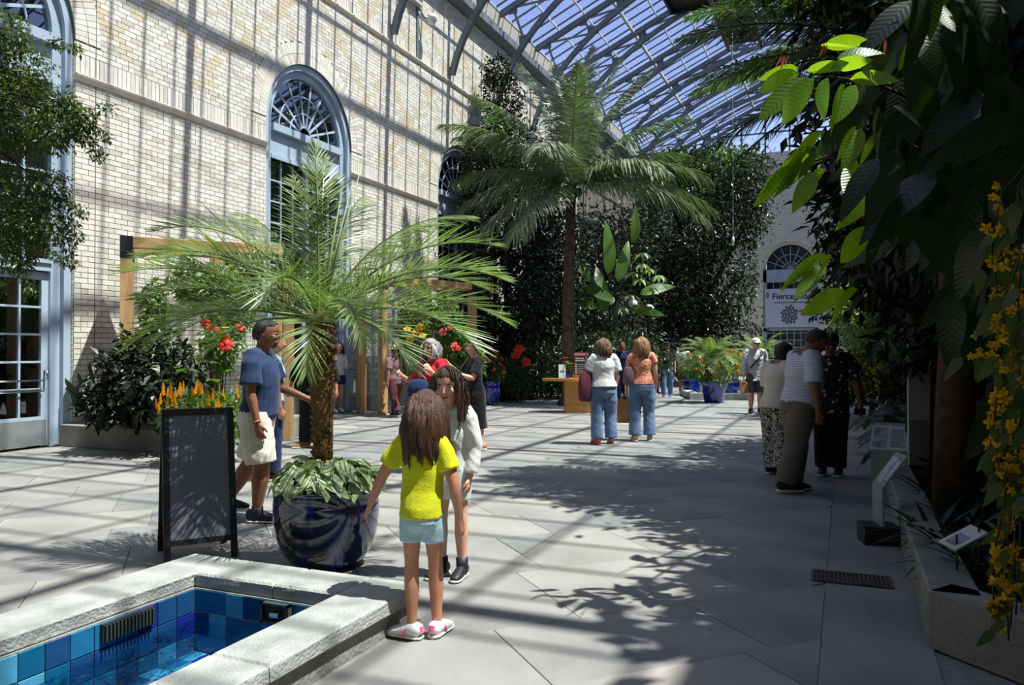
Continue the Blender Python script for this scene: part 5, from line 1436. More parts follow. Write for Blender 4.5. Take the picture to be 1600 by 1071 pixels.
# ================================================================== RIGHT BED PLANTS
# cycad: long arching fronds across the top right
cy = thing('cycad', 'tall cycad with long arching feather fronds at the top right', 'palm', P(1450, 8.2, .2))
zc = ZH(90, 8.2) - .2
m = MB(); m.tube([(0, 0, 0), (.05, 0, zc * .5), (0, 0, zc)], [.24, .20, .18], 12); obj('trunk', m, MT['barkdark'], cy, True)
for i, (a, e, ln, dr) in enumerate(((276, 26, 2.7, .75), (268, 46, 2.8, .9), (264, 6, 2.6, .5), (286, 38, 2.7, .85), (252, 30, 2.6, .9), (298, 18, 2.6, .7), (275, 62, 2.8, 1.1), (240, 8, 2.6, .9), (295, 58, 2.6, 1.0), (230, 40, 2.5, 1.2), (320, 35, 2.5, 1.0), (90, 40, 2.4, 1.0), (60, 20, 2.4, 1.0), (120, 20, 2.4, 1.0), (270, -16, 2.6, .55), (285, -8, 2.6, .5), (180, 30, 2.3, 1.2), (200, 10, 2.3, 1.0), (150, 35, 2.3, 1.1), (350, 35, 2.4, 1.0), (30, 50, 2.4, 1.0))):
    link('frond', frond((0, 0, zc), camaz(a), math.radians(e), ln, dr, 130, .50, .022, .0, .25, .05, .022, 600 + i, 82, 52), L['cycad'], cy)
# cacao tree with large lit leaves reaching over the path
ca = thing('cacao_tree', 'cacao tree with big backlit bright green leaves reaching over the path', 'tree', P(1492, 6.0, .2))
m = MB(); m.tube([(0, 0, -.02), (.0, .02, .8), (.03, 0, 1.6), tuple(C(-.05, 0, 2.6)), tuple(C(-.1, -.1, 3.8))], [.17, .14, .125, .10, .07], 12)
obj('trunk', m, M('cacao_bark', srgb(78, 62, 48), srgb(46, 37, 29), .85, .2, 9, .8, 25), ca, True)
cl_ = [blade(.40, .155, 9, .12, c, 1.9, .85, .006) for c in (.08, .2, .4)]
for me in cl_: me.materials.append(L['cacao'])
yl_ = blade(.17, .04, 5, .1, .5); yl_.materials.append(L['brown'])
def bough(pts, names='bough', r0=.02):
    q = [W(*p) - ca.location for p in pts]
    m = MB(); m.tube(q, [r0 * (1 - .75 * i / (len(q) - 1)) for i in range(len(q))], 7); obj(names, m, MT['barkdark'], ca, True)
bough([(1480, 200, 5.9), (1420, 150, 5.2), (1372, 130, 4.5), (1275, 114, 4.3)])
bough([(1480, 250, 5.9), (1430, 230, 5.0), (1360, 215, 4.5), (1300, 240, 4.4), (1230, 270, 4.3)])
bough([(1480, 60, 6), (1440, 30, 5.2), (1380, 10, 4.7)])
bough([(1480, 380, 5.9), (1400, 360, 5.0), (1300, 390, 4.6)])
CLV = [  # tip and base in the picture, distance
    (1185, 185, 1258, 120, 4.30), (1207, 196, 1274, 122, 4.25), (1265, 196, 1296, 120, 4.2), (1290, 212, 1322, 130, 4.22), (1308, 190, 1340, 132, 4.3), (1172, 140, 1250, 112, 4.35), (1186, 120, 1248, 104, 4.4),
    (1345, 92, 1300, 106, 4.3), (1355, 72, 1310, 90, 4.35), (1360, 60, 1290, 68, 4.4), (1290, 102, 1262, 108, 4.3), (1408, 113, 1330, 122, 4.4), (1320, 68, 1285, 70, 4.4),
    (1240, 240, 1285, 206, 4.3), (1268, 232, 1290, 205, 4.3), (1305, 250, 1340, 196, 4.25), (1320, 262, 1348, 200, 4.3), (1165, 268, 1275, 252, 4.3), (1170, 320, 1240, 262, 4.2), (1195, 300, 1270, 240, 4.3), (1220, 280, 1278, 235, 4.25), (1215, 260, 1270, 232, 4.3), (1335, 255, 1375, 208, 4.5), (1180, 290, 1268, 262, 4.25), (1240, 330, 1275, 268, 4.2), (1250, 300, 1290, 262, 4.3),
    (1200, 430, 1295, 400, 4.6), (1215, 450, 1280, 405, 4.5), (1240, 460, 1290, 415, 4.5), (1260, 505, 1340, 452, 4.4), (1246, 492, 1322, 455, 4.5), (1300, 415, 1362, 355, 4.3), (1330, 345, 1368, 290, 4.4), (1318, 310, 1340, 250, 4.3), (1262, 440, 1300, 400, 4.5),
    (1400, 50, 1440, 8, 4.6), (1375, 40, 1440, 12, 4.6), (1430, 60, 1462, 20, 4.5), (1395, 88, 1432, 58, 4.6), (1490, 45, 1470, 2, 4.5), (1420, 90, 1440, 50, 4.5), (1405, 22, 1450, -6, 4.6)]
for k, (tx, ty, bx, by, d) in enumerate(CLV):
    b = W(bx, by, d) - ca.location; tt = W(tx, ty, d - .06 + rnd.uniform(-.08, .08)) - ca.location
    ln = (tt - b).length
    o = place('leaf', cl_[k % 3], ca, b, tt - b, (C(rnd.uniform(0, .4), .7, .7) if k % 4 else C(.1, -.7, .6)) + rvec(.2), max(.6, ln / .40))
for (tx, ty, bx, by) in ((1222, 105, 1228, 84), (1230, 100, 1232, 86), (1218, 100, 1224, 83), (1288, 85, 1290, 66), (1295, 82, 1294, 66), (1385, 80, 1386, 60), (1378, 78, 1380, 62)):
    b = W(bx, by, 4.3) - ca.location; tt = W(tx, ty, 4.3) - ca.location; place('young_leaf', yl_, ca, b, tt - b, C(.3, -1, .2) + rvec(.3), (tt - b).length / .16)
# broad dark leaves hanging in the shade
bd = thing('shade_foliage_tree', 'dense tree with broad dark hanging leaves filling the upper right', 'tree', P(1560, 6.8, .2))
m = MB(); m.tube([(0, 0, -.02), (.05, 0, 2.0), (0, .1, 4.2), (.1, 0, 6.2)], [.13, .11, .09, .05], 10); obj('trunk', m, MT['barkdark'], bd, True)
big = [blade(.46, .17, 8, .12, c, 1.8, .8, .006) for c in (.1, .25, .45)]
for me in big: me.materials.append(L['big'])
k = 0
while k < 230:
    bx = rnd.uniform(1290, 1640); by = rnd.uniform(-60, 610)
    lim = 1345 + max(0, (by - 330)) * .55 if by > 330 else 1345 + max(0, (120 - by)) * .4
    if bx < lim: continue
    if (by > 370 and 1370 < bx < 1490) or (by > 460 and bx < 1575): continue
    d = rnd.uniform(3.9, 6.2)
    q = W(bx, by, d) - bd.location
    place('leaf', big[k % 3], bd, q, C(rnd.uniform(-.6, .6), rnd.uniform(-.3, .3), rnd.uniform(-1.2, -.2)), C(rnd.uniform(-.6, .4), -.8, rnd.uniform(.1, .9)), rnd.uniform(.7, 1.25)); k += 1
bb = []
for (bx, by, d, rw, rh, rd_) in ((1480, 150, 7.0, 150, 170, 1.2), (1560, 320, 6.5, 130, 150, 1.0), (1430, 300, 8.0, 90, 140, 1.2), (1600, 80, 6.0, 120, 160, 1.2), (1560, 520, 7.5, 110, 100, 1.0), (1420, 420, 9, 70, 70, 1.0), (1500, -120, 7.5, 220, 150, 1.6), (1760, -150, 6.0, 200, 160, 1.6), (1900, 150, 5.2, 200, 260, 1.4)):  # blobs beyond the frame are added to block sky light
    c = W(bx, by, d) - bd.location; s = d / FOC; bb.append(((c.x, c.y, c.z), (rw * s * CA + rd_ * SA, rd_ * CA, rh * s)))
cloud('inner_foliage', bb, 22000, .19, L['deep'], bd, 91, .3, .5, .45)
for b in bb:
    m = MB(); m.tube([(.02, .05, 3.4), (b[0][0] * .5, b[0][1] * .5, (b[0][2] + 3.4) * .5), b[0]], [.05, .03, .01], 6); obj('branch', m, MT['barkdark'], bd, True)
# tall crown farther along the bed: throws the big leafy shade across the path
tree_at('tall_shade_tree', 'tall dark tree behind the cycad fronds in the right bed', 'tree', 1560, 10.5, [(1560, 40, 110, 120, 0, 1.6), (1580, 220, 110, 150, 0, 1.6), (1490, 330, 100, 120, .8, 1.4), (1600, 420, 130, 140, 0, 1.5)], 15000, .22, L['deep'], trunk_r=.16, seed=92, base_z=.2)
uc = thing('added_shade_canopy', 'added unseen tree crown above the right bed, blocking sun and sky', 'tree', Vector((4.3, 6.5, .2)))  # unseen crown, added to darken the foliage below it
m = MB(); m.tube([(0, 0, -.02), (-.05, 0, 3.0), (0, 0, 6.0)], [.22, .18, .12], 10); obj('trunk', m, MT['barkdark'], uc, True)
ub_ = [((-1.0, -1.5, 6.3), (1.3, 1.8, 1.1)), ((-.6, 1.2, 6.8), (1.4, 2.0, 1.2)), ((-1.0, 4.2, 7.2), (1.5, 2.0, 1.3)), ((-.4, -3.6, 5.6), (1.3, 1.6, 1.3)), ((-.2, 2.0, 4.6), (1.0, 3.0, 1.2)), ((-.3, -2.0, 4.4), (.9, 2.2, 1.3))]
for b in ub_:
    m = MB(); m.tube([(0, 0, 4.5), (b[0][0] * .5, b[0][1] * .5, (b[0][2] + 4.5) * .5), b[0]], [.09, .05, .02], 6); obj('branch', m, MT['barkdark'], uc, True)
cloud('foliage', ub_, 9000, .30, L['deep'], uc, 93, .2, .3, .5)
# ---- hanging yellow flowered vine at the right edge
hv = thing('yellow_trumpet_vine', 'cascading vine of hanging yellow flowers at the right edge', 'vine', P(1690, 3.4, .2))
m = MB(); m.tube([(0, 0, 0), (0, 0, 1.2), tuple(C(-.05, 0, 2.3))], [.03, .025, .015], 7); obj('vine_stem', m, MT['bark'], hv, True)
fm = MB()
for k in range(5):
    a = k * 1.2566; v = Vector((math.cos(a), math.sin(a), 0)); s_ = Vector((-math.sin(a), math.cos(a), 0))
    fm.add([v * .006, v * .022 + s_ * .012 + Vector((0, 0, .012)), v * .040 + Vector((0, 0, .006)), v * .022 - s_ * .012 + Vector((0, 0, .012))], [(0, 1, 2, 3)])
fm.tube([(0, 0, -.022), (0, 0, .016)], [.007, .016], 7, cap=False)
fme = bpy.data.meshes.new('flower'); fme.from_pydata(fm.v, [], fm.f); fme.materials.append(L['yellow']); fme.update()
vl_ = blade(.11, .05, 5, .1, .4); vl_.materials.append(L['fig'])
strands = [(1590, 290, 1575, 980), (1560, 300, 1550, 560), (1585, 300, 1590, 960), (1605, 320, 1598, 800), (1570, 480, 1552, 760), (1600, 420, 1570, 1000), (1620, 300, 1612, 900), (1575, 640, 1548, 960)]
nf = 0
for (x0, y0, x1, y1) in strands:
    pts = [W(x0 + (x1 - x0) * s + 6 * math.sin(s * 9 + x0), y0 + (y1 - y0) * s, 3.35 + .15 * math.sin(x0)) - hv.location for s in [i / 10 for i in range(11)]]
    m = MB(); m.tube([tuple(C(-.05, 0, 2.3)), pts[0]] + pts, .004, 5); obj('hanging_stem', m, L['dark'], hv, True)
    for k in range(38):
        s = rnd.uniform(0, 1); i = min(9, int(s * 10)); c = pts[i].lerp(pts[i + 1], s * 10 - i) + rvec(.028)
        dens = .9 if s > .2 else .6
        if rnd.random() < dens: place('flower', fme, hv, c, rvec(1), C(rnd.uniform(-.8, .5), -1, -.3) + rvec(.4), rnd.uniform(.5, .9))
        if k % 2 == 0: place('leaf', vl_, hv, c + rvec(.02), C(rnd.uniform(-1, 1), 0, -.8), C(-.3, -1, .6) + rvec(.3), rnd.uniform(.7, 1.3))
gcv = thing('bed_groundcover', 'low dark leafy groundcover filling the right bed behind the kerb', 'groundcover', Vector((1.2, 6.5, .2)))
cloud('foliage', [((.1, -.9, .02), (.55, 1.0, .16)), ((.2, .6, .05), (.65, 1.2, .2)), ((.4, 2.4, .1), (.8, 1.4, .3)), ((1.0, -1.4, .08), (.9, .9, .25)), ((1.2, .6, .15), (.9, 1.6, .35))], 4200, .19, L['big'], gcv, 94, .3, .0, .3)
m = MB(); m.tube([(0, -1.6, .03), (.1, 0, .05), (.3, 2.8, .04)], .012, 5); obj('runner_stem', m, L['dark'], gcv)
# ---- strap leaved plants and ferns at the kerb
sl = [blade(.55, .06, 7, .18, c, 1.2, .7) for c in (.25, .5, .75)]
for me in sl: me.materials.append(L['big'])
STR = [(1455, 800, 5.4, 'upright strap leaved plant beside the black sign block'), (1490, 850, 4.9, 'strap leaved clump behind the kerb corner'), (1530, 890, 4.5, 'low strap leaved clump around the small white label'), (1500, 790, 5.6, 'dark strap leaved clump below the brown trunk'), (1580, 880, 4.2, 'strap leaved clump under the yellow vine'), (1462, 750, 6.6, 'strap leaved clump in front of the frosted panel'), (1530, 800, 5.4, 'dark strap leaved clump right of the brown trunk'), (1560, 740, 6.4, 'rear strap leaved clump below the upper right foliage')]
for (px_, py_, d_, lab) in STR:
    t = thing('strap_leaf_plant', lab, 'plant', P(px_, d_, .20), 0, 'strap leaved plants in the right bed')
    for k in range(26):
        a = k * 2.4; e = 1.3 - .04 * k
        place('leaf', sl[k % 3], t, (0.03 * math.cos(a), .03 * math.sin(a), .0), (math.cos(a), math.sin(a), e), (-math.cos(a) * e, -math.sin(a) * e, 1), rnd.uniform(.5, .85))
    m = MB(); m.ball((0, 0, .01), (.05, .05, .04), 8); obj('crown_base', m, L['dark'], t)
for (px_, d_, lab, s_) in ((1345, 9.2, 'fern with arching fronds spilling over the kerb', 1.0), (1390, 11.0, 'fern beyond the interpretive sign box', 1.1), (1365, 13.0, 'far fern along the right kerb', 1.2)):
    b = P(px_ + 30, d_, .2); b.x = max(b.x, KX + .4); t = thing('fern', lab, 'fern', b)
    for k in range(20):
        link('frond', frond((0, 0, .05), k * 2.4, math.radians(70 - k * 2.6), .8 * s_, 1.7, 36, .13, .022, .1, .2, .1, .008, 700 + k, 80, 50), L['dark'], t)
# ================================================================== PEOPLE
def fuse(mb, voxel, smooth=2, folds=None, seed=0, name='body'):
    """melt overlapping closed solids into one continuous skin"""
    me = mb.mesh('tmp'); tmp = bpy.data.objects.new('tmp', me); COL.objects.link(tmp)
    r = tmp.modifiers.new('r', 'REMESH'); r.mode = 'VOXEL'; r.voxel_size = voxel; r.use_smooth_shade = True
    if smooth:
        s = tmp.modifiers.new('s', 'SMOOTH'); s.factor = .5; s.iterations = smooth
    dg = bpy.context.evaluated_depsgraph_get(); dg.update()
    out = bpy.data.meshes.new_from_object(tmp.evaluated_get(dg)); out.name = name
    bpy.data.objects.remove(tmp); bpy.data.meshes.remove(me)
    out.polygons.foreach_set('use_smooth', [True] * len(out.polygons))
    if folds:
        n = len(out.vertices); co = np.empty(n * 3, np.float32); out.vertices.foreach_get('co', co); co = co.reshape(-1, 3)
        no = np.empty(n * 3, np.float32); out.vertex_normals.foreach_get('vector', no); no = no.reshape(-1, 3)
        rs = np.random.default_rng(seed); d = np.zeros(n)
        for k in range(7):
            w = rs.normal(size=3) * np.array([18, 18, 26]) * (.6 + .25 * k); d += np.sin(co @ w + rs.uniform(0, 6) + 1.3 * np.sin(co @ (w[::-1] * .4))) / (1 + .35 * k)
        co = co + no * (np.sign(d) * np.abs(d / 3) ** 1.2 * folds)[:, None]
        out.vertices.foreach_set('co', co.astype(np.float32).ravel()); out.update()
    return out
def rot_to(pitch_fwd=0.0, yaw=0.0, roll=0.0):
    return Matrix.Rotation(yaw, 3, 'Z') @ Matrix.Rotation(-pitch_fwd, 3, 'X') @ Matrix.Rotation(roll, 3, 'Y')
SKIN = {'tan': M('skin_tan', srgb(196, 142, 112), srgb(182, 126, 98), .5, .35, 6), 'light': M('skin_light', srgb(222, 172, 146), srgb(208, 156, 130), .5, .35, 6), 'brown': M('skin_brown', srgb(142, 96, 70), srgb(126, 82, 60), .5, .35, 6), 'dark': M('skin_dark', srgb(92, 62, 48), srgb(80, 54, 42), .5, .35, 6)}
HAIR = {}
def hairmat(n, a, b):
    HAIR[n] = M('hair_' + n, a, b, .42, .45, 5, .5, 30, stretch=(9, 9, .6))
hairmat('darkbrown', srgb(46, 30, 22), srgb(86, 58, 42)); hairmat('black', (.008, .007, .007), (.02, .018, .018)); hairmat('brown', srgb(84, 60, 44), srgb(120, 90, 66)); hairmat('lightbrown', srgb(112, 82, 56), srgb(156, 122, 90)); hairmat('grey', srgb(196, 192, 188), srgb(150, 146, 144))
EYEW = M('eye_white', (.7, .69, .66), (.66, .65, .62), .2); EYED = M('eye_iris', (.02, .012, .008), (.03, .02, .012), .15); LIP = M('lips', srgb(176, 100, 90), srgb(164, 90, 82), .45); BROW = M('brow', srgb(40, 28, 22), srgb(50, 36, 28), .8)
SOLE = M('shoe_sole', (.7, .7, .68), (.62, .62, .6), .6)

class Fig: pass
def person(label, loc, phi, H, skin='tan', fem=True, child=False, build=1.0, lean=0.0, twist=0.0, top=None, bottom=None, shoes=None, hair=None, arms=None, legs=None, head=(0, 0), vox=.011, group=None, dress=None, curl=.5, belly=0.0, z0=0.0):
    """arms / legs: (right, left) pairs of limb directions in the body's own frame (x right, y forward, z up)"""
    g = Fig(); g.H = H
    t = thing('person', label, 'person', (loc.x, loc.y, z0), YAW - math.radians(phi), group); g.root = t
    sk = SKIN[skin]
    hs = 1.24 if child else 1.0
    hh = .132 * H * hs
    thigh, shin, ank = .235 * H, .232 * H, .040 * H
    legs = legs or (((0, 0, -1), (0, 0, -1), 0), ((0, 0, -1), (0, 0, -1), 0))
    arms = arms or (((.12, 0, -1), (.05, .15, -1)), ((-.12, 0, -1), (-.05, .15, -1)))
    lg = .80 if child else 1.0
    hipx = .052 * H * (.86 if child else 1.05 if fem else 1)
    # legs first, so that the lower foot stands on the ground
    L_ = []
    for s, (td, sd, fy) in zip((1, -1), legs):
        h = Vector((s * hipx, 0, 0)); k = h + Vector(td).normalized() * thigh; a = k + Vector(sd).normalized() * shin; L_.append([h, k, a, fy])
    low = min(l[2].z for l in L_); pel = ank - low
    for l in L_:
        for i in range(3): l[i] = l[i] + Vector((0, 0, pel))
    g.legs = L_
    R = rot_to(math.radians(lean), math.radians(twist)); base = Vector((0, 0, pel))
    sp = lambda x, y, z: base + R @ Vector((x, y, z))
    b = build
    if fem: ring = [(-.035, .062, .055, 0), (.0, .094, .070, -.006), (.035, .096, .072, -.008), (.10, .074, .056, 0), (.16, .078, .058, .004), (.215, .086, .068, .008), (.265, .088, .056, 0), (.305, .080, .042, -.006), (.325, .045, .034, -.006)]
    else: ring = [(-.035, .064, .055, 0), (.0, .088, .066, -.006), (.035, .088, .066, -.006), (.10, .082, .060, 0), (.16, .088, .062, .004), (.215, .098, .070, .006), (.265, .102, .060, 0), (.305, .092, .044, -.006), (.325, .048, .036, -.006)]
    if child: ring = [(z * .98, min(rx, .082) * .98, ry * .96, y) for (z, rx, ry, y) in ring]
    shx = (.098 if fem else .112) * H * (.93 if child else 1) * (1 + (b - 1) * .5)
    def torso(mb, z0_, z1_, ease, n=16):
        pts = [q for q in ring if z0_ - .001 <= q[0] <= z1_ + .001]
        path = [sp(0, (q[3] + (belly * .5 if .02 < q[0] < .2 else 0)) * H, q[0] * H) for q in pts]
        rad = [(q[1] * H * b + ease, q[2] * H * b + ease + (belly * .5 * H if .02 < q[0] < .2 else 0)) for q in pts]
        mb.tube(path, rad, n, side=R @ Vector((1, 0, 0)))
    body = MB(); torso(body, -.035, .325, 0)
    for l in L_:
        h, k, a, fy = l
        body.tube([h + Vector((0, 0, .02 * H)), h.lerp(k, .35), h.lerp(k, .8), k, k.lerp(a, .28), k.lerp(a, .7), a, a + Vector((0, 0, -.012 * H))], [.056 * H * b * lg, .054 * H * b * lg, .040 * H * b * lg, .036 * H * (.5 + .5 * b) * (lg + .08), .038 * H * (.5 + .5 * b) * (lg + .06), .026 * H * (lg + .1), .020 * H, .021 * H], 12)
        l.append(Vector((math.sin(math.radians(-fy)) * -1, math.cos(math.radians(fy)), 0)))
        f = l[4]; body.tube([a + Vector((0, 0, -.015 * H)) - f * .02 * H, a - Vector((0, 0, .022 * H)) + f * .05 * H, a - Vector((0, 0, .030 * H)) + f * .095 * H], [(.02 * H, .018 * H), (.024 * H, .014 * H), (.016 * H, .007 * H)], 8)
    A_ = []
    for s, (ud, fd) in zip((1, -1), arms):
        S = sp(s * shx, -.004 * H, .295 * H); e = S + (R @ Vector(ud).normalized()) * .168 * H; w = e + (R @ Vector(fd).normalized()) * .148 * H
        A_.append([S, e, w])
        ab_ = .75 + .25 * b if b < 1.3 else 1.1
        in_ = (sp(0, 0, .292 * H) - S).normalized()
        body.tube([S + in_ * .045 * H, S + in_ * .016 * H - (R @ Vector((0, 0, .004 * H))), S.lerp(e, .16), S.lerp(e, .36), S.lerp(e, .75), e, e.lerp(w, .25), e.lerp(w, .75), w], [.027 * H, .029 * H * ab_, .031 * H * ab_, .031 * H * ab_, .027 * H * ab_, .024 * H * ab_, .0245 * H * ab_, .018 * H, .0155 * H], 10)
        # hand
        f = (w - e).normalized(); n_ = R @ Vector((-s, .25, 0)); n_ = (n_ - f * n_.dot(f)).normalized(); sdv = f.cross(n_) * s
        if sdv.dot(R @ Vector((0, 1, .2))) < 0: sdv = -sdv      # thumb side faces forward
        hk = H * (1.0 if not child else 1.02)
        body.tube([w - f * .008 * hk, w + f * .018 * hk, w + f * .050 * hk, w + f * .056 * hk], [(.016 * hk, .012 * hk), (.021 * hk, .0105 * hk), (.023 * hk, .0095 * hk), (.019 * hk, .008 * hk)], 10, side=sdv)
        for q, (o_, ln) in enumerate(((.0175, .036), (.006, .043), (-.0055, .040), (-.0165, .031))):
            r0 = w + f * .048 * hk + sdv * o_ * hk; c = curl * (1 + .12 * q)
            d1 = (f * math.cos(c * .6) + n_ * math.sin(c * .6) + sdv * o_ * 4); d2 = (f * math.cos(c * 1.5) + n_ * math.sin(c * 1.5)); d3 = (f * math.cos(c * 2.3) + n_ * math.sin(c * 2.3))
            p1 = r0 + d1 * ln * .45 * hk; p2 = p1 + d2 * ln * .34 * hk; p3 = p2 + d3 * ln * .26 * hk
            body.tube([r0, p1, p2, p3], [.0058 * hk, .0055 * hk, .005 * hk, .0036 * hk], 7)
        r0 = w + f * .014 * hk + sdv * .014 * hk
        body.tube([r0, r0 + (f * .7 + sdv * .6 + n_ * .2) * .026 * hk, r0 + (f * 1.3 + sdv * .65 + n_ * .45) * .030 * hk], [.0085 * hk, .0068 * hk, .0045 * hk], 7)
    g.arms = A_; g.shx = shx
    # head
    nb_ = sp(0, .0, .315 * H); HR = R @ rot_to(math.radians(head[1]), math.radians(head[0]))
    hc = sp(0, .012 * H, .335 * H) + HR @ Vector((0, .012 * H, hh * .62)) if True else None
    g.hc, g.HR, g.hh = hc, HR, hh
    hp = lambda x, y, z: hc + HR @ Vector((x * hh, y * hh, z * hh))
    body.tube([nb_ - Vector((0, 0, .02 * H)), nb_.lerp(hc, .45), hp(0, -.08, -.15)], [.036 * H, .029 * H * (1 if fem or child else 1.15), .03 * H], 12)
    hr = [(-.50, .10, .12, .14), (-.45, .20, .20, .12), (-.36, .275, .31, .07), (-.22, .325, .40, .03), (-.05, .355, .455, .0), (.12, .375, .485, -.025), (.28, .355, .46, -.035), (.40, .265, .35, -.04), (.47, .15, .20, -.04), (.50, .05, .07, -.04)]
    body.tube([hp(0, q[3], q[0]) for q in hr], [(q[1] * hh, q[2] * hh) for q in hr], 18, side=HR @ Vector((1, 0, 0)))
    body.tube([hp(0, .43, .08), hp(0, .485, -.03), hp(0, .54, -.115), hp(0, .46, -.16)], [(.03 * hh, .03 * hh), (.04 * hh, .04 * hh), (.062 * hh, .05 * hh), (.04 * hh, .03 * hh)], 8)
    body.tube([hp(-.1, .42, -.265), hp(0, .455, -.262), hp(.1, .42, -.265)], [.02 * hh, .042 * hh, .02 * hh], 6)
    for s in (-1, 1):
        body.ball(hp(s * .36, -.05, -.03), (.035 * hh, .085 * hh, .125 * hh), 8, rot=HR)
        body.ball(hp(s * .19, .36, -.10), (.12 * hh, .10 * hh, .09 * hh), 8, rot=HR)
    body_o = link('body', fuse(body, vox, 2), sk, t)
    for s in (-1, 1):
        face = MB(); face.ball(hp(s * .165, .412, .035), (.055 * hh, .03 * hh, .03 * hh), 8, rot=HR); obj('eye', face, EYEW, body_o, True)
    for s in (-1, 1):
        face = MB(); face.ball(hp(s * .16, .431, .035), (.026 * hh, .016 * hh, .027 * hh), 8, rot=HR); obj('iris', face, EYED, body_o, True)
    for s in (-1, 1):
        face = MB(); face.tube([hp(s * .08, .455, .105), hp(s * .17, .445, .13), hp(s * .26, .39, .105)], [.012 * hh, .017 * hh, .008 * hh], 5); obj('eyebrow', face, BROW, body_o)
    face = MB(); face.tube([hp(-.11, .41, -.268), hp(0, .482, -.258), hp(.11, .41, -.268)], [.008 * hh, .02 * hh, .008 * hh], 6); face.tube([hp(-.09, .42, -.285), hp(0, .478, -.295), hp(.09, .42, -.285)], [.008 * hh, .022 * hh, .008 * hh], 6)
    obj('lips', face, LIP, body_o, True)
    # clothes
    def sleeves(mb, frac, ease, flare=0.0):
        for i, (S, e, w) in enumerate(A_):
            in_ = (sp(0, 0, .292 * H) - S).normalized(); up_ = R @ Vector((0, 0, 1)); inner = S + in_ * .06 * H + up_ * .010 * H; S1 = S + in_ * .012 * H + up_ * .003 * H; S2 = S.lerp(e, .16)
            rr = (.033 * H * (.75 + .25 * b if b < 1.3 else 1.1) + ease * .75)
            if frac <= 1: end = S.lerp(e, frac); mb.tube([inner, S1, S2, S.lerp(e, frac * .55), end], [rr * 1.08, rr * 1.10, rr * 1.06, rr * 1.03 + flare * .5, rr * 1.02 + flare], 12)
            else:
                end = e.lerp(w, frac - 1); mb.tube([inner, S1, S2, S.lerp(e, .5), e, e.lerp(w, (frac - 1) * .6), end], [rr * 1.08, rr * 1.10, rr * 1.06, rr * 1.0, rr * .92, rr * .86, rr * .78 + flare], 12)
    if top:
        m = MB(); ea = top.get('ease', .012); hem = top.get('hem', -.01)
        pts = [q for q in ring if q[0] > hem + .01 and q[0] < .30]
        h0 = [q for q in ring if q[0] <= hem + .01]; q0 = h0[-1] if h0 else ring[0]; qr = max(q0[1], .082 if child else .094 if fem else .09), max(q0[2], .068)
        be = lambda z: belly * .5 * H if .0 < z < .2 else 0
        path = [sp(0, -.004 * H + be(hem) * .6, hem * H)] + [sp(0, q[3] * H + be(q[0]), q[0] * H) for q in pts] + [sp(0, -.006 * H, .312 * H), sp(0, -.006 * H, .322 * H)]
        rad = [(qr[0] * H * b + ea * 1.5, qr[1] * H * b + ea * 1.5 + be(hem) * .6)] + [(max(q[1], .078) * H * b + ea * 1.25, q[2] * H * b + ea + be(q[0])) for q in pts] + [(.066 * H + ea, .040 * H + ea), (.046 * H + ea, .036 * H + ea * .6)]
        m.tube(path, rad, 20, side=R @ Vector((1, 0, 0)))
        sleeves(m, top.get('sleeve', .6), ea, top.get('flare', .004))
        to = link(top.get('name', 'shirt'), fuse(m, max(vox, .008), 4, top.get('folds', .006), int(H * 1000) % 97), top['mat'], t)
        if top.get('label'): to['label'] = top['label']
        g.top = to
    if dress:
        m = MB(); ea = .014; zb = dress['hem'] * H - pel
        path = [Vector((0, 0, dress['hem'] * H)), Vector((0, 0, pel * .62)), sp(0, 0, -.01 * H)] + [sp(0, q[3] * H, q[0] * H) for q in ring[2:7]] + [sp(0, -.006 * H, .312 * H), sp(0, -.006 * H, .322 * H)]
        rad = [(.135 * H, .115 * H), (.125 * H, .10 * H), (.115 * H * b, .09 * H * b)] + [(max(q[1], .088) * H * b + ea, q[2] * H * b + ea) for q in ring[2:7]] + [(.066 * H + ea, .04 * H + ea), (.046 * H, .036 * H)]
        m.tube(path, rad, 22, side=(1, 0, 0)); sleeves(m, dress.get('sleeve', .9), .016, .012)
        link('dress', fuse(m, max(vox, .01), 2, .012, 5), dress['mat'], t)
    if bottom:
        m = MB(); ea = bottom.get('ease', .012); fr = bottom['len']; wz = bottom.get('waist', .075)
        m.tube([sp(0, 0, -.055 * H), sp(0, -.006 * H, -.02 * H), sp(0, -.008 * H, .02 * H), sp(0, -.004 * H, wz * H)], [(.075 * H * b, .056 * H * b), ((.084 if child else .098 if fem else .092) * H * b + ea * .8, .07 * H * b + ea), ((.083 if child else .096 if fem else .09) * H * b + ea * .8, .07 * H * b + ea * .8), ((.082 if fem else .088) * H * b + ea * .6, .058 * H * b + ea * .3 + belly * .1 * H)], 18, side=R @ Vector((1, 0, 0)))
        fl = bottom.get('flare', 0)
        for l in L_:
            h, k, a = l[0], l[1], l[2]
            if fr <= 1:
                e = h.lerp(k, fr); m.tube([h + Vector((0, 0, .03 * H)), h.lerp(k, fr * .5), e], [.056 * H * b * lg + ea, .058 * H * b * lg + ea, .052 * H * b * lg + ea + fl], 14)
            else:
                e = k.lerp(a, fr - 1); m.tube([h + Vector((0, 0, .03 * H)), h.lerp(k, .4), h.lerp(k, .85), k, k.lerp(a, (fr - 1) * .5), e], [.056 * H * b + ea, .055 * H * b + ea, .044 * H * b + ea, .042 * H * b + ea, .040 * H * b + ea + fl * .4, .034 * H * b + ea + fl], 14)
        bo = link(bottom.get('name', 'trousers'), fuse(m, max(vox, .008), 5, bottom.get('folds', .005), 31), bottom['mat'], t)
        if bottom.get('label'): bo['label'] = bottom['label']
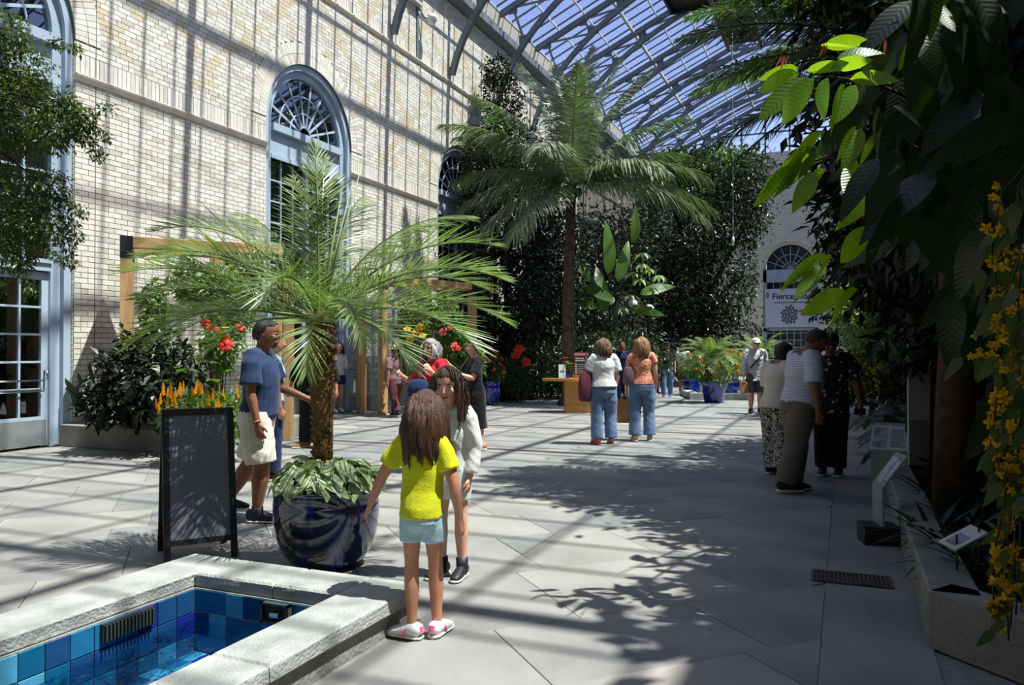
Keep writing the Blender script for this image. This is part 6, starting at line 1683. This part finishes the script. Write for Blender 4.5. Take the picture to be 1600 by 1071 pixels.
    if shoes:
        for l in L_:
            a, f = l[2], l[4]; sdv = f.cross(Vector((0, 0, 1))); zg = a.z - ank
            q = lambda y, z: Vector((a.x, a.y, zg)) + f * y * H + Vector((0, 0, z * H))
            w_ = shoes.get('w', 1.0)
            tilt = shoes.get('tilt', 0)
            m = MB(); m.tube([q(-.045, .026), q(-.034, .034), q(.0, .040), q(.04, .030), q(.08, .022), q(.108, .017), q(.118, .014)], [(.016 * H * w_, .020 * H), (.024 * H * w_, .030 * H), (.025 * H * w_, .034 * H), (.027 * H * w_, .026 * H), (.029 * H * w_, .019 * H), (.022 * H * w_, .014 * H), (.010 * H * w_, .008 * H)], 12, side=sdv)
            if shoes.get('high'): m.tube([q(-.004, .03), q(-.006, .085)], [.028 * H, .027 * H], 12)
            so = obj('shoe', m, shoes['mat'], t, True)
            m = MB(); m.tube([q(-.05, .008), q(-.03, .008), q(.03, .008), q(.08, .008), q(.112, .009), q(.124, .010)], [(.016 * H * w_, .008 * H), (.027 * H * w_, .0085 * H), (.027 * H * w_, .0085 * H), (.031 * H * w_, .0085 * H), (.024 * H * w_, .008 * H), (.010 * H * w_, .006 * H)], 12, side=sdv)
            obj('sole', m, shoes.get('sole', SOLE), so, True)
            if shoes.get('lace'):
                m = MB()
                for i in range(4): m.tube([q(.02 + i * .015, .052 - i * .007) + sdv * .014 * H, q(.024 + i * .015, .058 - i * .008), q(.02 + i * .015, .052 - i * .007) - sdv * .014 * H], .0028 * H, 5)
                obj('laces', m, SOLE, so)
            if shoes.get('accent'):
                m = MB(); m.tube([q(-.052, .03), q(-.046, .055)], [(.016 * H, .006 * H), (.014 * H, .008 * H)], 8, side=sdv); m.tube([q(.01, .044) + sdv * .022 * H, q(.03, .02) + sdv * .03 * H], [.006 * H, .008 * H], 6); m.tube([q(.01, .044) - sdv * .022 * H, q(.03, .02) - sdv * .03 * H], [.006 * H, .008 * H], 6)
                obj('accent_patch', m, shoes['accent'], so)
            if shoes.get('sock'):
                m = MB(); m.tube([a - Vector((0, 0, .02 * H)), a.lerp(l[1], shoes.get('sockh', .14))], [.027 * H, .029 * H], 12); obj('sock', m, shoes['sock'], t, True)
    if hair: make_hair(g, t, hair)
    return g
def make_hair(g, t, hair):
    hh, hc, HR = g.hh, g.hc, g.HR; mat = HAIR[hair['c']]; st = hair['style']
    hp = lambda x, y, z: hc + HR @ Vector((x * hh, y * hh, z * hh))
    # cap: a shell over the skull, sunk below the skin where the face is
    v = []; n, m_ = 28, 18; mb = MB(); vol = hair.get('vol', 1.0)
    line = hair.get('line', .22)
    for i in range(m_ + 1):
        th = PI * i / m_
        for j in range(n):
            a = 2 * PI * j / n; x, y, z = math.sin(th) * math.cos(a), math.sin(th) * math.sin(a), math.cos(th)
            face_ = y > .12 and z < line + .35 - .25 * abs(x)
            low = z < (-.55 if st in ('short', 'bald') else -.9)
            side_low = st == 'short' and y > -.2 and z < -.05
            k = .80 if (face_ or low or side_low) else (1.0 + .05 * vol + (.035 * noise.noise(Vector((x, y, z)) * 5)))
            if st == 'curly' and k > .9: k += .10 + .06 * noise.noise(Vector((x, y, z)) * 9)
            if st == 'bob' and k > .9: k += .06
            v.append(hp(x * .40 * k, -.035 + y * .50 * k, .02 + z * .53 * k))
    f = []
    for i in range(m_):
        for j in range(n):
            j2 = (j + 1) % n; f.append((i * n + j, i * n + j2, (i + 1) * n + j2, (i + 1) * n + j))
    mb.add(v, f); cap_o = obj('hair', mb, mat, t, True)
    if st in ('long', 'bob', 'pony'):
        ln = hair['len'] * g.H; rs = random.Random(5); nl = hair.get('n', 80)
        lk = MB()
        for k in range(nl):
            a = math.radians(rs.uniform(160, 380) if not hair.get('front') else rs.uniform(140, 400))   # round the back of the head
            up = rs.uniform(-.1, .8); q = math.sqrt(max(0, 1 - up * up * .9))
            p0 = hp(math.cos(a) * .40 * q, -.04 + math.sin(a) * .50 * q, .02 + up * .5)
            out = (p0 - hc); out.z = 0
            if out.length > 1e-4: out.normalize()
            L2 = ln * rs.uniform(.8, 1.05); ptsl = [p0]; spread = hair.get('spread', .35)
            drop = max(.0, p0.z - (hc.z - .3 * hh))
            side = out.cross(Vector((0, 0, 1)))
            w0 = rs.uniform(-1, 1)
            for s in (.15, .35, .6, .8, 1.0):
                rr = .07 * hh * math.sin(s * PI) + spread * hh * .25 * s
                wav = hair.get('wave', .05) * hh * math.sin(s * 9 + w0 * 6)
                p = p0 + out * (rr + (.05 * hh if s > .1 else 0)) + side * wav + Vector((0, 0, -(L2 + drop * .0) * s))
                tc = hc + (p - hc) * 1.0
                ptsl.append(p)
            w = hair.get('w', .085) * hh * rs.uniform(.7, 1.3)
            lk.tube(ptsl, [w * .8, w * 1.1, w * 1.15, w, w * .7, w * .15], 6)
        obj('hair_locks', lk, mat, cap_o, True)
def bag(name, label, cat, loc, rz, w, d, h, mat, strap=None, round_=False, handles=0.0, zoff=0.0):
    t = thing(name, label, cat, loc, rz)
    m = MB()
    if round_: m.tube([(0, 0, 0), (0, 0, h * .12), (0, 0, h * .5), (0, 0, h * .9), (0, 0, h)], [(w * .38, d * .35), (w * .5, d * .5), (w * .52, d * .55), (w * .42, d * .4), (w * .30, d * .2)], 16, side=(1, 0, 0))
    else: m.box(-w / 2, w / 2, -d / 2, d / 2, 0, h, bev=.006)
    obj('bag_body', m, mat, t, round_)
    if handles:
        m = MB()
        for s in (-1, 1): m.tube([(-w * .22, s * d * .3, h - .01), (-w * .15, s * d * .12, h + handles * .8), (0, 0, h + handles), (w * .15, s * d * .12, h + handles * .8), (w * .22, s * d * .3, h - .01)], .006, 6)
        obj('bag_handle', m, mat, t)
    if strap:
        m = MB(); m.tube([Vector(p) for p in strap], [(.018, .004)] * len(strap), 6); obj('bag_strap', m, mat, t)
    return t
def cloth(n, a, b=None, sc_=8, rough=.85, p0=.3, p1=.7): return M('cloth_' + n, a, b or tuple(x * .82 for x in a), rough, .15, sc_, .15, 90, sheen=.1, p0=p0, p1=p1)
CL = dict(lime=cloth('lime', srgb(206, 212, 36)), skyshort=cloth('pale_blue', srgb(176, 210, 224)), white=cloth('white', (.78, .78, .76)), navy=cloth('navy', srgb(44, 62, 96)), offwhite=cloth('off_white', srgb(226, 220, 206)), blackc=cloth('black', (.012, .012, .014)), lightblue=cloth('light_blue', srgb(150, 186, 222)), denim=cloth('denim_navy', srgb(40, 54, 92)), jeans=cloth('faded_jeans', srgb(112, 138, 170), srgb(84, 108, 140), 5), maroon=cloth('maroon', srgb(92, 50, 58)), mauve=cloth('mauve', srgb(136, 106, 112)), red=cloth('coral_red', srgb(206, 50, 62)), dkgreen=cloth('dark_green', srgb(48, 54, 44)), greyj=cloth('grey_jacket', srgb(186, 190, 194)), greyshort=cloth('charcoal', srgb(84, 84, 88)), khaki=cloth('grey_khaki', srgb(116, 108, 98)), navyu=cloth('uniform_navy', srgb(34, 40, 74)), dress=cloth('charcoal_dress', srgb(38, 40, 46), srgb(26, 28, 32)), orangef=cloth('coral_floral', srgb(206, 116, 104), srgb(224, 168, 124), 22, p0=.42, p1=.58), palegrey=cloth('pale_grey', srgb(198, 198, 200)), greenbag=cloth('purple_weave', srgb(120, 58, 76), srgb(84, 44, 60), 30), kraft=cloth('kraft_paper', srgb(176, 130, 84)), tanh=cloth('tan_felt', srgb(206, 190, 150)))
def pattern_mat(name, base, mark, scale, width=.5, kind='noise'):
    m, t_, N = nt(name); out = N('ShaderNodeOutputMaterial'); b = N('ShaderNodeBsdfPrincipled'); t_.links.new(b.outputs[0], out.inputs[0]); b.inputs['Roughness'].default_value = .85
    tc = N('ShaderNodeTexCoord')
    if kind == 'stripe':
        wv = N('ShaderNodeTexWave'); wv.bands_direction = 'Z'; wv.inputs['Scale'].default_value = scale; wv.inputs['Distortion'].default_value = .3; t_.links.new(tc.outputs['Object'], wv.inputs['Vector']); fac = wv.outputs['Fac']
    elif kind == 'voronoi':
        vo = N('ShaderNodeTexVoronoi'); vo.inputs['Scale'].default_value = scale; t_.links.new(tc.outputs['Object'], vo.inputs['Vector']); fac = vo.outputs['Distance']
    else:
        nz = N('ShaderNodeTexNoise'); nz.inputs['Scale'].default_value = scale; nz.inputs['Detail'].default_value = 3; nz.inputs['Distortion'].default_value = 2; t_.links.new(tc.outputs['Object'], nz.inputs['Vector']); fac = nz.outputs[0]
    t_.links.new(ramp2(N, t_, fac, mark, base, width - .04, width + .04), b.inputs['Base Color'])
    return m
CL['stripe'] = pattern_mat('cloth_striped_polo', srgb(206, 210, 222), srgb(140, 154, 190), 14, .22, 'stripe')
CL['scroll'] = pattern_mat('cloth_scroll_print', srgb(40, 38, 38), srgb(206, 200, 186), 22, .5)
CL['floralb'] = pattern_mat('cloth_black_floral', (.012, .012, .016), srgb(210, 190, 200), 13, .22, 'voronoi')
SH = dict(whitep=M('shoe_white', (.82, .81, .8), (.76, .75, .74), .5), pink=M('shoe_pink', srgb(232, 110, 150), srgb(224, 96, 138), .5), black=M('shoe_black', (.014, .014, .015), (.02, .02, .02), .5), brown=M('shoe_tan', srgb(150, 104, 66), srgb(130, 88, 54), .6), sandal=M('sandal_tan', srgb(190, 140, 110), srgb(170, 120, 92), .6), blue=M('shoe_blue', srgb(50, 70, 170), srgb(40, 56, 140), .5), navy=M('shoe_navy', srgb(34, 36, 50), srgb(24, 26, 38), .5), pinks=M('sandal_pink', srgb(186, 110, 106), srgb(166, 92, 90), .6))
def arm(a, b): return (a, b)
DN = (0, 0, -1)
# ---- girl in yellow, back to us, arms held away from her sides
g1 = person('girl in a bright yellow t-shirt and pale blue shorts, back turned, by the pool', P(660, 4.06), 8, 1.24, 'tan', True, True, .96, 1, 0, vox=.0055,
       top=dict(mat=CL['lime'], sleeve=.62, hem=.0, ease=.014, folds=.006, name='t_shirt', flare=.004), bottom=dict(mat=CL['skyshort'], len=.46, name='shorts', ease=.009, flare=.006, folds=.005),
       shoes=dict(mat=SH['whitep'], accent=SH['pink'], lace=True, w=1.15), hair=dict(style='long', c='darkbrown', len=.235, n=170, wave=.06, spread=.5, w=.07),
       arms=(((.30, -.05, -1), (.16, .10, -1)), ((-.66, .18, -1), (-.50, .30, -1))), legs=(((.03, .12, -1), (.03, -.02, -1), 14), ((.0, .0, -1), (.03, -.08, -1), -72)), head=(-8, 8), curl=.45)
# ---- second girl, facing us, looking down to her right
g2 = person('girl in a white long-sleeved top with a green leaf print, facing the camera', G(706, 900), 205, 1.345, 'light', True, True, .98, 2, 0, vox=.006,
       top=dict(mat=CL['white'], sleeve=1.85, hem=-.035, ease=.016, folds=.008, name='sweatshirt'), bottom=dict(mat=CL['white'], len=.55, name='shorts', ease=.014),
       shoes=dict(mat=SH['black'], lace=True, high=True, sock=SH['navy'], sockh=.24), hair=dict(style='long', c='darkbrown', len=.20, n=150, wave=.05, spread=.45, w=.065, front=True, line=.12),
       arms=(((.16, -.05, -1), (.02, .25, -1)), ((-.20, -.1, -1), (.10, .25, -1))), legs=(((.03, .05, -1), (0, -.03, -1), 8), ((-.03, 0, -1), (0, -.05, -1), -8)), head=(16, 10))
m = MB()                                               # printed leaves on her chest
for k in range(34):
    a = k * 2.4; r = math.sqrt(k / 34.0); x = .085 * r * math.cos(a); z = .835 + .105 * r * math.sin(a)
    m.ball((x, .118 - 1.6 * x * x - .10 * abs(z - .86), z), (.016, .004, .020), 6)
tag(obj('leaf_print', m, pattern_mat('leaf_print_ink', srgb(70, 110, 78), srgb(206, 214, 206), 60, .42), g2.top), kind='stuff')
m = MB(); m.tube([(.075, .105, .985), (.02, .125, .955), (-.05, .120, .92)], [.010, .013, .008], 6); obj('purple_print', m, M('purple_ink', srgb(176, 150, 206), srgb(150, 120, 190), .8), g2.top)
# ---- man in navy walking to the right
g3 = person('man in a navy t-shirt and white cargo shorts walking right past the board', P(404, 6.85), 92, 1.78, 'brown', False, False, 1.08, 2, 0, vox=.008,
       top=dict(mat=CL['navy'], sleeve=.75, hem=-.02, ease=.020, folds=.009, name='t_shirt', flare=.012), bottom=dict(mat=CL['offwhite'], len=.92, name='cargo_shorts', ease=.026, folds=.010, flare=.010),
       shoes=dict(mat=SH['navy'], lace=True, sock=SH['navy'], sockh=.16), hair=dict(style='short', c='black', vol=1.2), arms=(((.10, .06, -1), (.02, .28, -1)), ((-.12, .45, -1), (-.05, .95, -.35))),
       legs=(((.02, .16, -1), (0, -.10, -1), 0), ((-.02, -.26, -1), (0, -.62, -1), 0)), head=(-4, 3), belly=.02)
m = MB(); S, e, w = g3.arms[0]; m.tube([e.lerp(w, .9), e.lerp(w, .96)], [.034, .033], 12); obj('bracelet', m, SH['pinks'], g3.root, True)
# ---- visitor in light blue just beyond him
person('visitor in a light blue shirt almost hidden behind the navy shirt man', P(427, 9.0), 60, 1.70, 'tan', True, top=dict(mat=CL['lightblue'], sleeve=1.2, name='shirt'), bottom=dict(mat=CL['denim'], len=1.9), shoes=dict(mat=SH['black']), hair=dict(style='short', c='black'), vox=.013)
# ---- man in black behind the palm trunk
g4 = person('man dressed in black standing behind the date palm trunk', G(492, 700), 200, 1.80, 'tan', False, False, 1.12, top=dict(mat=CL['blackc'], sleeve=1.6, hem=-.03, ease=.03, name='jacket'), bottom=dict(mat=CL['blackc'], len=1.95, ease=.03, name='trousers'), shoes=dict(mat=SH['brown'], w=1.2), hair=dict(style='short', c='black'),
       arms=(((.45, .05, -1), (.30, .15, -1)), ((-.45, .05, -1), (-.3, .15, -1))), legs=(((.12, 0, -1), (.06, 0, -1), 25), ((-.12, 0, -1), (-.06, 0, -1), -25)), vox=.013)
# ---- woman in white top and denim shorts
person('woman in a white top and navy shorts by the open glass door', G(528, 645), 140, 1.70, 'light', True, top=dict(mat=CL['white'], sleeve=1.3, hem=.03, name='blouse'), bottom=dict(mat=CL['denim'], len=.42, name='shorts', ease=.016), shoes=dict(mat=SH['whitep']), hair=dict(style='long', c='darkbrown', len=.14, n=50), arms=(((.3, .2, -1), (.0, 1, .5)), ((-.2, .2, -1), (.1, 1, .3))), legs=(((.05, .1, -1), (0, -.1, -1), 0), ((-.05, -.1, -1), (0, -.2, -1), 0)), vox=.014)
# ---- visitor with a tan sun hat striding left
g5 = person('visitor in a tan sun hat, mauve top and maroon trousers striding past the door', G(618, 652), 325, 1.66, 'tan', True, top=dict(mat=CL['mauve'], sleeve=.8, hem=-.03, ease=.022, name='top'), bottom=dict(mat=CL['maroon'], len=1.92, ease=.018, flare=.012), shoes=dict(mat=SH['navy']), hair=dict(style='short', c='darkbrown'),
       arms=(((.1, .3, -1), (0, .7, .2)), ((-.15, -.2, -1), (-.05, .1, -1))), legs=(((.0, .42, -1), (0, .2, -1), 0), ((-.0, -.28, -1), (0, -.65, -1), 0)), vox=.013)
def hat(g, mat, kind='brim'):
    hh = g.hh; m = MB(); hp = lambda x, y, z: g.hc + g.HR @ Vector((x * hh, y * hh, z * hh))
    if kind == 'brim':
        for (r0, z) in (((.44, .54), .16),): pass
        m.tube([hp(0, -.03, .16), hp(0, -.03, .30), hp(0, -.03, .50), hp(0, -.03, .60)], [(.44 * hh, .54 * hh), (.44 * hh, .53 * hh), (.38 * hh, .46 * hh), (.20 * hh, .26 * hh)], 20, side=g.HR @ Vector((1, 0, 0)))
        m.tube([hp(0, -.02, .13), hp(0, -.02, .17), hp(0, -.02, .20)], [(.74 * hh, .84 * hh), (.72 * hh, .82 * hh), (.45 * hh, .55 * hh)], 24, side=g.HR @ Vector((1, 0, 0)))
    else:
        m.tube([hp(0, -.03, .10), hp(0, -.03, .28), hp(0, -.04, .46), hp(0, -.04, .57)], [(.42 * hh, .52 * hh), (.42 * hh, .52 * hh), (.34 * hh, .42 * hh), (.14 * hh, .18 * hh)], 20, side=g.HR @ Vector((1, 0, 0)))
        m.tube([hp(0, .36, .16), hp(0, .62, .13), hp(0, .84, .07)], [(.34 * hh, .02 * hh), (.32 * hh, .02 * hh), (.20 * hh, .014 * hh)], 14, side=g.HR @ Vector((1, 0, 0)))
    obj('sun_hat' if kind == 'brim' else 'cap', m, mat, g.root, True)
def shades(g):
    hh = g.hh; m = MB(); hp = lambda x, y, z: g.hc + g.HR @ Vector((x * hh, y * hh, z * hh))
    for s in (-1, 1): m.ball(hp(s * .17, .47, .04), (.12 * hh, .025 * hh, .085 * hh), 10, rot=g.HR); m.tube([hp(s * .27, .44, .06), hp(s * .40, .05, .05)], .012 * hh, 5)
    obj('sunglasses', m, SH['black'], g.root, True)
hat(g5, CL['tanh'])
bag('shoulder_bag', 'grey bag slung behind the visitor in the tan hat', 'bag', g5.root.location + C(-.16, .05, .78), YAW, .2, .1, .26, CL['mauve'], [(0, 0, .25), tuple(C(.1, 0, .5)), tuple(C(.16, 0, .62))], True)
# ---- woman in red with grey bob and sunglasses
g6 = person('woman with a grey bob, sunglasses and coral red shirt, hand at mouth', P(676, 9.6), 218, 1.63, 'light', True, False, 1.12, top=dict(mat=CL['red'], sleeve=1.5, hem=-.06, ease=.03, folds=.010, name='shirt', flare=.008), bottom=dict(mat=CL['navy'], len=1.9, ease=.02), shoes=dict(mat=SH['black']), hair=dict(style='bob', c='grey', len=.09, n=60, spread=.3, vol=2, front=True, w=.10),
       arms=(((.35, .25, -1), (.05, .9, .55)), ((-.3, .35, -1), (.35, .7, 1.0))), vox=.010, head=(8, 0), curl=1.0)
shades(g6)
bag('shoulder_bag', 'dark blue shoulder bag hanging on the woman in red', 'bag', g6.root.location + C(-.155, -.16, .90), YAW, .26, .12, .24, CL['denim'], [(0, 0, .22), tuple(C(.06, .02, .40)), tuple(C(.12, .06, .52))], True)
# ---- woman in a dark dress raising her hand
g7 = person('woman in a long charcoal dress raising one hand, half behind palm leaflets', G(742, 703), 250, 1.66, 'light', True, False, 1.05, dress=dict(mat=CL['dress'], hem=.20, sleeve=.75), shoes=dict(mat=SH['sandal']), hair=dict(style='short', c='black'), arms=(((.3, .55, -.8), (.0, .8, .7)), ((-.2, .4, -1), (.0, 1, .3))), legs=(((.02, .06, -1), (0, 0, -1), 0), ((-.02, -.08, -1), (0, -.1, -1), 0)), vox=.012)
# ---- two women in jeans walking away
g8 = person('woman in a white t-shirt and blue jeans walking away, red tote on shoulder', G(943, 694), 352, 1.70, 'light', True, False, 1.14, top=dict(mat=CL['white'], sleeve=.7, hem=.03, ease=.026, folds=.010, name='t_shirt', flare=.014), bottom=dict(mat=CL['jeans'], len=1.93, ease=.016, flare=.020, name='jeans'), shoes=dict(mat=SH['pinks'], sole=SH['brown']), hair=dict(style='long', c='brown', len=.115, n=70, spread=.6, wave=.05),
       arms=(((.16, .05, -1), (-.05, .35, -1)), ((-.30, .1, -1), (-.05, .35, -1))), legs=(((.06, .08, -1), (.02, -.08, -1), 6), ((-.06, -.06, -1), (-.02, -.14, -1), -10)), vox=.010)
bag('tote_bag', 'burgundy patterned tote bag on the white t-shirt woman\'s shoulder', 'bag', g8.root.location + C(-.29, -.05, .68), YAW + .5, .26, .16, .48, CL['greenbag'], [(-.05, 0, .46), tuple(C(.05, .02, .66)), tuple(C(.10, .05, .76))], True)
g9 = person('woman in a coral floral top and blue jeans walking away with a paper bag', G(1003, 689), 6, 1.73, 'light', True, False, 1.08, top=dict(mat=CL['orangef'], sleeve=.35, hem=.03, ease=.016, folds=.008, name='floral_top'), bottom=dict(mat=CL['jeans'], len=1.93, ease=.018, flare=.022, name='jeans'), shoes=dict(mat=SH['sandal']), hair=dict(style='long', c='lightbrown', len=.15, n=80, spread=.45, wave=.05),
       arms=(((.14, .05, -1), (.02, .25, -1)), ((-.22, .0, -1), (-.08, .1, -1))), legs=(((.05, .06, -1), (.02, -.10, -1), 6), ((-.05, -.08, -1), (-.02, -.2, -1), -6)), vox=.010)
wl = g9.root.matrix_basis @ g9.arms[1][2]
bag('paper_bag', 'brown kraft paper bag carried between the two women in jeans', 'bag', Vector((wl.x, wl.y, wl.z - .55)), YAW, .30, .13, .38, CL['kraft'], None, False, .10)
bag('shoulder_bag', 'mauve shoulder bag on the floral top woman\'s left side', 'bag', g9.root.location + C(-.22, -.06, .92), YAW, .2, .10, .30, CL['mauve'], [(0, 0, .28), tuple(C(.03, .02, .44)), tuple(C(.08, .06, .53))], True)
# ---- far visitors
person('uniformed person in navy facing us beyond the two women', P(972, 22.5), 185, 1.76, 'brown', False, top=dict(mat=CL['navyu'], sleeve=1.2, name='uniform_shirt'), bottom=dict(mat=CL['navyu'], len=1.93), shoes=dict(mat=SH['black']), hair=dict(style='short', c='black'), vox=.016)
g10 = person('man in a dark green t-shirt, dark cap and grey trousers walking towards us', G(1042, 621), 190, 1.80, 'tan', False, top=dict(mat=CL['dkgreen'], sleeve=.8, name='t_shirt', ease=.02), bottom=dict(mat=CL['jeans'], len=1.93, ease=.02), shoes=dict(mat=SH['blue']), hair=dict(style='short', c='black'), legs=(((.03, .12, -1), (0, -.05, -1), 0), ((-.03, -.1, -1), (0, -.2, -1), 0)), vox=.016); hat(g10, CL['blackc'], 'cap')
person('man in a white shirt seen from behind beyond the orange lantana', G(1067, 616), 20, 1.74, 'tan', False, top=dict(mat=CL['white'], sleeve=.8, name='shirt', ease=.025), bottom=dict(mat=CL['greyshort'], len=.95, name='shorts', ease=.02), shoes=dict(mat=SH['whitep']), hair=dict(style='short', c='black'), vox=.016)
person('visitor in grey seen past the floral top woman\'s right shoulder', P(1024, 27), 150, 1.68, 'tan', True, top=dict(mat=CL['palegrey'], sleeve=1.0, name='shirt'), bottom=dict(mat=CL['greyshort'], len=1.9), shoes=dict(mat=SH['black']), hair=dict(style='short', c='black'), vox=.016)
g11 = person('man in a white cap, pale grey shirt and dark shorts walking towards us', G(1180, 647), 178, 1.80, 'light', False, False, 1.02, top=dict(mat=CL['greyj'], sleeve=1.75, hem=-.06, ease=.035, folds=.012, name='shirt'), bottom=dict(mat=CL['greyshort'], len=.95, name='shorts', ease=.022), shoes=dict(mat=SH['black'], sock=SH['black']), hair=dict(style='short', c='grey'), legs=(((.03, .02, -1), (0, -.05, -1), 0), ((-.03, .08, -1), (0, -.08, -1), 0)), arms=(((.2, .05, -1), (.1, .2, -1)), ((-.2, -.05, -1), (-.1, .1, -1))), vox=.013)
hat(g11, CL['white'], 'cap'); shades(g11)
m = MB(); m.tube([g11.root.matrix_basis.inverted() @ (g11.root.matrix_basis @ Vector(p)) for p in ((-.15, .12, 1.44), (0, .17, 1.28), (.17, .14, 1.08))], [(.02, .006)] * 3, 6, side=(0, 0, 1)); obj('chest_strap', m, SH['black'], g11.root)
wr = g11.root.matrix_basis @ g11.arms[0][2]
bag('paper_bag', 'small brown bag in the hand of the man in the white cap', 'bag', Vector((wr.x, wr.y, wr.z - .40)), YAW, .18, .1, .26, CL['kraft'], None, False, .08)
# ---- the three on the right, in shade
person('woman with short dark hair in a white t-shirt and black-and-cream patterned trousers', G(1213, 742), 60, 1.60, 'tan', True, False, 1.12, lean=4, top=dict(mat=CL['offwhite'], sleeve=.85, hem=.0, ease=.03, folds=.010, name='t_shirt', flare=.02), bottom=dict(mat=CL['scroll'], len=1.93, ease=.026, name='patterned_trousers', flare=.02), shoes=dict(mat=SH['black']), hair=dict(style='curly', c='black', vol=1.5), arms=(((.2, .35, -1), (-.1, .9, -.25)), ((-.15, .3, -1), (.1, .9, -.2))), head=(0, 20), vox=.010)
g12 = person('heavy-set man in a striped polo shirt and grey trousers leaning right', G(1247, 768), 84, 1.77, 'brown', False, False, 1.22, lean=7, top=dict(mat=CL['stripe'], sleeve=.85, hem=-.05, ease=.028, folds=.009, name='polo_shirt', flare=.016), bottom=dict(mat=CL['khaki'], len=1.95, ease=.022, name='trousers', flare=.012), shoes=dict(mat=SH['black'], w=1.1), hair=dict(style='short', c='black', vol=.6), arms=(((.14, .10, -1), (.02, .25, -1)), ((-.1, .35, -1), (.0, .6, -.7))), legs=(((.02, -.22, -1), (0, -.28, -1), 0), ((-.02, .10, -1), (0, -.16, -1), 0)), head=(-10, 28), vox=.010, belly=.035)
g13 = person('visitor in a black floral shirt, dark cap and black trousers facing us', G(1297, 742), 205, 1.72, 'brown', False, False, 1.10, top=dict(mat=CL['floralb'], sleeve=.85, hem=-.05, ease=.03, folds=.008, name='floral_shirt', flare=.016), bottom=dict(mat=CL['blackc'], len=1.95, ease=.022), shoes=dict(mat=SH['black'], w=1.1), hair=dict(style='short', c='black'), arms=(((.2, .1, -1), (.05, .3, -1)), ((-.35, .0, -1), (-.1, .25, -1))), head=(10, 14), vox=.010)
hat(g13, CL['blackc'], 'cap')
wl = g13.root.matrix_basis @ g13.arms[1][2]
ph = thing('pocket_camera', 'small black camera held low by the floral shirt visitor', 'camera', Vector((wl.x, wl.y, wl.z - .13)), YAW)
m = MB(); m.box(-.06, .06, -.02, .02, 0, .08, bev=.006); obj('camera_body', m, SH['black'], ph)
m = MB(); m.lathe([(.03, 0), (.03, .035), (.024, .04)], 14); obj('lens', m, SH['black'], ph, True, loc=(0, -.02, .04), rot=(PI / 2, 0, 0))
